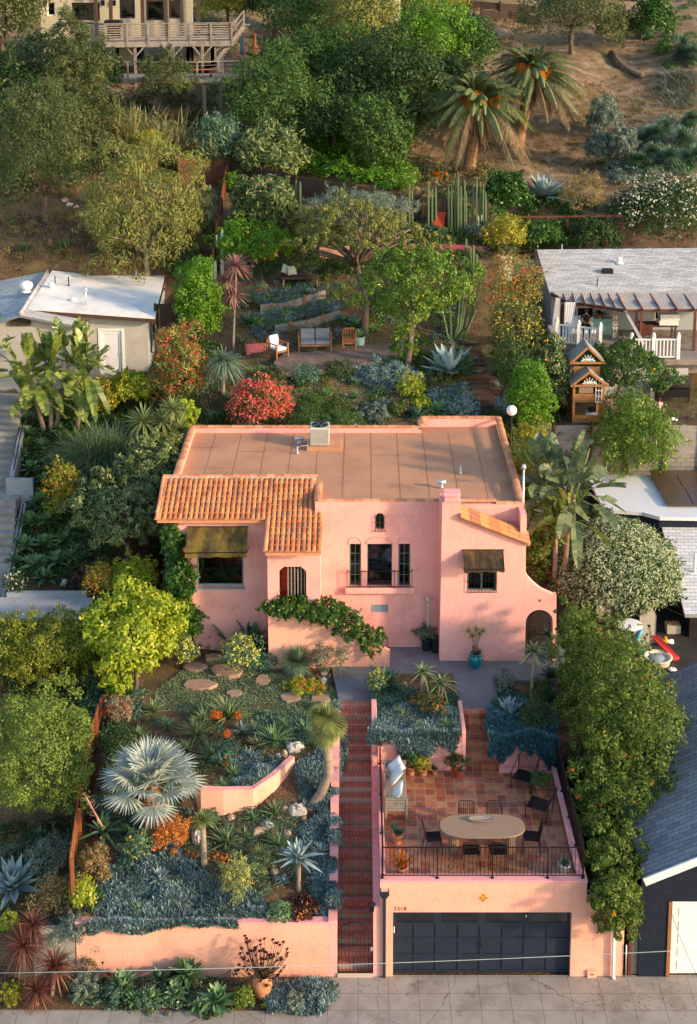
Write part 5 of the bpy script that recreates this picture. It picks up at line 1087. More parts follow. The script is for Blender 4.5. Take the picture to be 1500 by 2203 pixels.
p=zf3(1315,0,30.2); o=thing('cabinet','mint green low cabinet behind the porch railing','cabinet',p); box('body',M['mint'],o,p[0]-.6,30,9.65,p[0]+.6,30.5,10.45,bevel=.02)
for k in range(3): MB().box(p[0]-.56+.39*k,29.975,9.72,p[0]-.21+.39*k,29.999,10.38).build('cabinet_door',M['mint'],o)
p=zf3(1316,0,30.2); pot(None,(p[0]-.1,30.2,10.455),.13,.2,'terracotta') ; o=bpy.context.scene.objects['pot']; tag(o,'clay pot with a plant on the mint green porch cabinet','pot'); V,Q=rosette((p[0]-.1,30.2,10.6),.6,40,'strap',.09,.2,1.4,.4,4); tag(mesh_np('fern',V,Q,M['l_dark'],loc=(p[0]-.1,30.2,10.6)),'dark leafy plant in the pot on the porch cabinet','plant')
p=zf3(1342,0,29.9); sg=thing('sign_board','tall narrow wooden sign reading HOME leaning on the porch','sign',p); box('board',M['oldwood'],sg,p[0]-.15,29.4,9.65,p[0]+.15,29.43,10.95)
for ch_,zz in (('H',10.6),('O',10.32),('M',10.04),('E',9.75)): text(ch_,.28,(p[0]-.10,29.397,zz),M['white'],sg,'letter',ext=.004)
dt_=thing('dining_table','dark table on the porch of the grey shingled house','table',zf3(1440,0,29.3)); p=zf3(1440,0,29.3); box('tabletop',M['fenced'],dt_,p[0]-.9,28.9,10.36,p[0]+.9,29.8,10.41)
for sx in (-.8,.8):
    for sy in (29.0,29.7): box('leg',M['fenced'],dt_,p[0]+sx-.04,sy-.04,9.65,p[0]+sx+.04,sy+.04,10.358)
m=MB();
for k in range(7): a_=rnd.uniform(-.08,.08); m.box(p[0]+.1+a_,29.0+a_*.5,10.415+.075*k,p[0]+1.0+a_,29.6+a_*.5,10.478+.075*k)
bl_=thing('cushion_stack','stack of white seat cushions on the porch table','cushions',(p[0]+.5,29.3,10.41)); each(m,'cushion',M['cushion'],bl_,bevel=.02)
for k,(px,lb) in enumerate(((1400,'dark wooden chair at the left end of the porch table'),(1418,'dark wooden chair in front of the porch table'))):
    p=zf3(px,0,29.0-.3*k); c_=thing('chair',lb,'chair',p,'porch chairs'); box('seat',M['brown'],c_,p[0]-.22,p[1]-.22,10.08,p[0]+.22,p[1]+.22,10.12); box('backrest',M['brown'],c_,p[0]-.22,p[1]-.25,10.12,p[0]+.22,p[1]-.222,10.6)
    for sx in (-.2,.2):
        for sy in (-.2,.2): box('leg',M['brown'],c_,p[0]+sx-.02,p[1]+sy-.02,9.65,p[0]+sx+.02,p[1]+sy+.02,10.078)
for a_ in (('turbine',0),):
    pass
ov(1332,566,33.6,'half round louvred vent on the grey shingle roof','cone'); ov(1307,588,32.6,'small dark box vent on the grey shingle roof','box'); ov(1285,616,31.2,'thin white pipe near the front edge of the grey shingle roof','dark'); ov(1406,548,34.7,'metal flue on the ridge of the grey shingle roof','pipe'); ov(1209,537,35.3,'thin white pipe at the left end of the roof ridge','pipe')
ph=thing('playhouse','two storey cedar playhouse with grey gabled roofs in the right yard','playhouse',P3(1265,912,23.6)); b=P3(1265,912,22.7); bx0,bz=b[0],7.9; w2=.62; y0,y1=22.75,24.1
m=MB(); H=P3(1265,828,22.75)[2];
for sx in (-1,1):
    for yy in (y0,y1): MB().box(bx0+sx*w2-.05,yy-.05,bz-.1,bx0+sx*w2+.05,yy+.05,H+.9 if yy>y0 else H+.05).build('post',M['playwood'],ph)
h1=bz+.95; each(MB().box(bx0-w2+.051,y0-.03,bz,bx0+w2-.051,y0+.02,bz+.32).box(bx0-w2+.051,y0-.03,h1+.03,bx0+w2-.051,y0+.02,h1+.32),'front_board',M['playwood'],ph)
box('deck',M['playwood'],ph,bx0-w2,y0,h1-.05,bx0+w2,y1,h1); MB().box(bx0-w2-.02,y0+.06,bz,bx0-w2+.02,y1-.06,H+.02).build('side_panel',M['playwood'],ph); MB().box(bx0+w2-.02,y0+.5,h1,bx0+w2+.02,y1-.06,H+.02).build('side_panel',M['playwood'],ph); box('back_panel',M['dark'],ph,bx0-w2,y1-.02,bz,bx0+w2,y1,H)
box('shutter',M['oak'],ph,bx0-.42,y0-.06,h1+.36,bx0+.18,y0-.035,h1+.78)
m=MB().box(bx0+.28,y0-.06,h1-.05,bx0+.31,y0-.03,h1+1.02).box(bx0+.53,y0-.06,h1-.05,bx0+.56,y0-.03,h1+1.02)
for k in range(5): m.box(bx0+.31,y0-.058,h1-.05+.255*k,bx0+.53,y0-.032,h1-.02+.255*k)
m.box(bx0+.41,y0-.055,h1,bx0+.43,y0-.035,h1+.98).build('white_door',M['white'],ph)
MB().box(bx0-w2+.05,y0+.60,H+.05,bx0+w2-.05,y0+.63,H+.62).build('upper_panel',M['playwood'],ph)
def gable(yf,yb,zb_,hw,hr,n):
    r=MB(); r.slab([(bx0-hw,yf-.12,zb_),(bx0,yf-.12,zb_+hr),(bx0,yb,zb_+hr),(bx0-hw,yb,zb_)],.05).build('gable_roof',M['greyboard'],ph); r=MB(); r.slab([(bx0+.002,yf-.12,zb_+hr),(bx0+hw,yf-.12,zb_),(bx0+hw,yb,zb_),(bx0+.002,yb,zb_+hr)],.05).build('gable_roof',M['greyboard'],ph)
    m=MB(); m.bar((bx0-hw,yf-.13,zb_-.05),(bx0,yf-.13,zb_+hr-.05),.03,.09).bar((bx0+hw,yf-.13,zb_-.05),(bx0,yf-.13,zb_+hr-.05),.03,.09).bar((bx0-hw*.9,yf-.13,zb_-.02),(bx0+hw*.9,yf-.13,zb_-.02),.03,.09).build('barge_board',M['playwood'],ph)
    m=MB();
    for k in range(7): t=PI*k/6; m.bar((bx0,yf-.16,zb_+.08),(bx0+.27*math.cos(t),yf-.16,zb_+.08+.27*math.sin(t)),.025)
    m.tube([(bx0+.3*math.cos(PI*k/8),yf-.16,zb_+.06+.1*math.sin(PI*k/8)) for k in range(9)],.02,5).build('sunburst',M['white'],ph)
gable(y0,y0+.8,H+.02,.78,.62,0); gable(y0+.55,y1+.3,H+.85,.74,.72,1)
MB().hexa([(bx0+w2+.05,y0+.6,h1),(bx0+w2+.05,y0+.15,h1),(bx0+w2+.75,y0-.1,bz+.05),(bx0+w2+.75,y0+.4,bz+.05),(bx0+w2+.05,y0+.6,h1+.08),(bx0+w2+.05,y0+.15,h1+.08),(bx0+w2+.75,y0-.1,bz+.12),(bx0+w2+.75,y0+.4,bz+.12)]).build('ramp',M['greenpl'] if 0 else M['oldwood'],ph)
tc=thing('toy_car','small white ride on toy stored under the playhouse','toy',(bx0+.2,23.2,7.95)); box('body',M['white'],tc,bx0-.05,23.0,8.0,bx0+.5,23.4,8.22,bevel=.08); MB().box(bx0+.1,23.05,8.22,bx0+.35,23.35,8.4).build('cabin',M['blackcloth'],tc,bevel=.04)
for sx in (.03,.42):
    MB().tube([(bx0+sx,22.98,8.0),(bx0+sx,23.04,8.0)],.08,10).build('wheel',M['iron'],tc)
p=G(1210,862); tp=thing('trampoline','round trampoline with a bright blue rim left of the playhouse','trampoline',p); m=MB()
MB().tube([(p[0]+1.2*math.cos(2*PI*k/28),p[1]+1.5*math.sin(2*PI*k/28),p[2]+.75) for k in range(29)],.10,6,cap=False).build('rim',M['bluepl'],tp); MB().lathe((p[0],p[1],p[2]+.74),[(1.15,0),(1.15,.01),(0,.01)],24,1,1.25,cap=False).build('mat',M['iron'],tp)
for k in range(5): t=2*PI*k/5; MB().tube([(p[0]+1.15*math.cos(t),p[1]+1.4*math.sin(t),p[2]-.1),(p[0]+1.15*math.cos(t),p[1]+1.4*math.sin(t),p[2]+.7)],.03,6).build('leg',M['metal'],tp)
p=G(1446,862); gr=thing('barbecue_grill','large black barbecue grill in front of the white lattice','grill',p); x,y,z=p
MB().tube([(x-.75,y,z+.85),(x+.75,y,z+.85)],.27,14).build('barrel',M['blackcloth'],gr); MB().box(x-.72,y-.28,z+.25,x+.72,y+.25,z+.62).build('cabinet',M['iron'],gr); MB().box(x-1.05,y-.2,z+.72,x-.77,y+.2,z+.76).build('side_shelf',M['iron'],gr); box('gas_bottle_cover',M['plasticgrey'],gr,x-1.02,y-.15,z+.0,x-.80,y+.1,z+.6,bevel=.04)
for sx in (-.68,.68):
    for sy in (-.22,.2): box('leg',M['iron'],gr,x+sx-.025,y+sy-.025,z-.05,x+sx+.025,y+sy+.025,z+.249)
for sx in (-.25,.35): MB().tube([(x+sx-.1,y-.27,z+.92),(x+sx+.1,y-.27,z+.92)],.02,6).build('handle',M['metal'],gr)
p=G(1372,872); tb_=thing('plastic_tub','white plastic laundry tub lying on the lawn behind the citrus bush','tub',p); MB().lathe(p,[(.16,0),(.2,.22),(.23,.24),(.2,.25),(.15,.03),(0,.03)],14,1.3,1,cap=False).build('basin',M['white'],tb_); MB().tube([(p[0]-.2,p[1]-.2,p[2]+.2),(p[0],p[1]-.32,p[2]+.2),(p[0]+.2,p[1]-.2,p[2]+.2)],.02,5).build('handle',M['white'],tb_)
bw=thing('block_wall','grey block retaining wall with wooden boards on top in the right yard','wall',P3(1300,1010,22)); MB().box(6.6,22.0,3.5,26,22.25,6.75).build('blocks',M['block'],bw)
m=MB()
for k in range(12):
    x=6.7+k*1.55
    for j in range(4): m.box(x,21.99-.01*(j%2),6.76+.32*j,x+1.53,22.03,7.07+.32*j)
m.build('boards',M['greyboard'],bw); m=MB()
for k in range(13): m.box(6.62+k*1.55,21.90,6.0 if k%3 else 4,6.72+k*1.55,21.98,8.2)
each(m,'post',M['brown'] ,bw)
nh=thing('neighbour_house','dark navy house with a white flat roof and solar panels on the right','house',(12,18,4)); zr=6.25
def Zp(px,py,Z): return tuple(float(q) for q in atZ(px,py,Z))
A_=Zp(1262,1021,zr);B_=Zp(1388,1020,zr);C_=Zp(1420,1112,zr);D_=Zp(1382,1102,zr);E_=Zp(1300,1096,zr); Fb=Zp(1640,1022,zr); Fc=Zp(1640,1116,zr)
MB().slab([E_,D_,C_,Fc,Fb,A_],.14).build('flat_roof',M['whiteroof'],nh)
MB().slab([(E_[0]+.08,E_[1]+.05,zr-.15),(D_[0],D_[1]+.05,zr-.15),(C_[0],C_[1]+.1,zr-.15),(Fc[0],C_[1]+.1,zr-.15),(Fb[0],A_[1]-.1,zr-.15),(A_[0]+.08,A_[1]-.1,zr-.15)],2.6).build('wall',M['navy'],nh)
for i in range(2):
    for j in range(4):
        a_=Zp(1386+14*i+0,1024+44*i,zr+.0); x=11.0+j*1.02; yb=21.0-1.75*i; x0_=Zp(1394,1025,zr)[0]+.45*0
        x=x0_+.1+j*1.04+ .28*0; MB().hexa([(x,yb-1.7,zr+.08),(x+1.0,yb-1.7,zr+.08),(x+1.0,yb,zr+.16),(x,yb,zr+.16),(x,yb-1.7,zr+.12),(x+1.0,yb-1.7,zr+.12),(x+1.0,yb,zr+.20),(x,yb,zr+.20)]).build('solar_panel',M['solar'],nh)
s0=P3(1420,1117,17.3); s1=P3(1640,1119,17.3); s2=P3(1640,1322,11.6); s3=P3(1474,1322,11.6); s3=(s0[0]+.05,s3[1],s3[2])
s0=(s3[0],s0[1],s0[2]); MB().slab([(P3(1474,1322,11.6)[0],11.6,s3[2]),s2,s1,(P3(1420,1117,17.3)[0],17.3,s0[2])],.12).build('shingle_roof',M['shw'],nh)
MB().ext([(P3(1430,1140,16.9)[0]+.1,3.4),(30,3.4),(30,s0[2]-.6),(P3(1430,1140,16.9)[0]+.1,s0[2]-.6)],[],lambda u,v:(u,16.4,v),(0,.1,0)).build('inner_wall',M['navy'],nh);
w0=P3(1474,1322,11.9); MB().add([(P3(1420,1117,17.3)[0]+.2,17.2,3.4),(w0[0]+.2,12.0,3.4),(w0[0]+.2,12.0,w0[2]-.2),(P3(1420,1117,17.3)[0]+.2,17.2,s0[2]-.15)],[(0,1,2,3)]).build('side_wall',M['navy'],nh)
p=P3(1494,1240,14); MB().tube([p,(p[0],p[1],p[2]+.9)],.05,8).build('vent_pipe',M['white'],nh)
pa=tag(MB().slab([(7.3,9.0,3.72),(16,9.0,3.72),(16,17,3.72),(7.3,17,3.72)],.2).build('patio',M['darkpatio']),kind='structure')
ut=thing('patio_table','round white glass topped table on the right patio','table',P3(1353,1395,12.6)); p=Zp(1353,1343,4.75); MB().lathe((p[0],p[1],4.72),[(.46,0),(.48,.02),(.46,.03),(.3,.045),(.1,.05),(0,.05)],28,cap=False).build('tabletop',M['white'],ut); MB().lathe((p[0],p[1],3.72),[(.25,0),(.25,.03),(.05,.06),(.04,1.0)],12).build('pedestal',M['metal'],ut)
pc=thing('play_castle','grey plastic toddler play house with a red slide on the right patio','toy',Zp(1385,1400,3.8)); p=Zp(1378,1405,3.75); x,y=p[0],p[1]
def pent(x0,x1,y0,z0,z1,zp_,name):
    return MB().ext([(x0,z0),(x1,z0),(x1,z1),((x0+x1)/2+.12,zp_),((x0+x1)/2-.12,zp_),(x0,z1)],[[((x0+x1)/2-.08,z0+.45),((x0+x1)/2+.08,z0+.45),((x0+x1)/2+.08,z0+.68),((x0+x1)/2-.08,z0+.68)]],lambda u,v:(u,y0,v),(0,.10,0)).build(name,M['plasticgrey'],pc,bevel=.02)
pent(x-.25,x+.33,y,3.73,4.55,4.78,'panel'); pent(x+.1,x+.68,y+.75,3.73,4.75,5.0,'panel')
MB().hexa([(x+.35,y+.2,4.25),(x+.65,y+.1,4.3),(x+1.25,y-.5,3.78),(x+1.0,y-.65,3.78),(x+.35,y+.2,4.32),(x+.65,y+.1,4.37),(x+1.25,y-.5,3.86),(x+1.0,y-.65,3.86)]).build('slide',M['redplastic'],pc,bevel=.02)
MB().tube([(x-.2,y-.03,3.9),(x-.15,y-.03,4.3),(x,y-.03,4.62)],.06,8).build('climber',M['bluepl'],pc); MB().tube([(x-.18,y-.1,3.78),(x+.02,y-.2,3.98),(x+.1,y-.2,3.78)],.07,8).build('step',M['greenpl'],pc)
p=Zp(1415,1425,3.75); ar_=thing('water_table','round sand coloured paddling tub beside the red slide','tub',p); MB().lathe((p[0],p[1],3.73),[(.4,0),(.44,.2),(.50,.24),(.46,.26),(.36,.22),(.34,.1),(0,.1)],28,cap=False).build('basin',M['cream'],ar_); MB().lathe((p[0],p[1],3.9),[(.35,0),(.35,.01),(0,.01)],24,cap=False).build('water',M['bluegrey'],ar_)
p=Zp(1447,1358,3.75); fp=thing('fire_pit','small rectangular fire pit glowing orange on the dark right patio','fire pit',p); box('box',M['plasticgrey'],fp,p[0]-.25,p[1]-.2,3.73,p[0]+.25,p[1]+.2,4.05,bevel=.02); V,Q=leaves(np.array([[p[0],p[1],4.08]])+rng.normal(0,.07,(40,3))*np.array([1.4,1,.3]),nz(rng.normal(size=(40,3))),.06,.05); mesh_np('embers',V,Q,M['f_orange'],fp)
p=Zp(1423,1385,3.75); tt=thing('toy_truck','small yellow toy truck on the right patio','toy',p); box('bed',M['yellowpl'],tt,p[0]-.16,p[1]-.08,3.80,p[0]+.1,p[1]+.08,3.93,bevel=.02); box('cab',M['yellowpl'],tt,p[0]+.101,p[1]-.08,3.80,p[0]+.2,p[1]+.08,4.0,bevel=.02)
for sx in (-.1,.12): MB().tube([(p[0]+sx,p[1]-.10,3.78),(p[0]+sx,p[1]+.10,3.78)],.05,10).build('wheel',M['iron'],tt)
for (px,py,lb) in ((1447,1443,'crumpled white cloth on the patio boards at the far right'),(1442,1383,'white plastic toy in front of the fire pit')):
    p=Zp(px,py,3.75); tag(MB().rock((p[0],p[1],3.80),.16,.12,.07,px).build('white_bundle',M['white'],loc=p),lb,'bundle')
p=Zp(1300,1350,3.75); ch_=thing('patio_chair','pale sling patio chair in the shade left of the white table','chair',p); x,y=p[0],p[1]; MB().hexa([(x-.25,y-.25,4.1),(x+.25,y-.25,4.1),(x+.25,y+.2,4.05),(x-.25,y+.2,4.05),(x-.25,y-.25,4.13),(x+.25,y-.25,4.13),(x+.25,y+.2,4.08),(x-.25,y+.2,4.08)]).build('seat',M['plasticgrey'],ch_); MB().hexa([(x-.25,y+.2,4.1),(x+.25,y+.2,4.1),(x+.25,y+.23,4.1),(x-.25,y+.23,4.1),(x-.25,y+.42,4.6),(x+.25,y+.42,4.6),(x+.25,y+.45,4.6),(x-.25,y+.45,4.6)]).build('backrest',M['plasticgrey'],ch_)
for sx in (-.25,.25): MB().tube([(x+sx,y-.3,3.72),(x+sx,y-.25,4.1),(x+sx,y+.25,4.1),(x+sx,y+.35,3.72)],.015,6).build('leg',M['iron'],ch_)
y=9.0; rl=thing('wooden_railing','weathered wooden railing at the front edge of the right patio','railing',P3(1465,1540,9)); x0_=P3(1385,1480,8.9)[0]; x1_=x0_+6; zt1=P3(1465,1455,8.9)[2]; zb1=P3(1465,1522,8.9)[2]
MB().bar((x0_,8.9,zt1),(x1_,8.9,zt1),.12,.05).bar((x0_,8.9,zb1+.1),(x1_,8.9,zb1+.1),.05,.08).build('rail',M['oldwood'],rl); m=MB()
for k in range(34): m.bar((x0_+.17*k,8.88,zb1+.05),(x0_+.17*k,8.88,zt1-.03),.04)
m.build('balusters',M['oldwood'],rl); m=MB().bar((P3(1460,0,8.9)[0],8.82,zb1),(P3(1460,0,8.9)[0],8.82,zt1),.10); m.build('post',M['oldwood'],rl)
MB().bar((x0_,8.85,zb1-.12),(x1_,8.85,zb1-.12),.08,.2).build('rim_board',M['oldwood'],rl)
bg_=thing('neighbour_garage','navy stucco garage with a grey shingle roof and white door at the bottom right','garage',(9,0,0))
e0=P3(1388,1893,-.35); e1=P3(1540,1833,-.35); sl_=(e1[2]-e0[2])/(e1[0]-e0[0]); x2=e0[0]+5; YB=8.4; yk=P3(1240,1560,YB)
MB().slab([(e0[0],-.35,e0[2]),(x2,-.35,e0[2]+sl_*(x2-e0[0])),(x2,YB,e0[2]+sl_*(x2-e0[0])),(e0[0],YB,e0[2])],.1).build('roof',M['shg'],bg_)
MB().bar((e0[0]-.02,-.37,e0[2]-.05),(x2,-.37,e0[2]-.05+sl_*(x2-e0[0])),.05,.22).build('fascia',M['white'],bg_)
wx0=P3(1376,2000,0)[0]; d0=P3(1447,1941,0); d1=P3(1443,2098,0); xr=14
MB().ext([(wx0,-.1),(d0[0]-.10,-.1),(d0[0]-.10,d0[2]+.02),(d0[0]+2.6,d0[2]+.02),(d0[0]+2.6,-.1),(d0[0]+3,-.1),(d0[0]+3,e0[2]+sl_*(d0[0]+3-e0[0])-.12),(e0[0],e0[2]-.12),(wx0,e0[2]-.1)],[],lambda u,v:(u,0,v),(0,.2,0)).build('front_wall',M['navy'],bg_)
MB().box(wx0,.202,-.1,wx0+.15,YB,e0[2]-.12).build('side_wall',M['navy'],bg_); dd=MB().box(d0[0],.10,0.03,d0[0]+2.6,.14,d0[2]).build('door',M['white'],bg_); MB().box(d0[0]-.099,-.03,0,d0[0]-.001,.13,d0[2]+.018).build('door_post',M['teak'],bg_)
m=MB()
for j in range(5):
    for k in range(3): x=d0[0]+.22+k*.8; z=.1+j*.405; m.box(x,.085,z+.05,x+.62,.0995,z+.09).box(x,.085,z+.28,x+.62,.0995,z+.32).box(x,.085,z+.091,x+.03,.0995,z+.279).box(x+.59,.085,z+.091,x+.62,.0995,z+.279)
m.build('door_panel',M['white'],dd)
tag(MB().box(7.42,.02,0,7.50,.14,2.6).build('fence_post',M['brown'],loc=(7.45,.1,0)),'tall brown wooden post in the gap between the two garages','post'); tag(MB().box(7.51,.1,0,7.72,.16,2.4).build('gap_board',M['oldwood'],loc=(7.6,.1,0)),'weathered vertical board beside the navy garage wall','board'); tag(MB().tube([(7.36,-.02,0),(7.34,-.02,1.0)],.018,6).build('conduit_pipe',M['metal'],loc=(7.35,0,0)),'thin grey conduit in the gap between the two garages','pipe')
hh=thing('hill_house','pale yellow clapboard house with a big wooden deck at the top left','house',(-22,60,19)); YH=60;
def RX(a,b,c,d,Y=YH): return rect(a,b,c,d,Y)
ws_=[RX(102,4,118,34),RX(155,6,214,44),RX(258,-2,290,40),RX(315,0,352,44),RX(363,0,388,40)]
wl_=[RX(232,94,245,130),RX(257,92,292,140),RX(410,84,452,136)]
q=RX(92,-80,412,160); MB().ext([(q[0][0],q[0][1]-3),(q[1][0],q[1][1]-3),(q[2][0],q[2][1]),(q[3][0],q[3][1])],ws_+wl_,lambda u,v:(u,YH,v),(0,.25,0)).build('wall',M['clap'],hh)
for r_ in ws_[:1]: window(r_,YH,1,1,'white',hh,.08)
for r_ in ws_[1:]+wl_: window(r_,YH,2 if r_[1][0]-r_[0][0]>1.2 else 1,1,'fenced',hh,.12)
for px in (208,240,308,358,392,428): p=P3(px,72,YH-.6); MB().bar((p[0],YH-.6,p[2]-1),(p[0],YH-.6,p[2]+4),.22).build('porch_post',M['fenced'],hh)
for px in (98,222,246): p=P3(px,5,YH-.1); MB().box(p[0]-.1,YH-.2,p[2]-.2,p[0]+.1,YH-.001,p[2]+.15).build('wall_lamp',M['iron'],hh)
b_=RX(412,84,480,140,YH+2); MB().ext([(b_[0][0],b_[0][1]-2),(b_[1][0],b_[1][1]-2),(b_[2][0],b_[2][1]+.6),(b_[3][0],b_[3][1]+.6)],[],lambda u,v:(u,YH+2,v),(0,.2,0)).build('rear_wall',M['clap'],hh)
dk=thing('wooden_deck','large raised wooden deck with slatted rails in front of the hill house','deck',P3(365,80,56)); YD=54.5
d0_=P3(228,90,YD); d1_=P3(500,80,YD+1.5); dz=d0_[2];
c0=(d0_[0],YD,dz);c1=(d1_[0],YD+1.2,dz); c2=(d1_[0],59.8,dz); c3=(P3(176,80,57)[0],59.8,dz); c4=(P3(176,80,57)[0],57,dz)
MB().slab([c0,c1,c2,c3,c4],.12).build('deck_floor',M['oldwood'],dk)
m=MB(); rl_=MB(); ps=MB();
def slatrail(a_,b_,n,open_=True,fl=.0):
    a_=Vector(a_);b_=Vector(b_)
    for j in range(7): z=.15+j*.15; rl_.bar(a_+Vector((0,0,z)),b_+Vector((0,0,z)),.03,.07 if j else .11)
    rl_.bar(a_+Vector((0,0,1.13)),b_+Vector((0,0,1.13)),.16,.05); rl_.bar(a_+Vector((0,-.04,-.18)),b_+Vector((0,-.04,-.18)),.06,.34)
    for i in range(n+1): p=a_.lerp(b_,i/n)+Vector((0,-.06,0)); ps.bar(p-Vector((0,0,.3)),p+Vector((0,0,1.13)),.11)
slatrail(c0,c1,6); slatrail(c4,c0,2); slatrail(c1,c2,2)
for px in (228,292,345,392,437): p=P3(px,95,YD+.3);
for px in (228,290,372,435):
    x=P3(px,95,YD+.3)[0]; g_=float(ground(x,YD+.4)); ps.bar((x,YD+.4,g_-.3),(x,YD+.4,dz-.1),.16); rl_.bar((x,YD+.4,dz-1.0),(x+.7,YD+.4,dz-.2),.1); rl_.bar((x,YD+.4,dz-1.0),(x-.7,YD+.4,dz-.2),.1)
rl_.build('rails',M['oldwood'],dk); each(ps,'post',M['oldwood'],dk)
a_=Vector(P3(527,52,57)); b_=Vector(P3(465,128,56)); m=MB()
for k in range(11): p=a_.lerp(b_,k/10); m.box(p.x-.2,56.3,p.z-.05,p.x+.3,57.4,p.z)
m.build('stair_treads',M['oldwood'],dk); MB().bar(a_+Vector((0,-.7,-.1)),b_+Vector((0,-.3,-.1)),.08,.25).bar(a_+Vector((0,-.7,.9)),b_+Vector((0,-.3,.9)),.06,.08).bar(a_+Vector((0,-.7,.5)),b_+Vector((0,-.3,.5)),.04,.06).bar(a_+Vector((0,-.7,-.1)),a_+Vector((0,-.7,.9)),.12).bar(b_+Vector((0,-.3,-.1)),b_+Vector((0,-.3,.9)),.12).build('stair_rail',M['oldwood'],dk)
ld=thing('lower_deck','lower wooden deck with wire railing below the hill house','deck',P3(430,170,50)); YE=49.5; m=MB(); A_=Vector(P3(225,150,YE));B_=Vector(P3(425,170,YE)); C_=Vector(P3(515,162,YE+1)); C_.z=A_.z=B_.z
MB().slab([A_,B_,C_,(C_.x,53,C_.z),(A_.x,53,A_.z)],.15).build('deck_floor',M['oldwood'],ld); r_=MB(); q_=MB()
for a_,b_,n in ((A_,B_,4),(B_,C_,2)):
    for z in (.3,.55,.8): r_.bar(a_+Vector((0,0,z)),b_+Vector((0,0,z)),.02)
    r_.bar(a_+Vector((0,0,1.02)),b_+Vector((0,0,1.02)),.14,.05); r_.bar(a_+Vector((0,-.05,-.12)),b_+Vector((0,-.05,-.12)),.05,.25)
    for i in range(n+1): p=a_.lerp(b_,i/n); q_.bar(p-Vector((0,0,.2)),p+Vector((0,0,1.0)),.11)
for px in (440,475,505): x=P3(px,170,YE+.5)[0]; g_=float(ground(x,YE+.5)); q_.bar((x,YE+.5,g_-.3),(x,YE+.5,A_.z-.1),.16); r_.bar((x,YE+.5,g_+.2),(x+1.2,YE+.6,A_.z-.2),.1)
r_.build('rails',M['oldwood'],ld); each(q_,'post',M['oldwood'],ld)
p=P3(437,165,51); o=thing('bench','orange topped bench on the lower deck','bench',p); zz=A_.z; box('seat',M['redcush'],o,p[0]-.6,50.6,zz+.4,p[0]+.6,51,zz+.5);
for sx in (-.5,.5): box('leg',M['fenced'],o,p[0]+sx-.05,50.65,zz,p[0]+sx+.05,50.95,zz+.398)
p=P3(549,120,56); o=thing('chiminea','rusty orange steel chimney fire pit beside the deck stairs','fire pit',G(549,122)); p=G(549,122); MB().lathe(p,[(.15,0),(.35,.2),(.4,.45),(.25,.7),(.1,.9),(.09,1.7),(0,1.7)],14,cap=False).build('body',M['rust'],o)
p=P3(523,140,53); g_=G(523,143); o=thing('patio_umbrella','closed grey umbrella right of the deck stairs','umbrella',g_); MB().tube([g_,(g_[0],g_[1],g_[2]+2.6)],.03,6).build('pole',M['metal'],o); MB().lathe((g_[0],g_[1],g_[2]+.8),[(.06,0),(.22,.1),(.2,.5),(.1,1.5),(0,1.9)],9,cap=False).build('canopy',M['greycush'],o)
p=P3(244,38,57); zz=dz; o=thing('barbecue_grill','black covered barbecue on the deck of the hill house','grill',(p[0],57,dz)); MB().box(p[0]-.6,56.7,dz+.8,p[0]+.6,57.3,dz+1.25).build('hood',M['iron'],o,bevel=.15); box('cabinet',M['iron'],o,p[0]-.4,56.75,dz,p[0]+.4,57.25,dz+.798)
tw=thing('white_building','corner of a white building with a dark window at the top centre','building',P3(840,40,66)); r1=rect(824,-30,862,46,66); r2=rect(827,17,849,38,66)
MB().ext(r1,[r2],lambda u,v:(u,66,v),(0,3,0)).build('wall',M['cream'],tw); window(r2,66,2,1,'white',tw,.08)
for i,(x0_,y0_,x1_,y1_) in enumerate(((1000,18,1075,24),(1075,24,1150,30),(1035,38,1100,46),(1095,44,1160,52))):
    a_=G(x0_,y0_);b_=G(x1_,y1_); o=thing('timber_edging',('upper left','upper right','lower left','lower right')[i]+' dark timber terrace board on the hillside behind the palms','edging',a_); MB().bar(Vector(a_)+Vector((0,0,.3)),Vector(b_)+Vector((0,0,.3)),.1,.7).build('board',M['fenced'],o); each(MB().bar(Vector(a_),Vector(a_)+Vector((0,-.1,.8)),.14).bar(Vector(b_),Vector(b_)+Vector((0,-.1,.8)),.14),'stake',M['fenced'],o)
board_fence('wooden_fence','dark timber fence at the top right edge of the hillside',[(1290,18,80),(1365,22,80)],1.6,'fenced',bw=.4)
hs_=thing('hill_steps','narrow timber steps climbing the hillside at the top right','steps',G(1357,105)); m=MB()
for k in range(14): p=G(1357+k*.6,104-k*7.5); m.box(p[0]-.55,p[1]-.1,p[2]-.2,p[0]+.55,p[1]+.35,p[2]+.10)
each(m,'step',M['oldwood'],hs_)
p=G(1378,100); tag(MB().tube([p,(p[0]+.35,p[1],p[2]+3.6)],.04,6).build('pole',M['metal'],loc=p),'thin leaning metal pole on the hillside beside the timber steps','pole')
p=[G(1316,122),G(1332,146),G(1352,158),G(1382,172)]; tag(MB().tube([Vector(q)+Vector((0,0,.2+.1*(i%2))) for i,q in enumerate(p)],[.32,.3,.25,.2],9).build('fallen_log',M['bark'],loc=p[0]),'dark fallen log lying on the dry hillside','log')
rf_=thing('post_rail_fence','rusty brown post and wire fence above the grey shingle roof','fence',G(1140,500)); m=MB(); ps=MB(); pp=[P3(x_,467-(x_-1100)*.012,38.4) for x_ in (1098,1140,1180,1222,1263,1308,1340)]
for a_,b_ in zip(pp[:-1],pp[1:]): m.bar(a_,b_,.07,.09)
m.build('rail',M['brown'],rf_)
for q in pp: ps.bar((q[0],q[1],float(ground(q[0],q[1]))-.1),q,.09)
each(ps,'post',M['brown'],rf_)
p=P3(1110,556,36); tag(MB().box(p[0]-.9,35.8,p[2]-.9,P3(1160,556,36)[0],36.0,p[2]).build('low_wall',M['cream'],loc=p),'low pale retaining wall left of the grey shingled roof','wall')
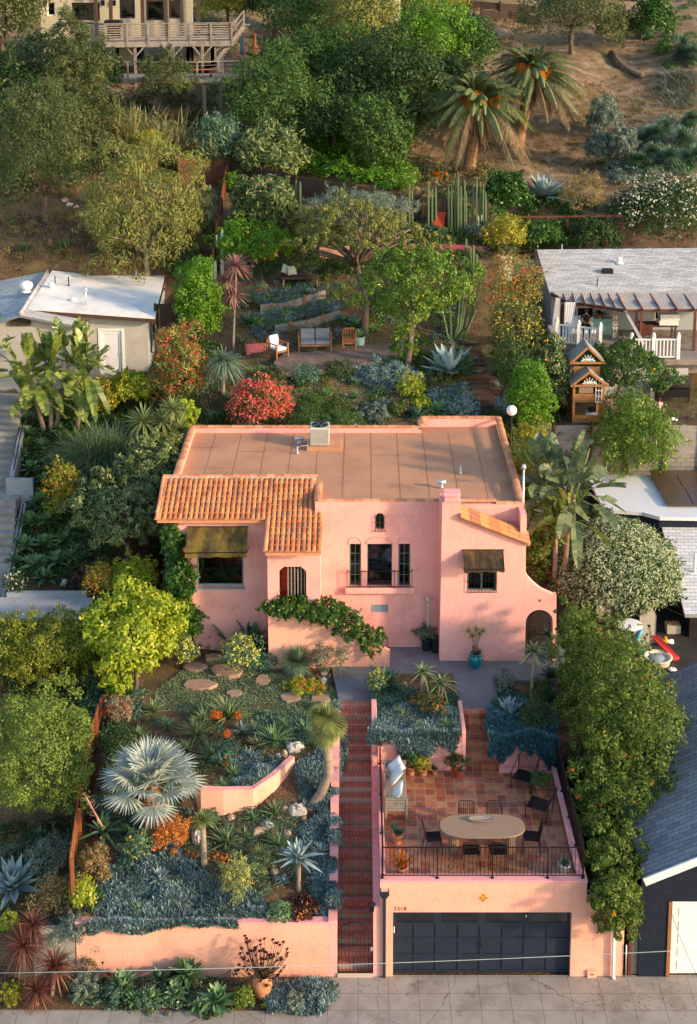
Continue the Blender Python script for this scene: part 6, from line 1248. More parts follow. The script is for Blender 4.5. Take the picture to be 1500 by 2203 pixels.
cs_=thing('block_steps','pale concrete block steps left of the grey shingled house','steps',G(1090,590)); m=MB()
for k in range(5): p=P3(1090,584-k*8,33.4+.35*k); m.box(p[0]-.45,p[1],p[2]-.5,p[0]+.3,p[1]+.4,p[2])
each(m,'step',M['cream'],cs_)
def wire(label,pts,r=.012,mat='metal'):
    m=MB(); P=[Vector(P3(*q)) for q in pts]; out=[]
    for a_,b_ in zip(P[:-1],P[1:]):
        for k in range(10): t=k/10; out.append(a_.lerp(b_,t)+Vector((0,0,-.10*4*t*(1-t))))
    m.tube(out+[P[-1]],r,5); tag(m.build('utility_wire',M[mat],loc=P[0]),label,'wire')
wire('pale utility wire crossing low in front of the garage door',[(-40,2092,-3.0),(1560,2038,-3.0)],.009,'palewire') if 'palewire' in M else None
M['palewire']=pbr('pale_wire',(.35,.5,.46),.5); wire('pale green utility wire crossing low in front of the garage door',[(-40,2094,-3.0),(1560,2040,-3.0)],.008,'palewire')
wire('thin dark wire sloping past the white garage door at the bottom right',[(1445,1965,-1.2),(1503,2105,-2.0)],.007,'iron'); wire('thin wire hanging over the jasmine toward the right house',[(1120,1085,11),(1290,1230,9),(1520,1345,10)],.004,'iron')
def dchair(base,rz,label,group='dark slatted dining chairs around the oval table'):
    o=thing('dining_chair',label,'chair',(0,0,0),group)
    m=MB().box(-.22,-.21,.425,.22,.215,.44)
    for k in range(9): m.bar((-.19+.0475*k,-.21,.45),(-.19+.0475*k,.2,.45),.022)
    m.build('seat',M['iron'],o); m=MB()
    for k in range(8): m.bar((-.185+.053*k,.21,.46),(-.185+.053*k,.29,.84),.018,.03)
    m.tube([(-.22,.21,.44),(-.22,.30,.82),(-.18,.315,.87),(.18,.315,.87),(.22,.30,.82),(.22,.21,.44)],.014,6); m.build('backrest',M['iron'],o)
    for x in (-.21,.21):
        MB().tube([(x,-.2,.44),(x*1.08,-.24,0)],.013,6).build('leg',M['iron'],o); MB().tube([(x,.2,.44),(x*1.1,.28,0)],.013,6).build('leg',M['iron'],o)
    o.location=base; o.rotation_euler=(0,0,rz); return o
def place(o,base,rz,label):
    c=copy_tree(o); c.location=base; c.rotation_euler=(0,0,rz); c['label']=label; return c
tb=thing('dining_table','oval wooden dining table with two fluted column legs on the terracotta terrace','table',(0,0,0))
tp=Zp(1038,1776,3.45); n=40; sup=lambda t:(1.20*math.copysign(abs(math.cos(t))**.62,math.cos(t)),.54*math.copysign(abs(math.sin(t))**.8,math.sin(t)))
MB().slab([(*sup(2*PI*k/n),.75) for k in range(n)],.05).build('tabletop',M['oak'],tb,bevel=.01)
for sx in (-.80,.80):
    pr=[(.15*(1 if k%2 else .88)) for k in range(36)]; m=MB(); vs=[]
    for z in (0,.698):
        for k in range(36): t=2*PI*k/36; vs.append((sx+pr[k]*math.cos(t),pr[k]*math.sin(t),z))
    m.add(vs,[(k,(k+1)%36,36+(k+1)%36,36+k) for k in range(36)]+[tuple(range(35,-1,-1)),tuple(range(36,72))]); m.build('leg',M['oak'],tb)
tb.location=(tp[0],tp[1],ZF)
bw_=Zp(1036,1764,3.48); o=MB().lathe((bw_[0],bw_[1],3.452),[(.5,0),(.8,.03),(1,.08),(.93,.08),(.7,.035),(0,.03)],24,.40,.13,cap=False).build('serving_bowl',M['oldwood'],loc=(bw_[0],bw_[1],3.452)); tag(o,'long narrow wooden dough bowl in the centre of the oval table','bowl')
cy=tp[1];
c0_=dchair((tp[0]-.38,cy+.66,ZF),0,'dark dining chair on the far side of the oval table, left of its neighbour')
place(c0_,(tp[0]+.43,cy+.66,ZF),0,'dark dining chair on the far side of the oval table, right of its neighbour')
place(c0_,(tp[0]-.36,cy-.62,ZF),PI,'dark dining chair tucked under the near side of the table toward the left')
place(c0_,(tp[0]+.38,cy-.62,ZF),PI,'dark dining chair tucked under the near side of the table toward the right')
place(c0_,(tp[0]-1.38,cy-.05,ZF),PI/2+.1,'dark dining chair at the left end of the oval table')
place(c0_,(tp[0]+1.38,cy-.02,ZF),-PI/2-.1,'dark dining chair at the right end of the oval table')
def lchair(base,rz,label):
    o=thing('lounge_chair',label,'chair',(0,0,0),'black wire lounge chairs'); m=MB().box(-.28,-.3,.335,.28,.26,.345)
    for k in range(13): x=-.28+.0467*k; m.tube([(x,-.32,.36),(x,0,.33),(x,.27,.34)],.010,5)
    m.build('seat',M['iron'],o); m=MB()
    for k in range(13): x=-.28+.0467*k; m.tube([(x,.27,.34),(x*1.03,.40,.62),(x*1.08,.44,.86-.02*abs(k-6))],.010,5)
    m.tube([(-.31,.44,.72),(-.27,.46,.84),(0,.46,.88),(.27,.46,.84),(.31,.44,.72)],.013,6); m.build('backrest',M['iron'],o)
    for s in (-1,1):
        MB().tube([(s*.31,-.32,0),(s*.31,-.34,.54),(s*.33,-.1,.58),(s*.33,.44,.72)],.014,6).build('arm',M['iron'],o); MB().tube([(s*.31,.30,0),(s*.31,.38,.70)],.013,6).build('leg',M['iron'],o)
    o.location=base; o.rotation_euler=(0,0,rz); return o
p=Zp(1128,1690,2.7); l0=lchair((p[0],p[1],ZF),-.45,'black wire lounge chair with a tall slatted back nearest the planter wall'); p=Zp(1160,1752,2.7); place(l0,(p[0],p[1],ZF),-2.0,'black wire lounge chair turned away beside the small potted bush')
a_=Zp(834,1768,2.7); o=thing('bench','weathered grey wooden bench along the left parapet with white pillows','bench',(a_[0]+.3,a_[1]+1,ZF)); x0=.80;x1=1.46; y0=a_[1]+.05; y1=y0+1.95
m=MB();
for k in range(6): m.box(x0+.02+k*.107,y0+.04,ZF+.36,x0+.12+k*.107,y1-.04,ZF+.39)
m.build('seat',M['oldwood'],o)
m=MB().box(x0-.02,y0,ZF+.62,x0+.03,y1,ZF+.70)
for k in range(4): m.box(x0-.01,y0+.02,ZF+.30+.08*k,x0+.015,y1-.02,ZF+.365+.08*k)
m.build('backrest',M['oldwood'],o)
for yy in (y0,y1-.05):
    m=MB()
    for k in range(4): m.box(x0+.03,yy,ZF+.30+.09*k,x1,yy+.03,ZF+.37+.09*k)
    m.box(x0,yy-.02,ZF+.68,x1+.02,yy+.06,ZF+.71); m.build('armrest',M['oldwood'],o)
    for xx in (x0,x1-.06): box('leg',M['oldwood'],o,xx,yy-.012,ZF,xx+.06,yy+.045,ZF+.679)
for k,(yy,t_,rz,lb) in enumerate(((y1-.28,-.5,1.0,'square white pillow at the back end of the grey bench'),(y1-.70,-.55,1.25,'square white pillow in the middle of the grey bench'),(y0+.42,-.35,1.45,'square white pillow at the near end of the grey bench'))):
    cc=cushion((x0+.27,yy,ZF+.66),.56,.56,'cushion',lb,ry=.5*(k%2)-.2,rz=-rz); cc.rotation_euler=(-.85+.12*k,.25-.4*(k%2),-PI/2+.35-.25*k); cc.location.x+=.08
def potted(px,py,r,h,mat,label,plant,Z=ZF,pm='l_mid',pr_=None,plabel=None,name='plant_pot'):
    p=Zp(px,py,Z); o=thing(name,label,'pot',(p[0],p[1],Z)); pot(None,(p[0],p[1],Z),r,h,mat,parent=o)
    MB().lathe((p[0],p[1],Z+h*.86),[(r*.9,0),(0,.005)],14,cap=False).build('soil',M['soil'],o)
    c=(p[0],p[1],Z+h)
    if plant=='bush': (V,Q),_=crown((c[0],c[1],c[2]+pr_*.6),pr_,pr_,pr_*.85,int(900),.07,.035,px,12,-.5,.45)
    elif plant=='ros': V,Q=rosette(c,pr_,34,'aloe',.05,.1,1.4,.05,px,4,.3,.2)
    elif plant=='succ': V,Q=join([rosette((c[0]+rnd.uniform(-.6,.6)*r,c[1]+rnd.uniform(-.6,.6)*r,c[2]+rnd.uniform(0,pr_*.7)),pr_*.5,16,'att',.06,.2,1.3,0,px+k,3,.2) for k in range(7)])
    elif plant=='spiky': V,Q=blades(np.array(c)+rng.normal(0,r*.3,(60,3))*np.array([1,1,0]),rng.uniform(0,6.28,60),rng.uniform(.7,1.5,60),pr_*rng.uniform(.6,1.1,60),.05,.05,'finger',3,0)
    mesh_np('plant',V,Q,M[pm],o); return o
potted(884,1664,.17,.27,'terracotta','large clay pot with a green bush, leftmost below the planter wall','bush',pm='l_mid',pr_=.30)
potted(910,1666,.16,.24,'terracotta','clay pot with a yellowing shrub between two other clay pots','bush',pm='l_yel',pr_=.24)
potted(935,1664,.10,.16,'terracotta','smallest clay pot holding a small purple succulent','succ',pm='l_aloer',pr_=.14)
potted(984,1670,.14,.24,'redcush','dark red pot with a dark green bush beside the terrace steps','bush',pm='l_dark',pr_=.34)
potted(1166,1708,.18,.28,'terracotta','clay pot with a rounded green bush between the two lounge chairs','bush',pm='l_mid',pr_=.30)
potted(855,1811,.17,.27,'terracotta','clay pot with a jade plant in front of the grey bench','succ',pm='l_spurge',pr_=.30)
potted(864,1884,.17,.30,'terracotta','clay pot with orange stemmed succulent in the front left terrace corner','spiky',pm='f_org2',pr_=.42)
potted(1214,1886,.17,.42,'zinc','tall fluted grey pot with a dark agave in the front right terrace corner','ros',pm='l_dkag',pr_=.26)
for z,lb,px,py,r,h,mt,pl_,pm,pr_ in ((3.705,'turquoise glazed pot with a branching aloe in front of the house',1023,1436,.22,.52,'teal','succ','l_aloer',.30),(3.705,'dark pot with a twisted euphorbia against the house beside the chimney bay',918,1398,.19,.45,'navyp','bush','l_dkag',.34)):
    o=potted(px,py,r,h,mt,lb,pl_,Z=z,pm=pm,pr_=pr_)
    if mt=='teal':
        o.children[0].data.name='x'; c=o.location; MB().lathe(c,[(.13,0),(.20,.12),(.26,.30),(.24,.42),(.17,.50),(.19,.54),(.15,.53),(.14,.45),(0,.44)],24,cap=False).build('glazed_body',M['teal'],o); bpy.data.objects.remove([q for q in o.children if q.name.startswith('pot')][0])
        m=MB(); hd=[]
        for (dx,dz) in ((-.25,1.0),(0,1.15),(.22,1.05),(-.12,.85),(.12,.9)): e=Vector((c.x+dx,c.y+rnd.uniform(-.1,.1),c.z+.5+dz*.8)); m.tube([(c.x,c.y,c.z+.5),(c.x+dx*.3,c.y,c.z+.5+dz*.4),e],.018,6); hd.append(e)
        m.build('stems',M['palebark'],o); V,Q=join([rosette(tuple(e),.33,22,'aloe',.035,-.2,1.3,.25,i+3,4,.3) for i,e in enumerate(hd)]); mesh_np('aloe_heads',V,Q,M['l_yucca'],o)
    else:
        c=o.location; MB().tube([(c.x+.05,c.y-.05,c.z+.5),(c.x+.03,c.y-.05,c.z+1.3),(c.x+.05,c.y-.05,c.z+2.05)],[.05,.045,.04],8).lathe((c.x+.02,c.y-.05,c.z+1.85),[(.03,-.08),(.09,0),(.1,.08),(.04,.16),(0,.17)],10,cap=False).build('cactus_stem',M['palecactus'],o)
p=Zp(938,1402,3.705); tag(MB().lathe(p,[(.14,0),(.16,.5),(.16,.55),(0,.56)],12,cap=False).build('bin',M['blackcloth'],loc=p),'black bin in the corner of the chimney bay','bin')
p=G(697,1470); sk=MB(); sk.rock((p[0],p[1],p[2]+.13),.10,.09,.09,4); sk.hexa([(p[0]-.05,p[1]-.22,p[2]+.02),(p[0]+.05,p[1]-.22,p[2]+.02),(p[0]+.08,p[1]-.02,p[2]+.05),(p[0]-.08,p[1]-.02,p[2]+.05),(p[0]-.04,p[1]-.2,p[2]+.1),(p[0]+.04,p[1]-.2,p[2]+.1),(p[0]+.07,p[1]-.02,p[2]+.17),(p[0]-.07,p[1]-.02,p[2]+.17)])
o=thing('animal_skull','bleached white animal skull at the lawn edge beside the grey walk','skull',p); sk.build('skull',M['white'],o); MB().tube([(p[0]-.08,p[1],p[2]+.17),(p[0]-.2,p[1],p[2]+.26),(p[0]-.2,p[1]+.02,p[2]+.36)],[.025,.02,.008],6).build('horn',M['palebark'],o); MB().tube([(p[0]+.08,p[1],p[2]+.17),(p[0]+.2,p[1],p[2]+.26),(p[0]+.2,p[1]+.02,p[2]+.36)],[.025,.02,.008],6).build('horn',M['palebark'],o)
p=P3(1101,883,19.5); o=thing('globe_lamp','white globe garden lamp on a post behind the right end of the house','lamp',(p[0],p[1],7)); MB().lathe((p[0],p[1],p[2]),[(.21*math.sin(PI*k/12),-.21*math.cos(PI*k/12)) for k in range(13)],20,cap=False).build('globe',M['cushion'],o); MB().tube([(p[0],p[1],5),(p[0],p[1],p[2]-.2)],.035,8).build('post',M['iron'],o)
dpoly=[(590,780),(612,758),(668,758),(735,748),(795,735),(828,700),(868,688),(915,700),(885,742),(840,775),(760,786),(700,792),(640,796),(600,800)]
DZ=9.86; W_=[Zp(x,y,DZ) for x,y in dpoly]
def inpoly(x,y,P):
    c=False
    for i in range(len(P)):
        x1,y1=P[i][:2];x2,y2=P[(i+1)%len(P)][:2]
        if (y1>y)!=(y2>y) and x<(x2-x1)*(y-y1)/(y2-y1)+x1: c=not c
    return c
m=MB(); dirv=Vector((.80,.60,0)).normalized(); nr_=Vector((-.6,.8,0)); xs=[p[0] for p in W_]; ys_=[p[1] for p in W_]; cx0,cy0=sum(xs)/len(xs),sum(ys_)/len(ys_)
dirv=Vector((.45,-.9,0)).normalized(); nr_=Vector((.9,.45,0)).normalized()
for k in range(-45,46):
    s=k*.145; cur=None
    for j in range(-60,61):
        t=j*.08; q=Vector((cx0,cy0,0))+nr_*s+dirv*t; ins=inpoly(q.x,q.y,W_)
        if ins and cur is None: cur=t
        if (not ins) and cur is not None:
            a_=Vector((cx0,cy0,DZ))+nr_*s+dirv*cur; b_=Vector((cx0,cy0,DZ))+nr_*s+dirv*(t-.08); z=rnd.uniform(-.006,.006)
            if (b_-a_).length>.2: m.bar(a_+Vector((0,0,z)),b_+Vector((0,0,z)),.13,.05)
            cur=None
gd_=thing('garden_deck','weathered plank deck with a sofa in the middle of the back garden','deck',(cx0,cy0,DZ)); m.build('planks',M['deckw'],gd_)
MB().slab([(p[0]*1,p[1],DZ-.03) for p in W_],.25).build('deck_base',M['oldwood'],gd_)
def armsofa(px,py,w_,label,seats,mat,wood='teak',rz=0,name='garden_sofa',cat='sofa',Z=DZ+.03):
    p=Zp(px,py,Z); o=thing(name,label,cat,(0,0,0)); h=w_/2
    for s in (-1,1):
        for yy in (-.36,.34): MB().box(s*h-.03,yy-.03,0,s*h+.03,yy+.03,.60 if yy<0 else .75).build('leg',M[wood],o)
        MB().box(s*h-.045,-.4,.601,s*h+.045,.38,.635).build('armrest',M[wood],o)
    box('frame',M[wood],o,-h+.031,-.34,.24,h-.031,.34,.32); m=MB()
    for k in range(int(w_/.12)): x=-h+.08+k*.12; m.box(x,.33,.32,x+.05,.36,.76)
    m.box(-h+.03,.32,.761,h-.03,.37,.82).build('backrest',M[wood],o)
    for k in range(seats):
        ww=(w_-.1)/seats; x=-h+.05+ww*(k+.5)
        if mat: MB().box(x-ww/2+.01,-.36,.325,x+ww/2-.01,.26,.46).build('seat_cushion',M[mat],o,bevel=.04); MB().hexa([(x-ww/2+.02,.16,.46),(x+ww/2-.02,.16,.46),(x+ww/2-.02,.31,.44),(x-ww/2+.02,.31,.44),(x-ww/2+.02,.24,.92),(x+ww/2-.02,.24,.92),(x+ww/2-.02,.38,.9),(x-ww/2+.02,.38,.9)]).build('back_cushion',M[mat],o,bevel=.05)
    o.location=p; o.rotation_euler=(0,0,rz); return o
armsofa(678,752,1.45,'two seat teak garden sofa with grey cushions on the plank deck',2,'greycush',rz=.05)
armsofa(752,747,.58,'empty slatted teak armchair right of the grey garden sofa',1,None,name='garden_chair',cat='chair',rz=0)
armsofa(597,766,.62,'teak armchair with white cushions at the left end of the plank deck',1,'cushion',name='garden_chair',cat='chair',rz=.7)
p=G(944,506); o=thing('garden_chair','bright red cushioned folding chair beneath the columnar cacti','chair',p); x,y,z=p; MB().hexa([(x-.28,y-.3,z+.4),(x+.28,y-.3,z+.4),(x+.28,y+.2,z+.35),(x-.28,y+.2,z+.35),(x-.28,y-.3,z+.48),(x+.28,y-.3,z+.48),(x+.28,y+.2,z+.43),(x-.28,y+.2,z+.43)]).build('seat_cushion',M['redcush'],o); MB().hexa([(x-.28,y+.15,z+.43),(x+.28,y+.15,z+.43),(x+.28,y+.25,z+.43),(x-.28,y+.25,z+.43),(x-.18,y+.35,z+1.1),(x+.34,y+.35,z+1.1),(x+.34,y+.43,z+1.1),(x-.18,y+.43,z+1.1)]).build('back_cushion',M['redcush'],o,bevel=.02)
for sx in (-.25,.25):
    for sy in (-.28,.2): MB().tube([(x+sx,y+sy,z-.1),(x+sx,y+sy,z+.4)],.02,6).build('leg',M['brown'],o)
p=Zp(773,742,DZ); o=thing('plant_pot','mint green pot with a green agave at the right of the teak armchair','pot',p); MB().lathe(p,[(.24,0),(.26,.40),(.22,.40),(.2,.35),(0,.34)],20,cap=False).build('pot',M['mint'],o); V,Q=rosette((p[0],p[1],p[2]+.4),.62,26,'att',.15,.1,1.3,.1,3,5,.2); mesh_np('agave',V,Q,M['l_aggrn'],o)
p=G(648,612); o=thing('garden_daybed','dark rustic timber daybed under the citrus in the back garden','daybed',p); x,y,z=p; MB().box(x-.95,y-.45,z+.34,x+.85,y+.45,z+.46).build('platform',M['fenced'],o,bevel=.03)
for sx in (-.85,.75):
    for sy in (-.38,.38): MB().tube([(x+sx,y+sy,z-.1),(x+sx+.03,y+sy,z+.34)],.06,7).build('leg',M['bark'],o)
for dx,lb in ((-.72,'cream pillow at the left on the rustic timber daybed'),(-.42,'cream pillow leaning in front on the rustic timber daybed')): cc=cushion((x+dx,y+.1-.2*(dx>-.5),z+.72),.48,.46,'cream',lb); cc.rotation_euler=(-.4,.5*(dx<-.5),.5)
def gwall(label,pts,mat='coral',th=.18): return ribbon_wall('garden_wall',label,pts,th,mat,mat)
gwall('low coral garden wall behind the white cushioned armchair',[zt(532,742,26.6),zt(570,740,27.2),zt(610,738,27.8),zt(640,736,28.3)])
gwall('short coral wall slab at the back right corner of the plank deck',[zt(812,698,29.3),zt(862,676,31)])
gwall('orange pink wall behind the citrus trunk above the daybed',[zt(545,560,32.5),zt(572,540,33),zt(597,538,33.3)],'peach')
gwall('orange stucco wall half hidden behind the twisted tree',[zt(688,532,33.2),zt(740,530,33.4),zt(800,534,33.2)],'peach')
M['magw']=stucco('magenta_wall',(.36,.07,.12)); gwall('dark pink wall behind the citrus tree on the upper terrace',[zt(870,528,33.4),zt(950,526,33.6),zt(1050,532,33.6)],'magw')
def timber(label,pts,h=.34):
    P=[Vector(G(*q)) for q in pts]; o=thing('timber_edging',label,'edging',P[0])
    for a_,b_ in zip(P[:-1],P[1:]):
        for k in range(2): MB().bar(a_+Vector((0,0,.08+.20*k)),b_+Vector((0,0,.08+.20*k)),.14,.19).build('beam',M['oldwood'],o,bevel=.01)
        q=a_.lerp(b_,.5)+Vector((0,-.12,0)); MB().bar(q-Vector((0,0,.2)),q+Vector((0,0,.48)),.10).build('stake',M['teak'],o)
timber('upper weathered timber edging above the blue succulents and the sofa',[(560,672),(612,668),(700,640)]); timber('lower weathered timber edging just behind the grey sofa',[(592,716),(660,706),(732,684)])
o=thing('timber_steps','dark timber steps climbing the right side of the back garden','steps',G(1052,900))
m=MB();
for k in range(15):
    p=G(1054-k*2.9,903-k*11.2); z_=float(p[2]); m.box(p[0]-.50,p[1],z_-.3,p[0]+.40,p[1]+.30,z_+.16)
each(m,'step',M['fenced'],o)
FS=[(430,1474,42,14),(492,1447,44,20),(566,1468,18,16),(627,1506,26,14),(690,1508,26,10),(504,1496,20,9),(420,1440,30,12),(460,1420,24,9),(400,1424,14,8)]
for i,(px,py,rx_,ry_) in enumerate(FS):
    p=G(px,py); s=S(p); r_=random.Random(i); n=13; pts=[(p[0]+.84*rx_/s*(1+r_.uniform(-.18,.15))*math.cos(2*PI*k/n),p[1]+.84*ry_/s/.62*(1+r_.uniform(-.18,.15))*math.sin(2*PI*k/n)) for k in range(n)]
    zz=max(float(ground(*q)) for q in pts)+.055; tag(MB().slab([(q[0],q[1],zz) for q in pts],.16).build('stepping_stone',M['flag'],loc=(p[0],p[1],zz)),where('flat sandstone stepping stone in the lawn',px,py) if LM else ('flat sandstone stepping stone, '+['leftmost large one in the lawn','largest one near the yellow spurge','reddish one left of the round yucca','one right in front of the round yucca','one beside the head of the leaning yucca','small one behind the aloe with orange flowers','partly mossy one at the left lawn edge','one nearest the dark bird of paradise','small one under the yellow tree'][i]),'stone','stepping stones in the lawn')
ROCKS=[]
RK=[(635,1608,20,14),(590,1590,10,9),(612,1620,8,9),(640,1742,22,14),(612,1738,8,7),(555,1788,14,10),(575,1775,16,10),(618,1792,10,10),(600,1760,9,6),(300,1838,12,12),(315,1862,14,11),(260,1820,14,8),(425,1800,14,18),(420,1888,16,9),(448,1885,8,9),(578,1836,8,6),(590,1875,10,10),(595,1888,8,6),(350,1890,8,7),(870,1473,8,9),(925,1500,14,8),(948,1545,10,6),(1153,1522,6,9),(697,1448,9,8),(520,1640,8,8),(470,1750,8,6),(498,1758,9,7),(600,1625,7,6),(655,1760,7,6),(225,1770,8,10),(640,465,0,0),
    (748,868,6,5),(760,876,7,6),(745,850,5,4),(1000,826,7,5),(935,836,7,6),(700,652,8,6),(590,650,5,4),(706,588,6,5),(725,586,6,5),(692,592,5,4),(140,430,8,6),(150,440,9,6),(165,445,7,5),(300,868,5,4),(140,1255,10,12)]
for i,(px,py,rx_,ry_) in enumerate(RK):
    if rx_==0: continue
    p=G(px,py+ry_*.5); s=S(p); c=(p[0],p[1],p[2]+ry_/s*.35); ROCKS.append((tag(MB().rock(c,rx_/s,rx_/s*.8,ry_/s,i).build('garden_rock',M['rock' if i%3 else 'rock2'],loc=c),None,'rock','rocks in the garden beds'),px,py,i,rx_))
def person(base,h,joints,cloth,label,hairlen=.2,name='person'):
    """joints: dict name->(x,y,z) in fractions of height, standing at the origin facing -y"""
    o=thing(name,label,'person',base); J=dict(pelvis=(0,0,.50),chest=(0,0,.72),neck=(0,0,.84),head=(0,-.01,.92),top=(0,0,.985),
      sl=(.10,0,.80),el=(.14,-.02,.64),wl=(.15,-.06,.50),hl=(.15,-.08,.44),sr=(-.10,0,.80),er=(-.14,-.02,.64),wr=(-.15,-.06,.50),hr=(-.15,-.08,.44),
      pl=(.05,0,.48),kl=(.055,-.01,.27),al=(.055,.0,.05),fl=(.055,-.07,.02),pr=(-.05,0,.48),kr=(-.055,-.01,.27),ar=(-.055,0,.05),fr=(-.055,-.07,.02))
    J.update(joints); names=list(J); E=[('pelvis','chest'),('chest','neck'),('neck','head'),('head','top'),('chest','sl'),('sl','el'),('el','wl'),('wl','hl'),('chest','sr'),('sr','er'),('er','wr'),('wr','hr'),('pelvis','pl'),('pl','kl'),('kl','al'),('al','fl'),('pelvis','pr'),('pr','kr'),('kr','ar'),('ar','fr')]
    me=bpy.data.meshes.new('body'); me.from_pydata([tuple(c*h for c in J[n]) for n in names],[(names.index(a),names.index(b)) for a,b in E],[]); me.materials.append(M['skin'])
    b=bpy.data.objects.new('body',me); COL.objects.link(b); b.parent=o; ORG[b.name]=np.array(base)
    md=b.modifiers.new('s','SKIN'); RR=dict(pelvis=.075,chest=.08,neck=.032,head=.062,top=.04,sl=.035,sr=.035,el=.026,er=.026,wl=.018,wr=.018,hl=.02,hr=.02,pl=.055,pr=.055,kl=.036,kr=.036,al=.024,ar=.024,fl=.022,fr=.022)
    for i,n in enumerate(names): v=me.skin_vertices[0].data[i]; v.radius=(RR[n]*h,RR[n]*h); v.use_root=(n=='pelvis')
    b.modifiers.new('u','SUBSURF').levels=2; b.modifiers['u'].render_levels=2
    B=Vector(base); P=lambda n:B+Vector(J[n])*h
    sh,pa=cloth; MB().tube([P('pelvis')-Vector((0,0,.02*h)),P('pelvis').lerp(P('chest'),.5),P('chest')+Vector((0,0,.03*h)),P('neck')-Vector((0,0,.02*h))],[.10*h,.088*h,.10*h,.045*h],12).build('shirt',M[sh],o)
    for s in 'lr':
        MB().tube([P('s'+s),P('s'+s).lerp(P('e'+s),.6)],[.045*h,.038*h],8).build('sleeve',M[sh],o); MB().tube([P('p'+s)+Vector((0,0,.03*h)),P('k'+s),P('a'+s)],[.068*h,.046*h,.034*h],10).build('trouser_leg',M[pa],o)
    hd=P('head'); MB().lathe(hd+Vector((0,.012*h,.012*h)),[(.072*h*math.sin(PI*k/8),.078*h*-math.cos(PI*k/8)) for k in range(2,9)],12,cap=False).tube([hd+Vector((0,.05*h,.02*h)),hd+Vector((0,.075*h,-.05*h)),hd+Vector((0,.07*h,-hairlen*h))],[.05*h,.055*h,.02*h],8).build('hair',M['hair'],o)
    m=MB()
    for s in (-1,1): m.lathe(hd+Vector((s*.022*h,-.062*h,.004*h)),[(0,-.006*h),(.006*h,0),(0,.006*h)],6,cap=False)
    m.build('eyes',M['blackcloth'],o); MB().rock(hd+Vector((0,-.068*h,-.014*h)),.008*h,.012*h,.012*h,1).build('nose',M['skin'],o); MB().box(hd.x-.014*h,hd.y-.062*h,hd.z-.036*h,hd.x+.014*h,hd.y-.055*h,hd.z-.031*h).build('mouth',M['redcush'],o)
    return o
p=G(1314,905); g1=person(tuple(p),1.18,dict(er=(-.20,-.02,.70),wr=(-.30,-.05,.72),hr=(-.34,-.06,.72),chest=(-.02,0,.72),kl=(.07,.02,.27),al=(.09,.03,.05),fl=(.08,-.04,.02)),('pinkshirt','purple'),'child in a pink shirt and purple leggings holding the playhouse ramp');
p=G(1417,905); g2=person(tuple(p),1.02,dict(er=(-.18,-.03,.70),wr=(-.22,-.10,.66),hr=(-.24,-.13,.66)),('lilac','blackcloth'),'child in a pale pink shirt and black trousers standing behind the citrus bush')
p=zf3(1283,0,29.5); g3=person((p[0],29.75,9.65+.02),1.65,dict(pelvis=(0,0,.34),chest=(.0,.0,.56),neck=(0,-.01,.68),head=(0,-.03,.76),top=(0,-.02,.825),sl=(.10,0,.64),sr=(-.10,0,.64),el=(.12,-.05,.50),er=(-.12,-.05,.50),wl=(.05,-.17,.45),wr=(-.04,-.17,.45),hl=(.02,-.2,.45),hr=(-.02,-.2,.45),pl=(.05,-.02,.32),pr=(-.05,-.02,.32),kl=(.09,-.25,.31),kr=(-.09,-.25,.31),al=(.09,-.25,.06),ar=(-.09,-.25,.06),fl=(.09,-.31,.02),fr=(-.09,-.31,.02)),('blackcloth','blackcloth'),'person in black seated on the porch daybed looking down at a phone',.08)
p=G(1447,905); sk=thing('toy_bundle','crumpled white toy lying on the grass right of the smaller child','toy',p); each(MB().rock((p[0],p[1],p[2]+.07),.13,.09,.07,5).rock((p[0]+.15,p[1]-.05,p[2]+.05),.07,.05,.05,6),'lump',M['white'],sk)
p=G(345,748); tag(MB().rock((p[0],p[1],p[2]+.35),.3,.3,.35,3).build('blue_bag',M['bluepl'],loc=p),'blue bag beside the corner of the left house','bag')
for n_,x_,y_ in (('the leaning yucca tree',690,1640),('the silver fan palm',325,1650),('the round spiky yucca ball',640,1425),('the yellow leaved tree',290,1370),('the pink planter wall',540,1720),('the tiled stair',765,1800),
  ('the salmon retaining wall',430,2040),('the potted black aeonium',563,2070),('the small white trunked yucca',438,1800),('the aloe tree with a pale trunk',643,1850),('the rusty leaning fence',170,1800),('the round green bush',80,1640),
  ('the turquoise pot',1023,1415),('the oval table',1038,1776),('the white cushioned bench',850,1710),('the trumpet vine',1320,1650),('the chimney bay',1030,1330),('the porch stair wall',720,1370),('the wide left window',470,1230),
  ('the magenta bougainvillea',560,865),('the grey garden sofa',677,745),('the fruiting citrus tree',895,610),('the big pale agave',967,785),('the timber steps',1040,820),('the purple cordylines',505,640),('the mop headed dracaena',485,790),
  ('the giant bird of paradise',130,800),('the fountain grass mound',215,925),('the concrete stairs',20,1080),('the big loquat tree',270,1080),('the clipped hedge',110,1390),('the orange flowered shrub',1090,630),('the globe lamp',1101,883),
  ('the playhouse',1265,840),('the columnar cacti',960,440),('the front palm tree',1030,230),('the rear palm tree',1145,150),('the blue agave clump',1168,410),('the twisted garden tree',760,500),('the rustic daybed',648,605),
  ('the white roofed house',200,640),('the wooden deck house',320,60),('the board fence',640,420),('the stepping stones',500,1470),('the terrace stair',1035,1590),('the grey walk',900,1420),('the bronze cordylines',75,2000),('the sidewalk',700,2170),('the jasmine mound',1320,1230),('the air conditioner',688,940)): lm(n_,x_,y_)
for o_,x_,y_,i_,r_ in ROCKS:
    o_['label']=where(('small ','')[r_>11]+['rounded tan rock','pale grey rock','craggy brown rock'][i_%3] if 0 else (('small pale rock','small brown rock','small brown rock')[i_%3] if r_<11 else ('large pale rock','large brown rock','large brown rock')[i_%3]),x_,y_)
LB=lambda d,x,y: where(d,x,y)
T=tree
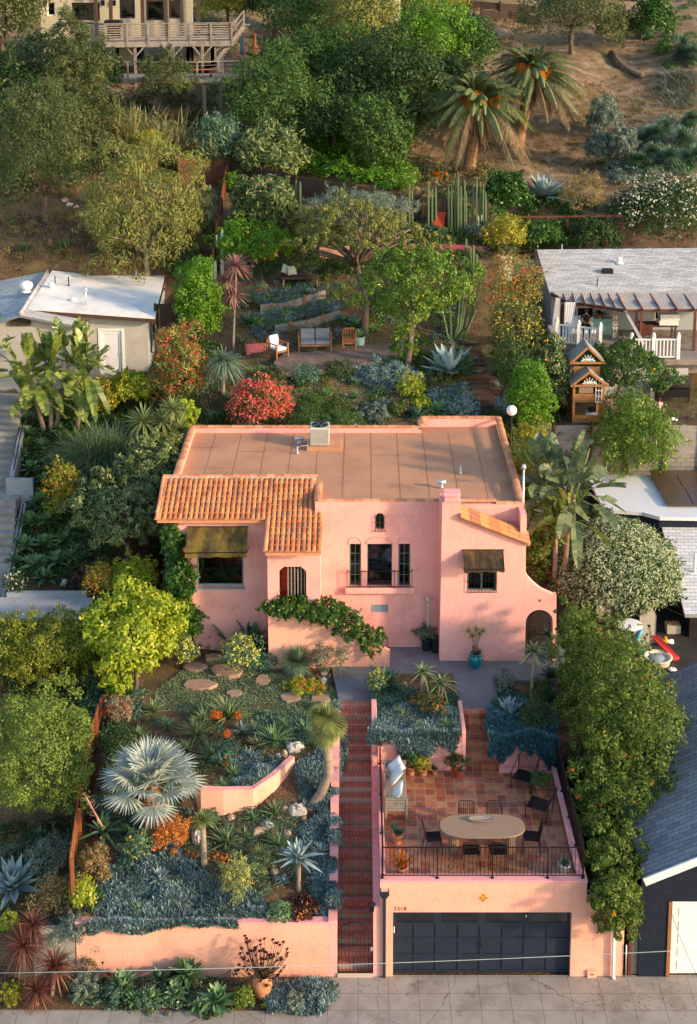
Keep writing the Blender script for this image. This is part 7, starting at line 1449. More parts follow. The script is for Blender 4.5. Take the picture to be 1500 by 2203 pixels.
T((-90,-60,95,140),'tall olive green tree at the top left corner of the photo',mat='l_olive',N=7000,L=.28,W=.12,Y=56,r0=.2)
T((-60,60,150,420),'very dark evergreen tree at the left edge behind the grey green one',mat='l_dark',N=10000,L=.26,W=.12,Y=46,r0=.2,lift=1.5)
T((95,0,225,335),'wispy tall pine in front of the left end of the wooden deck',mat='l_olive',N=9000,L=.34,W=.05,clumps=60,rc=.26,Y=45,r0=.15,droop=.1,fill=.1)
T((120,200,260,400),'dark olive shrubby tree between the pine and the reeds',mat='l_olive',N=7000,L=.26,W=.07,Y=43,r0=.12,clumps=50,rc=.3)
T((-12,185,205,460),'rounded grey green tree with a dark trunk on the left slope',mat='l_olive',N=15000,L=.22,W=.045,clumps=80,rc=.27,Y=36.5,trunkpx=(97,475),r0=.14,droop=1.2,low=-.55,fork=.35)
T((300,110,420,235),'light green willowy shrub rising above the reeds below the deck',mat='l_olive',N=3500,L=.28,W=.05,clumps=40,rc=.22,Y=47.5,lift=.3)
T((470,128,700,340),'rounded mid green tree right of the reeds',mat='l_mid',N=13000,L=.22,W=.09,clumps=75,rc=.27,Y=48,r0=.2)
T((575,-60,730,130),'dark leafy tree above the bare branched tree at the top',mat='l_mid',N=7000,L=.24,W=.1,Y=62)
T((680,-60,870,155),'tall yellowish green tree beside the white building corner',mat='l_eucal',N=9000,L=.24,W=.1,clumps=65,rc=.27,Y=58,r0=.2)
T((620,50,810,270),'broad dark green avocado tree at the top centre',mat='l_mid',N=10000,L=.24,W=.10,clumps=65,rc=.28,Y=54,r0=.2)
T((700,85,965,345),'largest dark blue green tree left of the palms',mat='l_dark',N=18000,L=.26,W=.11,clumps=100,rc=.25,Y=51,r0=.22)
T((640,210,800,330),'low dark green tree above the ivy slope',mat='l_dark',N=7000,L=.22,W=.10,clumps=50,Y=47)
T((740,205,895,412),'mid green tree in front of the ivy slope left of the palms',mat='l_mid',N=9000,L=.2,W=.1,clumps=60,rc=.28,Y=44.5,low=-.7,lift=.3)
T((830,0,1000,195),'bright green bushy tree right of the white building',mat='l_bright',N=9000,L=.22,W=.1,clumps=60,rc=.28,Y=60)
T((950,25,1070,175),'dark green round shrub below the timber terraces',mat='l_ivy',N=6000,L=.2,W=.1,Y=62,lift=.2)
T((1115,-45,1350,130),'wide olive green tree on the bare slope above the palms',mat='l_olive',N=11000,L=.22,W=.09,clumps=70,rc=.26,Y=69,r0=.2)
T((1285,20,1375,95),'smaller olive shrub left of the timber hill steps',mat='l_olive',N=4500,L=.22,W=.09,Y=71,lift=.1)
T((1362,-20,1450,108),'dark green creeping shrub right of the timber hill steps',mat='l_ivy',N=6000,L=.2,W=.12,Y=70,lift=0)
T((420,-40,560,60),'sunlit yellow green trees above the deck stairs',mat='l_yel',N=5000,L=.28,W=.12,Y=70)
T((540,-50,640,45),'dark tree at the top edge above the grey chimney pit',mat='l_dark',N=4500,L=.28,W=.12,Y=68)
T((498,262,655,405),'dark large leaved tree in front of the round mid green tree',mat='l_loq',N=6500,L=.34,W=.11,clumps=50,rc=.28,Y=43,r0=.12,low=-.5,lift=.5)
carpet([(645,290),(700,270),(770,310),(840,370),(905,400),(885,428),(800,415),(720,398),(640,385)],12000,'ivy_bank','bright green creeping ivy covering the slope behind the board fence','ground cover','l_bright',.17,.13,3,.9)
carpet([(225,-10),(500,-10),(560,60),(600,130),(540,160),(420,60),(230,40)],2500,'hill_grass','rough green grass on the slope around the deck house','ground cover','l_grass',.35,.07,5,.3)
carpet([(560,60),(1000,20),(1060,120),(930,200),(620,160)],6000,'hill_scrub','low green scrub under the trees at the top centre','ground cover','l_ivy',.3,.16,6,.8)
carpet([(0,360),(200,330),(480,340),(380,400),(120,420),(0,420)],2500,'leaf_scrub','dry scrub and fallen leaves under the left hillside trees','ground cover','l_dry',.22,.08,8,.2)
p=G(605,128); o=thing('bare_tree','small leafless pale tree right of the rusty chimney fire pit','tree',p); m=MB()
def branch(m,a,d,l,r,n,rr):
    b=a+d*l; m.tube([a,a.lerp(b,.5)+Vector((rr.uniform(-.05,.05),rr.uniform(-.05,.05),0))*l,b],[r,r*.8,r*.6],5)
    if n>0:
        for _ in range(3): branch(m,b,(d+Vector((rr.uniform(-.8,.8),rr.uniform(-.6,.6),rr.uniform(-.2,.6)))).normalized(),l*rr.uniform(.6,.85),r*.6,n-1,rr)
rr0=random.Random(3); branch(m,Vector(p),Vector((0,0,1)),1.0,.09,4,rr0); m.build('branches',M['palebark'],o)
def reeds(x0,y0,x1,y1,label,n,seed,mat='l_reed',Y=None):
    b=G((x0+x1)/2,y1);
    if Y: b=atY((x0+x1)/2,y1,Y); b[2]=float(ground(b[0],b[1]))
    s=S(b); Rr=(y1-y0)/s/.97; w_=(x1-x0)/s/2; r=np.random.default_rng(seed); o=thing('reed_clump',label,'reeds',b,'giant reed clumps below the deck'); az=r.uniform(0,2*PI,n); el=r.uniform(1.0,1.5,n); base=b+np.stack([r.normal(0,w_*.35,n),r.normal(0,.5,n),0*az],1)
    V,Q=blades(base,az,el,Rr*r.uniform(.6,1.2,n),.09,r.uniform(.1,.45,n),'strap',7,0); mesh_np('canes',V,Q,M['l_reed'],o)
    k=np.repeat(np.arange(n),14); t=r.uniform(.3,1,len(k)); d=np.stack([np.cos(el)*np.cos(az),np.cos(el)*np.sin(az),np.sin(el)],1)
    pos=base[k]+d[k]*(Rr*t)[:,None]*.95-np.array([0,0,1.])*(.25*Rr*t*t)[:,None]; V,Q=blades(pos,r.uniform(0,2*PI,len(k)),r.uniform(-.3,.9,len(k)),r.uniform(.35,.7,len(k)),.06,.35,'aloe',3,0); mesh_np('leaves',V,Q,M['l_reed'],o)
reeds(225,190,330,350,'tall arching giant reeds, left clump below the deck',90,1,Y=44); reeds(300,200,400,345,'tall arching giant reeds, middle clump below the deck',110,2,Y=43.5); reeds(380,215,490,345,'tall arching giant reeds, right clump below the deck',100,3,Y=43.5); reeds(250,270,350,370,'short reed tuft in front of the tall reed clumps',70,4,Y=41.5)
T((290,280,345,330),'small sunlit yellow shrub in front of the reeds',mat='l_yel',N=1800,L=.16,W=.06,Y=41,lift=.2)
T((168,322,445,592),'airy yellow green pepper tree above the white roofed house',mat='l_eucal',N=19000,L=.24,W=.055,clumps=110,rc=.20,Y=33.5,trunkpx=(318,585),r0=.13,droop=1.3,low=-.75,fork=.3,fill=.05,nl=14,bark='palebark',extra=[(330,440,450,545,2500)])
T((355,535,430,600),'low dark shrub right of the pepper tree trunk',mat='l_dark',N=2500,L=.14,W=.05,lift=0)
T((375,560,475,725),'tall bright green bush between the white roofed house and the garden',mat='l_bright',N=9000,L=.14,W=.07,clumps=60,rc=.3,Y=26.5,low=-.9,lift=.0)
T((-20,540,62,615),'green creeping shrub at the left edge behind the shingled roof',mat='l_ivy',N=3500,L=.16,W=.1,Y=33.5,lift=0)
T((148,550,222,600),'yellow green low shrub behind the white roof',mat='l_lime',N=2600,L=.14,W=.08,Y=33.3,lift=0); T((215,540,300,600),'dark green shrub behind the white roof below the pepper tree',mat='l_dark',N=2800,L=.15,W=.07,Y=33.6,lift=0)
T((500,382,640,490),'loquat tree with pale new leaves in front of the board fence',mat='l_loq',N=6500,L=.27,W=.09,clumps=60,rc=.3,Y=35,low=-.7,fruit=14,lift=.4)
T((455,470,632,580),'dense bright green citrus tree above the daybed',mat='l_bright',N=9000,L=.13,W=.07,clumps=75,rc=.27,Y=32.6,trunkpx=(572,618),r0=.09,fruit=8,nl=9,low=-.5)
T((655,412,885,490),'wide mounded grey green shrub in front of the dark fence',mat='l_grey',N=15000,L=.16,W=.03,clumps=110,rc=.25,Y=34.2,lift=0,low=-.2,name='shrub',cat='shrub',up=.6,droop=-.6)
T((628,432,890,560),'twisted old garden tree with sparse yellow green leaves and a curved trunk',mat='l_eucal',N=11000,L=.17,W=.06,clumps=170,rc=.15,Y=30.6,trunkpx=(785,722),r0=.17,nl=34,fork=.66,low=-.35,droop=1.0,fill=0,extra=[(860,500,985,565,1200),(640,520,700,600,500)])
T((783,530,1008,700),'fruiting citrus tree with bright green leaves at the centre of the garden',mat='l_citrus',N=13000,L=.14,W=.075,clumps=110,rc=.2,Y=25.6,trunkpx=(873,808),r0=.14,fruit=18,nl=12,low=-.85,fork=.55,extra=[(832,690,908,805,2200,-.6),(860,528,960,590,1500)],fill=.08)
T((478,370,520,420),'small bright green shrub at the corner of the board fences',mat='l_bright',N=1200,L=.15,W=.08,lift=0,name='shrub',cat='shrub')
shrub((520,460,560,500),'green shrub beneath the loquat tree',mat='l_mid',N=800)
def palm(cx,cy,r,bx,by,label,seed,nf=104,Y=None,trunk=.36):
    base=G(bx,by);
    if Y: base=atY(bx,by,Y); base[2]=float(ground(base[0],base[1]))
    c=atY(cx,cy,base[1]); s=S(c); Rr=r/s; o=thing('palm_tree',label,'palm tree',base); B=Vector(base);Cc=Vector(c)
    m=MB(); n=26; pts=[B.lerp(Cc,k/n) for k in range(n+1)]; m.tube([B-Vector((0,0,.4))]+pts,[trunk*1.2]+[trunk*(1.05 if k%2 else .9)*(1.15-.2*min(1,k/8)) for k in range(n+1)],14); m.lathe(Cc,[(trunk,-1.0),(trunk*1.5,-.3),(trunk*1.3,.2),(0,.5)],12,cap=False); m.build('trunk',M['cutbark'],o)
    g=np.random.default_rng(seed); V1=[];V2=[]; FR=[];
    for i in range(nf):
        f=(i+.5)/nf; az=i*2.39996+g.normal(0,.35); el=1.5-1.8*f**.9+g.normal(0,.08); dead=f>.84; L_=Rr*(1.05+.12*g.normal())*(1.0-.15*(f<.15));
        d=np.array([math.cos(el)*math.cos(az),math.cos(el)*math.sin(az),math.sin(el)]); sd=np.array([-math.sin(az),math.cos(az),0]); cu=.52+.2*g.random() if not dead else .8
        T_=np.linspace(.08,1,60); P_=c+d*L_*T_[:,None]-np.array([0,0,1])*cu*L_*(T_**2.2)[:,None]*(.55+.45*math.cos(el))
        tg=nz(np.gradient(P_,axis=0)); up=nz(np.cross(sd,tg)); ll=L_*.14*np.sin(PI*np.clip(T_*.9+.08,0,1))**.6
        for s_ in (-1,1):
            dd=nz(tg*.75+sd*s_*.70+up*.6+g.normal(0,.05,P_.shape)); w_=.021*Rr/3*nz(np.cross(dd,up)); e=P_+dd*ll[:,None]-np.array([0,0,.04])*ll[:,None]*4*(1+3*dead)
            q=np.stack([P_-w_*.6,P_+w_*.6,(P_+e)/2+w_,(P_+e)/2-w_],1).reshape(-1,3); q2=np.stack([(P_+e)/2-w_,(P_+e)/2+w_,e+w_*.1,e-w_*.1],1).reshape(-1,3)
            (V2 if dead else V1).extend([q,q2])
        FR.append(np.stack([P_[:-1]-sd*.018,P_[:-1]+sd*.018,P_[1:]+sd*.015,P_[1:]-sd*.015],1).reshape(-1,3))
    for nm,VV,mt in (('fronds',V1,'l_palm'),('dead_fronds',V2,'l_palmdry'),('frond_stems',FR,'l_palm')):
        V=np.concatenate(VV); mesh_np(nm,V,np.arange(len(V)).reshape(-1,4),M[mt],o)
    VV=[]
    for k in range(16):
        az=g.uniform(0,2*PI) if k>11 else g.uniform(-2.6,-.5); el=g.uniform(.1,.7); cc=c+np.array([math.cos(az)*math.cos(el),math.sin(az)*math.cos(el),math.sin(el)])*Rr*.34; n=60; V,Q=blades(cc,az+g.normal(0,.5,n),g.uniform(-.6,1.0,n),Rr*.17,.05,.5,'strap',3,0); VV.append((V,Q))
    V,Q=join(VV); mesh_np('date_stalks',V,Q,M['f_dates'],o)
    n=70; V,Q=blades(c-np.array([0,0,.5]),g.uniform(0,2*PI,n),g.uniform(-1.45,-.9,n),Rr*g.uniform(.35,.75,n),.09,.1,'strap',4,0); mesh_np('skirt',V,Q,M['l_palmdry'],o); return o
palm(1145,160,108,1112,372,'taller date palm with orange date stalks standing behind the other palm',5,Y=51)
palm(1026,222,122,1008,392,'front date palm with a ringed trunk and drooping fronds',2,Y=45.5)
palm(945,378,48,945,400,'young low palm tuft left of the front palm trunk',9,nf=40,Y=44,trunk=.12)
for i,(bb,lb,mt,N,L_,W_) in enumerate([((1262,218,1345,300),'silvery green shrub highest on the right slope','l_grey',3500,.3,.06),((1262,275,1315,368),'silvery green upright shrub on the right slope, lower left','l_grey',2800,.3,.06),((1308,268,1372,362),'silvery green spreading shrub beside the dark yuccas','l_grey',3000,.3,.06),((1310,365,1345,400),'small grey green shrub above the white flowered bush','l_grey',900,.24,.06)]): shrub(bb,lb,mat=mt,N=N,L=L_,W=W_,clumps=34,rc=.3,droop=-.8)
for i,(x,y,r) in enumerate([(1395,300,26),(1430,290,26),(1468,310,28),(1410,340,26),(1450,350,28),(1490,350,28),(1385,355,20),(1490,268,24),(1478,110,26),(1495,125,22),(1380,80,14)]):
    p=G(x,y+r*.5); s=S(p); o=thing('yucca',LB('dark green spiky yucca on the right slope',x,y) if i<7 else ['dark yucca at the right edge above the others','dark shrubby yucca at the upper right edge','smaller dark yucca at the upper right edge','small dark yucca beside the hill steps'][i-7],'yucca',p); V,Q=join([fulldisc((p[0]+rnd.uniform(-.5,.5),p[1]+rnd.uniform(-.4,.5),p[2]+h_),r/s*1.25,170,.07,i*3+k,-.5,.2) for k,h_ in enumerate((.3,.6,1.1*r/s))]); mesh_np('leaves',V,Q,M['l_dkag'],o)
T((1048,370,1132,470),'dark green leafy shrub left of the blue agave clump',mat='l_ivy',N=5500,L=.17,W=.1,clumps=50,Y=39.5,lift=0)
T((1208,368,1302,470),'dry brown twiggy shrub right of the blue agave clump',mat='l_dry',N=4500,L=.16,W=.03,clumps=60,rc=.25,Y=40,lift=.3,nl=20,fill=.0)
T((1330,375,1520,540),'large shrub covered in white flowers behind the grey shingle roof',mat='l_dark',N=9000,L=.17,W=.09,clumps=70,rc=.3,Y=40,lift=.3,flowers=('f_white',750,.10))
T((1105,478,1225,530),'dark leafy hedge below the post and wire fence, left part',mat='l_ivy',N=5000,L=.13,W=.08,clumps=50,Y=38,lift=0); T((1215,470,1340,535),'dark leafy hedge below the post and wire fence, right part',mat='l_dark',N=5000,L=.13,W=.08,clumps=50,Y=38,lift=0)
carpet([(1060,520),(1340,522),(1345,540),(1150,545),(1070,550)],2500,'hedge_grass','grass strip behind the ridge of the grey shingle roof','ground cover','l_grass',.2,.04,4,.15)
def agave_clump(cx,cy,r,label,mat='l_agblue',n=46,W=.2,name='agave',Y=None,kind='agave',curve=.10,elmin=.1):
    p=G(cx,cy+r*.35) if Y is None else atY(cx,cy+r*.35,Y); s=S(p); V,Q=rosette((p[0],p[1],p[2]+.3),r/s*1.05,n,kind,W*r/s,elmin,1.4,curve,int(cx),7,.25,.16); return tag(mesh_np(name,V,Q,M[mat],loc=p),label,'agave')
agave_clump(1168,405,84,'large blue grey agave clump below the palms',n=60,W=.17,curve=.2); agave_clump(46,572,24,'blue grey agave behind the shingled gable roof',n=16,W=.28,Y=33.2); agave_clump(136,580,36,'large blue grey agave behind the ridge of the white roof',n=24,W=.24,Y=33.2)
agave_clump(967,785,86,'big pale blue agave at the right of the plank deck',n=28,W=.26,curve=.02); agave_clump(672,417,14,'pale agave in front of the dark fence',mat='l_grey',n=20,W=.14)
agave_clump(250,575,20,'dark spiky plant behind the white roof below the pepper tree','l_dkag',24,.12,Y=33.3)
for i,(x,y,r) in enumerate([(52,530,18),(138,520,20),(205,538,18),(262,548,14),(285,470,12)]):
    p=G(x,y+r*.5); s=S(p); V,Q=grassball(p,r/s*1.3,160,.03,.25,i,.5,1.4,.2); tag(mesh_np('grass_tuft',V,Q,M['l_grass' if i!=4 else 'l_dkag'],loc=p),LB('green grass tuft on the dry slope',x,y),'grass tuft','grass tufts on the left slope')
CC=[(881,392,470),(887,410,468),(922,388,475),(930,405,475),(938,400,473),(965,400,470),(972,395,478),(980,372,478),(986,368,480),(992,398,480),(1000,385,480),(1018,392,478),(1026,380,482),(1034,390,480),(1040,398,482),(1045,410,484),(1003,410,480)]
for i,(x,a_,b_) in enumerate(CC): column_cactus([(x,a_,b_+26)],LB('tall green columnar cactus',x,(a_+b_)/2),group='row of columnar cacti in front of the dark fence',r=.055)
for i,(x,a_,b_) in enumerate([(637,388,445),(646,390,448),(765,400,440),(992,352,420),(1018,405,430)][:3]): column_cactus([(x,a_,b_)],['left one of two pale columnar cacti beside the loquat tree','right one of two pale columnar cacti beside the loquat tree','columnar cactus rising behind the grey green mounded shrub'][i],r=.07)
column_cactus([(478,492,592)],'pale branching cactus left of the citrus tree',mat='palecactus',r=.09,arms=[(478,535,467,530,466,505),(478,540,489,530,489,508)]); column_cactus([(463,560,600)],'short pale cactus left of the branching cactus',mat='palecactus',r=.08)
column_cactus([(1027,462,500)],'pale crested cactus near the red chair',mat='palecactus',r=.1,arms=[(1027,480,1034,474,1036,462)])
for i,(x,a_,b_) in enumerate([(1003,512,600),(1012,530,605),(1019,525,612),(1026,545,612),(1033,560,615)]): column_cactus([(x,a_,b_)],LB('yellow green columnar cactus',x,(a_+b_)/2),group='columnar cacti beside the fruiting citrus',r=.07)
p=G(975,735); o=thing('branching_cactus','grey green branching candelabra cactus right of the citrus trunk','cactus',p); m=MB();
for dx,dy in ((-22,-60),(-8,-85),(10,-95),(26,-120),(40,-100),(50,-70),(60,-125),(36,-150),(18,-140)):
    e=atY(975+dx,735+dy,p[1]+rnd.uniform(-.2,.2)); b=Vector(p); E=Vector(e); m.tube([b,b.lerp(E,.3)+Vector(((E-b).x*.25,0,-.15)),b.lerp(E,.6)+Vector(((E-b).x*.15,0,0)),E],[.07,.06,.055,.04],7)
m.build('stems',M['cactus'],o)
headtree([(1011,448,20)],(1008,492),'small yucca tree with a drooping yellow green head among the cacti','yucca','l_yucca','yucca',W=.05,n=150,curve=.5)
headtree([(447,415,28),(450,450,28),(450,482,24)],(455,500),'tall yellow green spiky yucca in front of the red brown fence','yucca','l_yucca','yucca',n=100)
headtree([(508,572,42),(500,630,44),(488,602,30)],(502,745),'purple bronze cordyline with stacked spiky heads on a slim trunk','cordyline','l_purp','cordyline',W=.055,n=110,curve=.25,r0=.055,Y=27.3)
headtree([(482,778,54)],(480,850),'mop headed dracaena with arching grey green leaves on a pale trunk','dracaena','l_yuccab','dracaena',W=.05,n=200,curve=.55,elmin=-.5,r0=.07)
T((322,700,450,885),'rust red bougainvillea tree at the corner of the grey house',mat='l_eucal',N=8500,L=.11,W=.06,clumps=80,rc=.27,Y=23,low=-.8,lift=.1,flowers=('f_red',900,.07))
T((232,800,330,865),'creeping green vine with orange flowers below the white door',mat='l_lime',N=3500,L=.13,W=.09,Y=23.5,lift=0,flowers=('f_orange',30,.09),low=-.8,name='shrub',cat='shrub'); T((180,815,255,880),'yellow orange flowering shrub left of the creeping vine',mat='l_yel',N=2600,L=.10,W=.05,Y=23,lift=0,low=-.8,name='shrub',cat='shrub',flowers=('f_yel',120,.07))
T((380,850,425,960),'leafy vine with variegated leaves behind the left roof corner',mat='l_lime',N=2600,L=.12,W=.08,Y=20.5,lift=0,low=-.9,name='shrub',cat='shrub')
T((493,820,628,915),'magenta and orange bougainvillea mound behind the roof',mat='l_mid',N=4500,L=.10,W=.06,clumps=70,Y=20.8,lift=0,low=-.7,flowers=('f_mag',2600,.075),name='shrub',cat='bougainvillea')
T((605,882,790,935),'low bright green ferny shrub along the back parapet',mat='l_mid',N=6500,L=.09,W=.03,clumps=80,rc=.3,Y=20.3,lift=0,name='shrub',cat='shrub',up=.6)
T((1035,545,1160,680),'open shrub with orange red flower heads right of the timber steps',mat='l_eucal',N=5500,L=.12,W=.04,clumps=80,rc=.22,Y=28,lift=.2,low=-.9,flowers=('f_orange',420,.07),fill=.05)
T((1050,640,1172,765),'olive shrub with pale yellow flower heads below the orange flowered shrub',mat='l_olive',N=6000,L=.13,W=.035,clumps=80,rc=.24,Y=25,lift=.2,low=-.8,flowers=('f_yel',260,.08))
T((1040,462,1130,545),'yellow flowering shrub right of the cacti',mat='l_yel',N=4500,L=.14,W=.04,clumps=60,rc=.26,Y=34,lift=.1,low=-.7,flowers=('f_yel',220,.09)); T((1060,520,1120,560),'green shrub under the yellow flowering shrub',mat='l_olive',N=1500,L=.13,W=.04,Y=33.3,lift=0,name='shrub',cat='shrub')
T((1060,730,1150,840),'dark green shrub along the right side of the timber steps',mat='l_dark',N=4500,L=.11,W=.04,Y=22.5,lift=0,low=-.8,name='shrub',cat='shrub'); T((1130,735,1235,870),'dark loquat tree with orange fruit beside the trampoline',mat='l_loq',N=4500,L=.24,W=.075,clumps=55,rc=.27,Y=24.0,lift=.3,low=-.7,fruit=22)
T((1095,775,1190,930),'tall green creeper covered hedge between the two gardens',mat='l_bright',N=8500,L=.10,W=.06,clumps=70,rc=.3,Y=20.5,lift=0,low=-.9)
T((1100,890,1190,1080),'yellow green bush behind the right corner of the pink house',mat='l_yel',N=6500,L=.11,W=.05,clumps=60,rc=.28,Y=15.5,lift=0,low=-.9); T((1120,1020,1215,1260),'green climbing shrub against the right side of the pink house',mat='l_lime' if 0 else 'l_vine',N=6500,L=.10,W=.05,clumps=60,rc=.28,Y=13.5,lift=0,low=-.9)
T((1245,735,1455,845),'spreading lemon tree above the white lattice',mat='l_mid',N=12000,L=.13,W=.06,clumps=110,rc=.22,Y=24.3,trunkpx=(1318,868),r0=.07,nl=10,fruit=10,low=-.6,fork=.5)
T((1286,850,1452,1020),'dense citrus bush with bright upright leaves behind the white flat roof',mat='l_citrus',N=9000,L=.16,W=.06,clumps=85,rc=.25,Y=21.0,lift=0,low=-.9,up=.7,droop=-.8)
T((1180,1115,1462,1350),'huge rounded jasmine mound covered in tiny white flowers',mat='l_mid',N=34000,L=.085,W=.05,clumps=480,rc=.11,Y=13.8,lift=.9,low=-.25,flowers=('f_jas',15000,.045),cat='jasmine',nl=5,name='jasmine_mound',fill=.4,depth=2.6)
T((1260,1095,1330,1140),'olive shrub peeking over the jasmine mound',mat='l_olive',N=1600,L=.11,W=.05,Y=16,lift=.5)
T((1215,1385,1472,1700),'huge green trumpet vine with orange flowers beside the terrace',mat='l_vine',N=26000,L=.11,W=.055,clumps=230,rc=.16,Y=5.4,lift=0,low=-1,flowers=('f_orange',55,.10),cat='vine',name='trumpet_vine',fill=.35,depth=2.2,nl=9,extra=[(1183,1325,1370,1560,15000,2.3),(1222,1590,1455,1880,20000,-2.2),(1252,1770,1402,1960,11000,-4.5),(1262,1850,1392,2012,7000,-5.75),(1395,1640,1478,1850,3500,-2.4),(1190,1290,1290,1400,3500,3.2)])
T((345,1120,400,1215),'glossy climbing vine on the left corner of the pink house',mat='l_ivy',N=2500,L=.11,W=.08,clumps=40,rc=.35,Y=11.2,lift=0,low=-1,cat='vine',name='vine',depth=.35,extra=[(350,1180,425,1300,4200,0),(362,1270,432,1395,3600,-.2)])
VN=T((560,1272,690,1340),'leafy vine with orange flecks draped over the porch stair wall',mat='l_vine' if 0 else 'l_ivy',N=4500,L=.09,W=.06,clumps=60,rc=.35,Y=9.95,lift=0,low=-1,cat='vine',name='climbing_vine',depth=.4,flowers=('f_yel',170,.05),extra=[(645,1287,752,1338,3600,0),(712,1310,788,1376,2600,0),(766,1345,836,1404,2000,0)])
m=MB()
for k in range(7):
    pts=[P3(660+k*22+rnd.uniform(-6,6),1335+k*8,10.05),P3(662+k*20+rnd.uniform(-12,12),1360+k*5,10.06),P3(655+k*22+rnd.uniform(-16,16),1392+k*2,10.07)]; m.tube(pts,.011,5)
m.build('stem',M['bark'],VN)
def bird(heads,label,base,seed,nl=14,leafL=1.5,mat='l_ban',trunk=.09,name='bird_of_paradise',Y=None):
    b=G(*base) if Y is None else atY(*base,Y); o=thing(name,label,'plant',b); g=np.random.default_rng(seed); B=Vector(b)
    for i,(hx,hy,bx) in enumerate(heads):
        bb=G(bx,base[1]) if Y is None else atY(bx,base[1],Y); p=atY(hx,hy,b[1]+g.uniform(-.5,.5)); A_,P_=Vector(bb),Vector(p)
        if trunk: MB().tube([A_-Vector((0,0,.2)),A_.lerp(P_,.3),A_.lerp(P_,.7),P_],[trunk*1.2,trunk,trunk*.9,trunk*.8],10).build('trunk',M['palebark'],o)
        k=np.arange(nl); az=np.where(k%2==0,0,PI)+g.normal(0,.65,nl)+g.uniform(0,3); el=1.45-1.75*(k/nl)+g.normal(0,.08,nl); L_=leafL*g.uniform(.8,1.15,nl)
        V,Q=paddles(np.repeat([p-np.array([0,0,.15])],nl,0)+g.normal(0,.06,(nl,3)),az,el,L_*1.2,np.full(nl,.42*leafL/1.5),(.08+.5*k/nl)*g.uniform(.5,1.4,nl),seed+i); mesh_np('leaves',V,Q,M[mat],o)
    return o
bird([(60,800,95),(110,790,110),(185,800,165),(150,770,120)],'giant bird of paradise with paddle leaves in front of the shingled gable',(120,920),3,nl=24,leafL=1.7,Y=22.3)
bird([(-8,755,-10)],'paddle leaved plant cut off by the left edge of the photo',(-8,860),5,nl=9,leafL=1.6,Y=22.5); bird([(110,850,110),(60,850,80)],'low bird of paradise offshoots below the giant one',(110,915),6,nl=10,leafL=1.2,trunk=0,Y=21.8)
bird([(1215,1045,1210),(1165,1040,1180),(1235,1060,1225)],'giant bird of paradise with dull paddle leaves right of the house',(1205,1220),8,nl=20,leafL=1.8,mat='l_ban2',Y=13.8); bird([(1195,1130,1195),(1225,1110,1215)],'lower bird of paradise leaves between the house and the jasmine mound',(1200,1230),9,nl=8,leafL=1.2,mat='l_ban',Y=13.0)
headtree([(308,905,48),(350,905,44),(372,880,38),(388,925,36)],(345,985),'multi headed yellow green yucca left of the pink house roof','yucca','l_yucca','yucca',W=.06,n=110,curve=.12,elmin=-.9,Y=19.2)
headtree([(300,965,34)],(300,990),'low yellow green yucca below the multi headed one','yucca','l_yucca','yucca',W=.06,n=70,curve=.1,Y=18.2)
def grassm(cx,cy,r,by,label,n=900,W=.02,mat='l_grass',Y=None,curve=.45):
    p=G(cx,by) if Y is None else atY(cx,by,Y); s=S(p); V,Q=grassball((p[0],p[1],p[2]),r/s*1.45,n,W,curve,int(cx),.35,1.45,.22); return tag(mesh_np('ornamental_grass',V,Q,M[mat],loc=p),label,'grass')
grassm(215,930,75,985,'huge fountain grass mound left of the multi headed yucca',2600,.026,Y=18.6)
T((150,1010,395,1175),'large loquat tree with pale tipped leaves left of the house',mat='l_loq',N=8500,L=.25,W=.075,clumps=110,rc=.2,Y=15.0,lift=.8,low=-.8,nl=12,extra=[(250,945,395,1060,4200,1.2)],up=.5,depth=2.4)
T((100,985,175,1110),'yellow green flowering shrub between the agave bed and the loquat',mat='l_yel',N=3000,L=.10,W=.05,Y=16.5,lift=0,low=-.8,name='shrub',cat='shrub',flowers=('f_orange',60,.07)); T((340,930,395,990),'small leafed shrub against the left roof corner',mat='l_eucal',N=1800,L=.12,W=.05,Y=17.5,lift=.2)
T((0,1300,232,1470),'long clipped hedge with yellow green and pinkish new growth on the left',mat='l_hedge',N=21000,L=.085,W=.045,clumps=190,rc=.2,Y=9.6,lift=0,low=-.95,name='hedge',cat='hedge',up=.6,depth=1.3,extra=[(-60,1305,80,1460,7000)])
T((195,1255,390,1450),'glowing yellow leaved tree in front of the left house corner',mat='l_lime',N=8500,L=.19,W=.085,clumps=110,rc=.22,Y=9.3,trunkpx=(290,1500),r0=.07,low=-.9,fork=.4,extra=[(205,1390,300,1505,1900,-.8)],droop=.8,nl=10)
T((-35,1485,202,1760),'large round yellow green bush behind the rusty fence',mat='l_hedge' if 0 else 'l_yel2',N=26000,L=.075,W=.05,clumps=260,rc=.13,Y=3.2,lift=0,low=-.8,name='bush',cat='bush') if False else None
M['l_round']=leafm('rounded_bush_leaf',[(.07,.12,.02),(.15,.21,.045),(.27,.32,.09)],.3)
T((-40,1485,202,1765),'large round yellow green bush behind the rusty fence',mat='l_round',N=27000,L=.08,W=.05,clumps=230,rc=.15,Y=4.2,lift=0,low=-.8,name='bush',cat='bush',up=.5)
for i,(x,y,h_) in enumerate([(95,1240,0)]): pass
T((75,1215,110,1285),'small white flowering shrub at the foot of the concrete stairs',mat='l_mid',N=600,L=.08,W=.05,lift=0,name='shrub',cat='shrub',flowers=('f_white',60,.06)) if False else T((10,1225,55,1290),'small white flowering shrub at the foot of the concrete stairs',mat='l_dark',N=900,L=.08,W=.05,Y=13.6,lift=0,name='shrub',cat='shrub',flowers=('f_white',90,.06))
T((145,1230,200,1275),'dark purple leaved shrub above the blue grey patio wall',mat='f_aeon',N=1500,L=.09,W=.05,Y=14,lift=0,name='shrub',cat='shrub')
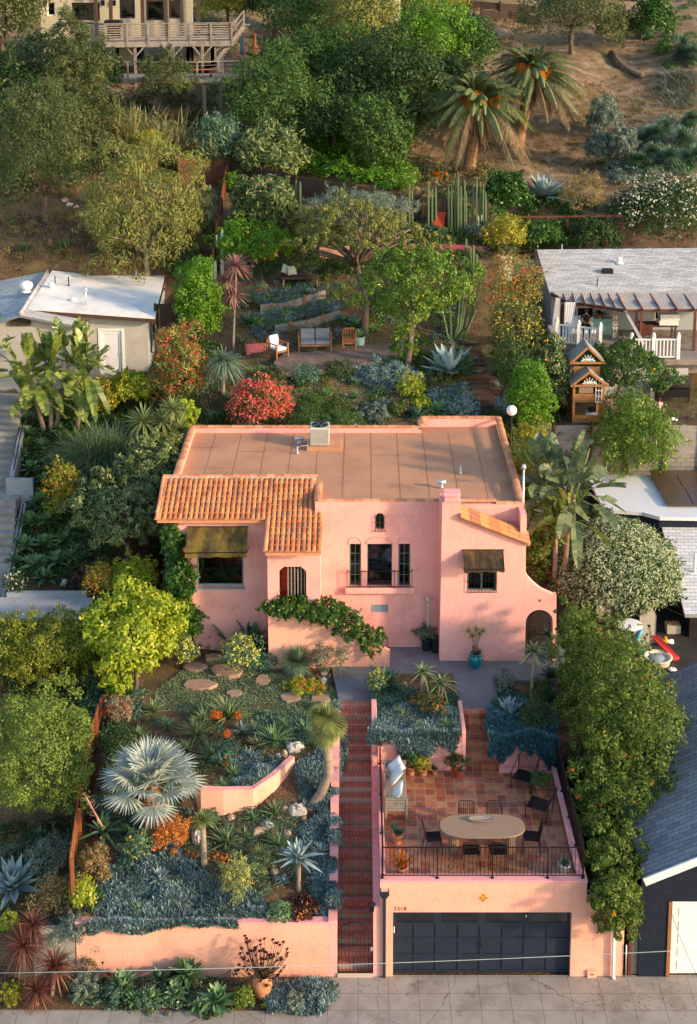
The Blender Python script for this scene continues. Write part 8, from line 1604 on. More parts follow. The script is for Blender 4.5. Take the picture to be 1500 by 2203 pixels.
T((180,1210,255,1290),'upright orange tipped shrub above the hedge',mat='l_yel',N=1500,L=.10,W=.03,Y=12.5,lift=0,name='shrub',cat='shrub',flowers=('f_org2',160,.05),droop=-1.5); T((240,1190,345,1270),'light green shrub between the loquat and the house corner',mat='l_lime',N=2600,L=.12,W=.05,Y=12.6,lift=.1,low=-.8)
at=[(60,940,26),(90,965,28),(45,985,24),(110,1000,26),(70,1015,28),(130,930,24),(95,1040,26),(140,1050,24),(55,1060,24),(85,1085,30),(62,1130,34),(105,1125,32),(50,1180,34),(100,1175,32),(140,1165,30),(72,1222,36),(118,1215,34),(150,1205,26),(165,1190,22),(95,1250,30),(120,905,30),(60,905,20),(160,980,20),(135,1100,22),(30,1215,24),(186,1200,18)]
for i,(x,y,r) in enumerate(at):
    p=G(x,y+r*.3); s=S(p); rosette_at('att','l_aggrn' if i<9 or i in(20,21) else 'l_dkag2' if 'l_dkag2' in M else 'l_aggrn',tuple(p+np.array([0,0,.15])),r/s*1.15,'agave',LB('soft green rosette agave',x,y),'agave','soft green agaves beside the concrete stairs',1.1,.2)
carpet([(40,900),(160,900),(200,1000),(190,1200),(140,1270),(25,1250),(60,1050)],6500,'leafy_bed','dense green groundcover under the agaves beside the concrete stairs','ground cover','l_mid',.16,.06,9,.35)
def R_(kind,mat,x,y,r,desc,cat='agave',name=None,hs=1.0,lift=0.0,tilt=.12,group=None):
    p=G(x,y+r*.45); s=S(p); return rosette_at(kind,mat,tuple(p+np.array([0,0,lift+.10])),r/s*1.32,name or cat,LB(desc,x,y),cat,group,hs,tilt)
for a_ in [('thin','l_aloer',215,1555,38,'reddish twiggy succulent','succulent'),('aloe','l_aloe',330,1525,30,'grey green aloe clump','aloe'),('thin','l_aloe',425,1570,42,'yellow tipped climbing aloe clump','aloe'),('thin','l_aloe',440,1545,30,'thin leaved aloe clump','aloe'),('aloe','l_aloe',492,1530,46,'large aloe with orange flower heads','aloe'),
  ('aloe','l_aggrn',590,1585,36,'thick leaved pink edged aloe','aloe'),('aloe','l_aloer',555,1600,26,'reddish aloe beside the pink edged one','aloe'),('thin','l_yuccab',545,1570,24,'blue green spiky tuft','agave'),('aloe','l_aggrn',655,1568,24,'upright banded aloe','aloe'),('thin','l_aloe',455,1620,32,'yellow green aloe tuft','aloe'),('thin','l_aloe',400,1610,26,'trailing aloe tuft','aloe'),
  ('aloe','l_agblue',540,1630,26,'blue green upright aloe','aloe'),('thin','l_aggrn',505,1665,26,'green finger aloe clump','aloe'),('thin','l_aggrn',480,1690,22,'low green finger aloe','aloe'),('aloe','l_aloe',592,1745,32,'grey spotted aloe','aloe'),('aloe','l_aloe',488,1805,38,'large grey green aloe','aloe'),('thin','l_aggrn',600,1812,34,'upright green aloe clump','aloe'),
  ('agave','l_agblue',345,1890,28,'striped blue agave','agave'),('broad','l_agblue',415,1862,14,'blue green artichoke rosette','succulent'),('agave','l_aggrn',205,1930,36,'bright green agave','agave'),('agave','l_agblue',30,1890,60,'large blue green agave','agave'),('att','l_dkag',85,1805,28,'dark green agave','agave'),
  ('spiky','l_yucca',560,1850,26,'yellow green finger succulent mound','succulent'),('att','l_aggrn',250,1625,16,'small green rosette','agave'),('thin','l_aloe',610,1560,18,'small spiky aloe','aloe'),('spiky','l_yuccab',672,1590,22,'blue green spiky ball','agave'),('aeon','l_aggrn',270,1790,18,'green flat rosette','succulent'),
  ('aloe','l_aloe',865,1540,24,'bright green aloe','aloe'),('agave','l_agblue',1100,1530,38,'pale blue green agave','agave'),('aloe','l_aggrn',1165,1555,24,'green aloe','aloe'),('agave','l_dkag',830,1465,38,'dark green agave','agave'),('thin','l_aloer',1095,1475,30,'reddish upright aloe','aloe'),('thin','l_aggrn',1170,1490,22,'green spiky tuft','aloe'),('att','l_dkag',1185,1455,26,'dark green rosette','agave'),
  ('att','l_aggrn',1150,1520,18,'small leafy rosette','succulent')]: R_(*a_)
for a_ in [('aloe','l_aloer',640,812,18,'pale reddish aloe','aloe'),('aloe','l_aloe',730,805,18,'green aloe','aloe'),('aloe','l_aggrn',765,825,18,'green aloe','aloe'),('aloe','l_aggrn',765,852,22,'bright green star aloe','aloe'),('thin','l_aloe',590,830,16,'yellow tipped aloe','aloe'),('thin','l_yucca',575,800,22,'orange tipped aloe clump','aloe'),('thin','l_aloe',540,800,20,'yellow tipped aloe clump','aloe'),
  ('agave','l_aggrn',945,880,26,'green aloe','aloe'),('agave','l_dkag',895,890,28,'large dark green agave','agave'),('aloe','l_aloe',835,900,20,'grey green aloe','aloe'),('att','l_aggrn',765,700,24,'soft green agave','agave'),('att','l_aggrn',740,690,20,'soft green agave','agave'),('aloe','l_aggrn',745,655,16,'green aloe','aloe'),('att','l_aggrn',805,715,14,'small green rosette','agave'),('thin','l_dkag',535,690,30,'dark green spiky clump','agave'),
  ('aloe','l_aloe',660,630,12,'small grey green aloe','aloe'),('aloe','l_aloe',590,650,12,'small grey green aloe','aloe'),('agave','l_agblue',595,723,14,'pale blue rosette','agave'),('aloe','l_aloe',520,735,20,'variegated aloe','aloe'),('thin','l_aloe',415,870,26,'variegated spiky clump','agave'),('thin','l_aggrn',455,900,30,'blue green grassy clump','agave'),('thin','l_aggrn',430,935,26,'blue green grassy clump','agave'),('aloe','l_aloer',980,752,14,'red flowered aloe','aloe'),('agave','l_agblue',995,840,12,'small blue rosette','agave'),
  ('thin','l_grass',850,780,18,'grassy tuft','grass'),('aloe','l_agblue',1000,855,12,'small blue agave','agave'),('thin','l_aloe',690,600,12,'small green tuft','aloe'),('thin','l_dkag',1060,760,20,'dark green tuft','agave'),('att','l_dkag',1075,800,18,'dark green rosette','agave'),('aloe','l_agblue',1070,830,14,'blue green rosette','agave'),('thin','l_dkag',1130,700,22,'dark grassy tuft','agave'),('aloe','l_aggrn',955,500,14,'green aloe','aloe'),('att','l_aggrn',915,500,14,'soft green agave','agave'),('aloe','l_aggrn',985,505,14,'grey green aloe','aloe'),
  ('thin','l_aloe',385,905,22,'variegated spiky tuft','agave'),('aloe','l_aloer',1055,520,16,'purple grey succulent','succulent'),('aloe','l_aloer',1035,545,16,'purple grey succulent','succulent'),('agave','l_agblue',555,645,10,'small blue rosette','agave'),('thin','l_dkag',560,690,18,'dark spiky tuft','agave')]: R_(*a_)
for i,(x,y,r) in enumerate([(705,617,24),(745,620,20),(720,635,16)]): grassm(x,y,r,y+8,LB('tan ornamental grass',x,y),260,.02,'l_reed')
for i,(x,y,r) in enumerate([(1095,660,10)]): pass
for i,(bb,mt,d,fl) in enumerate([((855,805,915,865),'l_lime','lime green spurge mound',('f_lime',150,.07)),((790,775,905,835),'l_blue','blue succulent mound',None),((690,775,765,825),'l_dark','dark green mound',None),((640,840,700,905),'l_mid','green mound',None),((700,845,760,900),'l_olive','olive mound',None),((760,865,850,915),'l_grey','grey green mound',None),((560,790,620,830),'l_olive','olive mound',None),
  ((630,785,690,840),'l_spurge','blue green mound',None),((920,800,985,840),'l_olive','brownish green mound',None),((840,860,880,900),'l_mid','green mound with magenta flowers',('f_mag',24,.05)),((880,850,930,885),'l_lime','small lime mound',None),((960,850,1030,905),'l_blue','blue succulent mound',None),((890,760,935,800),'l_dark','dark green mound',None),((985,760,1030,830),'l_dark','dark green mound',None),
  ((460,880,500,930),'l_dark','dark green shrub',None),((400,700,440,740),'l_dark','dark green shrub',None),((520,620,560,665),'l_dkag','dark green shrub',None),((450,620,480,680),'l_lime','lime green shrub',None),((545,560,600,610),'l_dark','dark shrub',None),((690,560,760,600),'l_dark','dark shrub',None),((1000,480,1040,520),'l_grey','grey green shrub',None),((1060,700,1110,760),'l_dark','dark green shrub',None),
  ((640,900,760,925),'l_mid','low green shrub',None),((800,855,850,890),'l_grey','grey green mound',None),((1065,850,1100,910),'l_blue','blue green mound',None),((1040,880,1090,930),'l_dark','dark blue green mound',None),((900,480,960,515),'l_dkag','dark green shrub',None),((850,470,880,500),'l_grey','grey green shrub',None)]):
    shrub(bb,LB(d,(bb[0]+bb[2])/2,(bb[1]+bb[3])/2),mat=mt,N=int(500+(bb[2]-bb[0])*(bb[3]-bb[1])*.30),L=.09,W=.04,clumps=22,flowers=fl)
for i,(bb,mt,d,fl,Y_) in enumerate([((375,1365,425,1450),'l_spurge','blue green spurge with yellow heads',('f_lime',220,.08),None),((475,1365,565,1455),'l_spurge','blue green spurge with yellow heads',('f_lime',260,.08),None),((535,1395,600,1450),'l_spurge','dark blue green feathery mound',None,None),((665,1378,752,1455),'l_dkag','dark blue green pincushion shrub',('f_orange',12,.06),None),
  ((610,1462,705,1495),'l_lime','low mound of orange flowering succulents',('f_orange',160,.04),None),((455,1590,520,1650),'l_spurge','blue green feathery mound',('f_orange',10,.07),None),((430,1740,476,1785),'l_dkag','small dark green mound',None,None),((330,1745,405,1850),'f_org2','bright orange brown bushy succulent',None,None),((395,1830,430,1850),'f_org2','small orange succulent',None,None),((448,1835,500,1860),'f_org2','low orange succulent mat',None,None),
  ((575,1938,635,1995),'l_aggrn','perfectly round green cushion plant',None,None),((470,1845,545,1940),'l_yucca','golden green pencil succulent bush',('f_yel',180,.04),None),((520,1835,580,1890),'l_aloe','olive green succulent bush',None,None),((620,1925,690,1985),'f_aeon','dark bronze dried succulent mound',('f_org2',60,.05),None),((250,1835,300,1875),'l_spurge','grey green small mound',None,None),((265,1780,330,1860),'l_spurge','green succulent with yellow heads',('f_lime',60,.08),None),
  ((170,1820,230,1890),'l_dry','greyish twiggy mound',None,None),((200,1865,240,1905),'f_white2','pale pinkish succulent',None,None),((150,1890,210,1960),'l_lime','yellow green spurge',('f_lime',120,.07),None),((60,1800,150,1900),'l_grey','grey twiggy shrub',None,None),((70,1880,160,1990),'l_dry','brown grey twiggy shrub',None,None),((120,1960,200,2040),'l_grey','grey brown twiggy shrub',None,None),((-10,1960,45,2010),'l_lime','yellow green spurge at the left edge',('f_lime',100,.07),None),
  ((790,1440,830,1500),'l_spurge','spurge with pale yellow heads',('f_lime',120,.07),None),((880,1480,970,1545),'l_olive','low bush with tiny orange flowers',('f_orange',160,.04),None),((1070,1440,1110,1500),'l_grey','grey green bush',None,None),((1115,1500,1190,1580),'l_dark','dark green leafy shrub',None,None),((1160,1380,1215,1450),'l_dkag','dark green shrub',None,None),((1130,1460,1190,1510),'l_mid','green leafy shrub',None,None),
  ((420,1320,480,1380),'l_dkag','dark green strappy shrub',None,None),((230,1560,290,1640),'l_dark','dark green shrub',None,None),((225,1500,290,1560),'l_aloer','reddish twiggy shrub',('f_red',90,.06),None),((140,2080,220,2150),'l_grey','grey green leafy shrub',('f_mag',3,.05),None),((220,2095,290,2160),'l_spurge','grey green succulent shrub',None,None),((640,2110,725,2165),'l_blue','spiky blue grey shrub',None,None),((600,2130,660,2185),'l_grey','grey blue shrub',None,None),
  ((290,2120,340,2175),'l_dkag','dark green shrub',None,None),((350,2085,410,2130),'l_dark','dark green shrub',None,None),((500,2120,545,2180),'l_lime2','olive green round leaved succulent',None,None),((420,2150,480,2190),'l_dark','dark green low shrub',None,None),((0,2110,60,2165),'l_yel','yellow green low shrub',None,None),((170,2040,215,2080),'l_dry','dry twiggy shrub',None,None)]):
    if mt=='f_white2': mt='f_red2' if 0 else 'l_dry'
    if mt=='l_lime2': mt='l_round'
    shrub(bb,LB(d,(bb[0]+bb[2])/2,(bb[1]+bb[3])/2) if 'perfectly' not in d and 'left edge' not in d else d+(' on top of the salmon wall' if 'perfect' in d else ''),mat=mt,N=int(500+(bb[2]-bb[0])*(bb[3]-bb[1])*.26),L=.075,W=.032,clumps=24,flowers=fl,Y=Y_)
def yball(cx,cy,r,label,base=None,mat='l_yuccab',n=420):
    p=G(cx,cy+r*.7); s=S(p); o=thing('yucca_ball',label,'yucca',p); V,Q=fulldisc((p[0],p[1],p[2]+r/s*.75),r/s,n,.05,int(cx),-.9,.03); mesh_np('leaves',V,Q,M[mat],o); return o
yball(640,1424,42,'round spiky blue green yucca ball on the lawn edge')
p0=G(672,1735); o=thing('yucca_tree','leaning yucca tree with three yellow green spiky heads on a thick curved trunk','yucca',p0); B=Vector(p0); H_=Vector(atY(700,1590,p0[1]+.1)); mid=Vector(atY(708,1665,p0[1]))
MB().tube([B-Vector((.05,0,.2)),B,Vector(atY(692,1705,p0[1])),mid,Vector(atY(706,1620,p0[1])),H_],[.20,.17,.14,.135,.14,.13],12).build('trunk',M['palebark'],o); s=S(p0)
for hx,hy,r,sd in ((704,1545,42,1),(700,1575,38,2),(722,1560,30,3),(684,1538,26,4)):
    c=atY(hx,hy,p0[1]+.1); V,Q=fulldisc(c,r/s,420,.032,sd,-1.3,.12); mesh_np('leaf_head',V,Q,M['l_yucca'],o)
headtree([(436,1765,30)],(440,1868),'small yucca with a white trunk and thin upright leaves','yucca','l_yucca','yucca',W=.035,n=130,curve=.25,elmin=-.2,r0=.085,bark='palebark')
def aloetree(cx,cy,r,bx,by,label,mat='l_aloe',n=22,W=.22,curve=.35,r0=.06,elmin=-.25,name='aloe_tree'):
    b=G(bx,by); o=thing(name,label,'aloe',b); c=atY(cx,cy,b[1]); s=S(b); B=Vector(b); MB().tube([B-Vector((0,0,.2)),B,B.lerp(Vector(c),.5),Vector(c)],[r0*1.4,r0*1.2,r0,r0*1.1],10).build('trunk',M['palebark'],o); V,Q=rosette(c,r/s,n,'aloe',W*r/s,elmin,1.35,curve,int(cx),8,.3,.12); mesh_np('leaves',V,Q,M[mat],o); return o
aloetree(643,1845,60,643,1920,'single stemmed aloe tree with thick blue green leaves in the rock garden','l_agblue',28,.25,.12)
aloetree(912,1445,48,905,1510,'tree aloe with arching banded leaves, left one in the planter beside the walk','l_aloe',24,.13,.45); aloetree(950,1470,55,948,1520,'tree aloe with arching banded leaves, right one in the planter beside the walk','l_aloe',26,.13,.5)
aloetree(1150,1400,52,1142,1512,'tall tree aloe on a slim trunk in the right planter','l_aloe',26,.14,.45,.045); aloetree(1178,1365,44,1180,1420,'dark tree aloe in front of the arched side gate','l_dkag',20,.15,.4)
R_('aloe','l_dkag',1185,1500,30,'dark green strappy aloe','aloe')
b=G(222,1800); s=S(b); o=thing('flowering_yucca','broad leaved yucca with a leaning pink flower stalk beside the rusty fence','yucca',b); V,Q=rosette(b+np.array([0,0,.15]),68/s,20,'strap',.12,-.1,1.2,.25,4,7,.2); mesh_np('leaves',V,Q,M['l_aggrn'],o); m=MB(); a0=Vector(b)+Vector((0,0,.3)); a1=Vector(atY(180,1705,b[1])); m.tube([a0,a0.lerp(a1,.5),a1],[.035,.03,.015],7)
for k in range(18): t=.3+.7*k/18; q=a0.lerp(a1,t); d=Vector((rnd.uniform(-1,1),rnd.uniform(-1,1),rnd.uniform(-.1,.6))).normalized()*(.28*(1.15-t)+.06); m.tube([q,q+d*.6,q+d],[.008,.007,.004],4)
M['pinkstalk']=pbr('pink_stalk',(.62,.33,.25),.7); m.build('flower_stalk',M['pinkstalk'],o)
b=G(335,1812); c=atY(325,1690,b[1]); s=S(b); o=thing('fan_palm','silver blue fan palm with a stubby shaggy trunk in the rock garden','palm tree',b); B=Vector(b);Cc=Vector(c); m=MB(); m.tube([B-Vector((0,0,.3)),B,B.lerp(Cc,.5),Cc],[.30,.33,.30,.2],16)
for k in range(90):
    t=rnd.uniform(0,1); a_=rnd.uniform(0,2*PI); q=B.lerp(Cc,t*.85)+Vector((math.cos(a_),math.sin(a_),0))*.30; m.bar(q,q+Vector((math.cos(a_)*.10,math.sin(a_)*.10,.10)),.09,.03)
m.build('trunk',M['cutbark'],o); g=np.random.default_rng(4); VV=[];ST=MB()
nf=24
for i in range(nf):
    f=(i+.5)/nf; az=i*2.39996; el=1.35-1.35*f; Rp=(.62+.30*f); d=np.array([math.cos(el)*math.cos(az),math.cos(el)*math.sin(az),math.sin(el)]); hub=c+d*Rp-np.array([0,0,.10*f]); ST.tube([tuple(c),tuple(c+d*Rp*.5+np.array([0,0,.03])),tuple(hub)],[.02,.016,.012],5)
    sd=np.array([-math.sin(az),math.cos(az),0]); up=np.cross(sd,d)*-1; n=34; th=np.linspace(-1.95,1.95,n); LL=(.80-.24*(np.abs(th)/1.95)**2)*g.uniform(.92,1.08,n); dd=nz(d*np.cos(th)[:,None]+sd*np.sin(th)[:,None]+np.array([0,0,-.10])+g.normal(0,.02,(n,3))); nn=nz(np.cross(dd,np.cross(d,sd)))
    w_=.030; p1=hub+dd*(LL*.55)[:,None]; p2=hub+dd*LL[:,None]-np.array([0,0,1])*(.16*LL**2)[:,None]
    h2=hub+0*dd; tw=nn*w_+np.cross(d,sd)*.012*((np.arange(n)%2)*2-1)[:,None]
    VV+= [np.stack([h2-tw*.2,h2+tw*.2,p1+tw,p1-tw],1).reshape(-1,3),np.stack([p1-tw,p1+tw,p2+tw*.12,p2-tw*.12],1).reshape(-1,3)]
V=np.concatenate(VV); mesh_np('fan_leaves',V,np.arange(len(V)).reshape(-1,4),M['l_fan'],o); ST.build('leaf_stems',M['palecactus'],o)
V,Q=blades(c-np.array([0,0,.15]),g.uniform(0,2*PI,80),g.uniform(-1.3,-.5,80),g.uniform(.4,.8,80),.04,.2,'strap',3,0); mesh_np('dead_leaves',V,Q,M['l_dry'],o)
b=G(548,1398); s=S(b); o=thing('bird_of_paradise','dark green bird of paradise clump against the porch wall','plant',b); g=np.random.default_rng(5); n=60; V,Q=blades(b+np.stack([g.normal(0,.3,n),g.normal(0,.2,n),0*np.arange(n)],1),g.uniform(0,2*PI,n),g.uniform(.75,1.5,n),g.uniform(1.1,1.75,n),.19,.18,'paddle',9,.2); mesh_np('leaves',V,Q,M['l_dkag'],o)
b=G(455,1385); o=thing('bird_of_paradise','low dark strap leaved clump below the wide left window','plant',b); n=50; V,Q=blades(b+np.stack([g.normal(0,.35,n),g.normal(0,.2,n),0*np.arange(n)],1),g.uniform(0,2*PI,n),g.uniform(.5,1.4,n),g.uniform(.7,1.25,n),.12,.2,'paddle',8,.2); mesh_np('leaves',V,Q,M['l_dkag'],o)
for hs_,bp,lb in (([(50,2035,66)],(52,2120),'largest bronze cordyline at the left of the salmon wall'),([(70,1990,52)],(75,2080),'upper bronze cordyline behind the largest one'),([(118,2078,54)],(112,2140),'right bronze cordyline touching the grey wall'),([(78,2130,46)],(80,2165),'lowest bronze cordyline beside the sidewalk')):
    headtree(hs_,bp,lb,'cordyline','l_cord','cordyline',W=.055,n=130,curve=.3,elmin=-.9,r0=.05,kind='aloe')
for i,(x,y,r) in enumerate([(265,2135,38),(405,2110,40),(468,2165,38),(345,2120,28),(430,2180,22),(600,2080,0),(380,2150,26),(330,2160,24),(290,2165,22)]):
    if r==0: continue
    p=G(x,y+r*.4); s=S(p); rosette_at('att','l_aggrn' if i!=3 else 'l_dkag',tuple(p+np.array([0,0,.22])),r/s*1.35,'agave',LB('soft green agave in the street bed',x,y),'agave','agaves in the street bed',1.15,.15)
for i,(x,y,r) in enumerate([(510,2140,14),(535,2135,14),(540,2160,14),(515,2165,12),(570,2175,12)]):
    p=G(x,y+r*.4); s=S(p); rosette_at('aeon','l_lime',tuple(p+np.array([0,0,.15])),r/s*1.1,'aeonium',LB('small lime green aeonium',x,y),'succulent','lime green aeoniums in the street bed',1,.1)
b=G(563,2165); b[1]=-.75; b[2]=0.02; o=thing('potted_aeonium','large clay urn with a dark branching aeonium in front of the salmon wall','pot',b); MB().lathe(b,[(.14,0),(.22,.15),(.28,.35),(.27,.50),(.20,.60),(.22,.66),(.18,.66),(.16,.58),(0,.56)],22,cap=False).build('urn',M['terracotta'],o)
m=MB(); VV=[]; g=random.Random(8); B=Vector(b)+Vector((0,0,.58)); cs=atY(563,2068,b[1]); s=S(b)
for k in range(95):
    a_=g.uniform(0,2*PI); q=math.sqrt(g.uniform(0,1)); e=Vector((cs[0]+q*math.cos(a_)*56/s,cs[1]+g.uniform(-.55,.55),cs[2]+q*math.sin(a_)*50/s)); mm_=B.lerp(e,.55)+Vector(((e-B).x*.15,0,-.08)); m.tube([B,mm_,e],[.018,.010,.007],5); VV.append(rosette(tuple(e),.085,13,'att',.032,.1,1.2,0,k,2,.15))
for x,y in ((738/3.33+0,0),): pass
m.build('stems',M['bark'],o); V,Q=join(VV); mesh_np('rosettes',V,Q,M['f_aeon'],o)
b=G(222,2120); b[1]=-.3; b[2]=.02; o=thing('aeonium','sparse black aeonium with small rosettes before the left end of the salmon wall','succulent',b); m=MB(); VV=[]
for (x,y) in ((221,2072),(184,2089),(214,2089),(206,2098),(252,2088),(258,2091),(232,2096),(237,2098),(223,2108)):
    e=atY(x,y,-.3); m.tube([tuple(b),tuple((np.array(b)+e)/2+np.array([0,0,-.05])),tuple(e)],.006,4); VV.append(rosette(tuple(e),.07,11,'att',.035,.1,1.2,0,int(x),2,.15))
m.build('stems',M['bark'],o); V,Q=join(VV); mesh_np('rosettes',V,Q,M['f_aeon'],o)
for x,y in ((462,1535),(510,1538),(488,1578),(470,1537)):
    p=G(x,y+22); c=atY(x,y,p[1]); m=MB().tube([tuple(p),tuple(c)],.012,5); o=thing('aloe_flower',LB('orange aloe flower head on a thin stalk',x,y),'flower',p); m.build('stalk',M['bark'],o); V,Q=blades(c+rng.normal(0,.05,(90,3)),rng.uniform(0,6.28,90),rng.uniform(-1.2,.6,90),.10,.02,0,'finger',2,0); mesh_np('bloom',V,Q,M['f_orange'],o)
MC=matcover
MC([(220,1880),(300,1850),(360,1830),(400,1850),(410,1890),(460,1900),(560,1930),(580,1990),(480,2000),(440,2030),(330,2000),(230,2050),(200,1990)],5200,'blue_chalksticks','thick blue chalk stick succulents along the top of the salmon retaining wall','ground cover','l_blue',.12,.030,7,1,hump=.25)
MC([(640,1650),(690,1620),(745,1600),(742,1690),(700,1760),(655,1735),(640,1690)],2600,'blue_chalksticks','blue chalk stick succulents around the foot of the leaning yucca tree','ground cover','l_blue',.12,.030,7,2,hump=.22)
MC([(640,1790),(690,1760),(720,1740),(722,1850),(735,1870),(722,1900),(728,1960),(690,1990),(660,1900),(680,1850)],3000,'blue_chalksticks','blue chalk stick succulents spilling toward the left side of the tiled stair','ground cover','l_blue',.09,.035,7,3,hump=.15)
MC([(505,1640),(560,1630),(590,1640),(600,1672),(575,1700),(540,1712),(505,1700)],2200,'blue_chalksticks','blue chalk stick succulents spilling over the curved pink planter wall','ground cover','l_blue',.12,.030,7,4,hump=.3)
def drape(px0,px1,yt,yb,Y,n,seed):
    r=np.random.default_rng(seed); a_=P3(px0,yt,Y);b_=P3(px1,yb(0.5) if callable(yb) else yb,Y); u=r.uniform(0,1,n); edge=np.clip(.62+.25*np.sin(u*7+seed)+.2*np.sin(u*19+2*seed)+.12*np.sin(u*43),.12,1.1); v=r.uniform(0,1,n)*edge; return np.stack([a_[0]+(b_[0]-a_[0])*u,Y-.02-.16*np.sin(PI*np.clip(v,0,1))*r.uniform(.4,1,n),a_[2]+.06-(a_[2]-b_[2])*v],1)
q=polymask([(800,1545),(860,1520),(990,1535),(988,1580),(940,1592),(820,1592),(795,1590)],2600,5); pp=np.concatenate([onG(q[:,0],q[:,1]),drape(838,985,1583,1645,5.5,1500,5),drape(795,845,1583,1615,5.45,400,6)])
MC(None,0,'blue_chalksticks','blue chalk stick succulents hanging over the planter wall behind the white bench','ground cover','l_teal' if 0 else 'l_blue',.12,.03,7,6,hump=.15,pts=pp)
q=polymask([(1050,1540),(1120,1520),(1195,1560),(1196,1600),(1060,1610),(1045,1580)],2200,7); pp=np.concatenate([onG(q[:,0],q[:,1])+np.array([0,0,.12]),drape(1052,1196,1590,1655,5.42,1900,8)])
MC(None,0,'blue_chalksticks','teal fine leaved succulents hanging over the right planter wall behind the lounge chairs','ground cover','l_teal',.11,.022,8,8,hump=.22,pts=pp)
MC([(800,1470),(880,1490),(985,1500),(985,1535),(860,1530),(800,1550)],1400,'succulent_mat','low blue green succulents in the left planter below the tree aloes','ground cover','l_spurge',.09,.03,6,10,hump=.12)
MC([(1062,1440),(1090,1445),(1110,1500),(1190,1520),(1190,1560),(1110,1530),(1060,1530)],1500,'succulent_mat','low green succulents in the right planter','ground cover','l_spurge',.09,.03,6,11,hump=.12)
MC([(540,640),(600,625),(680,610),(740,618),(735,635),(640,655),(560,668)],1500,'succulent_mat','pale blue groundcover on the upper garden terrace below the daybed','ground cover','l_blue',.11,.04,6,12,hump=.12,); MC([(545,680),(600,670),(720,650),(740,665),(640,690),(580,712),(560,735),(540,720)],1700,'succulent_mat','pale blue groundcover between the two timber edgings','ground cover','l_blue',.11,.04,6,13,hump=.12)
MC([(740,790),(860,790),(920,820),(900,850),(820,840),(750,830)],1600,'succulent_mat','blue groundcover in front of the plank deck','ground cover','l_blue',.11,.035,6,14,hump=.2); MC([(920,840),(1000,820),(1030,860),(1035,910),(960,905),(930,870)],1800,'succulent_mat','blue green groundcover between the big agave and the roof','ground cover','l_blue',.10,.035,6,15,hump=.12)
MC([(560,2125),(720,2120),(725,2150),(690,2185),(580,2190)],900,'blue_chalksticks','blue grey succulents in the street bed beside the stair foot','ground cover','l_blue',.14,.03,7,16,hump=.2)
carpet([(150,2120),(500,2110),(560,2150),(470,2195),(300,2185),(150,2170)],2200,'street_planting','low green planting along the foot of the salmon wall','ground cover','l_dkag',.09,.05,17,.28)
carpet([(230,1600),(420,1600),(560,1570),(690,1590),(640,1640),(500,1650),(420,1700),(230,1700)],4200,'garden_planting','mixed low green succulents in the upper rock garden','ground cover','l_olive',.08,.035,18,.18)
carpet([(230,1780),(420,1760),(640,1730),(660,1800),(640,1900),(560,1940),(400,1900),(260,1860)],4800,'garden_planting','mixed low green succulents in the lower rock garden','ground cover','l_spurge',.08,.035,19,.15)
carpet([(0,1830),(150,1800),(180,1900),(210,2010),(150,2100),(60,1960),(0,1960)],4200,'side_planting','grey brown low scrub at the left below the round bush','ground cover','l_grey',.09,.02,20,.25)
carpet([(0,1780),(150,1760),(160,1880),(0,1900)],2500,'shade_planting','dark green low planting under the round bush','ground cover','l_dark',.12,.04,23,.2)
carpet([(440,600),(560,560),(860,560),(985,620),(1000,760),(1010,905),(640,925),(440,925),(420,760)],9500,'back_garden_planting','dense low green planting across the back garden','ground cover','l_dkag',.11,.05,21,.16)
carpet([(490,480),(640,480),(900,490),(1060,520),(1000,600),(700,590),(480,560)],5500,'upper_garden_planting','dense low green planting on the upper garden terraces','ground cover','l_olive',.14,.06,22,.25)
carpet([(340,740),(470,740),(420,920),(380,1000),(200,1010),(160,900),(230,850)],6500,'left_planting','dense green planting left of the pink house','ground cover','l_mid',.14,.06,24,.35)
carpet([(1030,900),(1200,900),(1250,1000),(1190,1300),(1120,1100)],4500,'side_yard_planting','dark green planting along the right side of the pink house','ground cover','l_dark',.13,.06,25,.35)
carpet([(1085,700),(1190,700),(1200,905),(1090,905)],4500,'boundary_planting','dark green planting between the timber steps and the right yard','ground cover','l_dark',.13,.05,26,.35)
carpet([(1190,845),(1500,845),(1500,905),(1190,905)],5500,'yard_grass','short dark grass of the right neighbour yard','grass','l_grass',.08,.02,27,.03)
carpet([(150,1470),(260,1440),(330,1500),(240,1620),(200,1560)],2500,'shady_planting','dark planting at the top of the rusty fence','ground cover','l_dkag',.11,.05,28,.3)
carpet([(360,1400),(480,1350),(600,1350),(600,1420),(480,1400)],1800,'bed_planting','dark green planting below the wide left window','ground cover','l_dkag',.10,.05,29,.2)
MC([(330,1490),(400,1440),(480,1420),(600,1440),(700,1460),(738,1505),(700,1560),(560,1560),(430,1540),(340,1530)],17000,'lawn','pale grey green creeping lawn around the stepping stones','lawn','l_lawn',.06,.018,5,30,hump=.01,el=(.2,1.2))
MC([(900,330),(1240,180),(1500,150),(1500,330),(1260,380),(1100,350),(900,400)],6000,'dry_grass','dry straw scattered over the bare hillside','dry grass','l_dry',.35,.03,3,31,hump=.0,el=(.0,.6))
MC([(0,455),(420,430),(450,560),(300,590),(0,560)],2200,'dry_grass','dry grass and leaves on the left slope','dry grass','l_dry',.25,.03,3,32,hump=.0,el=(.0,.7))
MC([(1420,160),(1500,160),(1500,240),(1430,230)],500,'cut_branches','pile of grey cut branches on the upper right slope','branches','l_grey',.9,.04,3,33,hump=.1,el=(.0,.5))
T((380,30,520,200),'leafy green tree half hiding the deck stairs',mat='l_mid',N=100,L=.2,W=.1,Y=50) if 0 else None
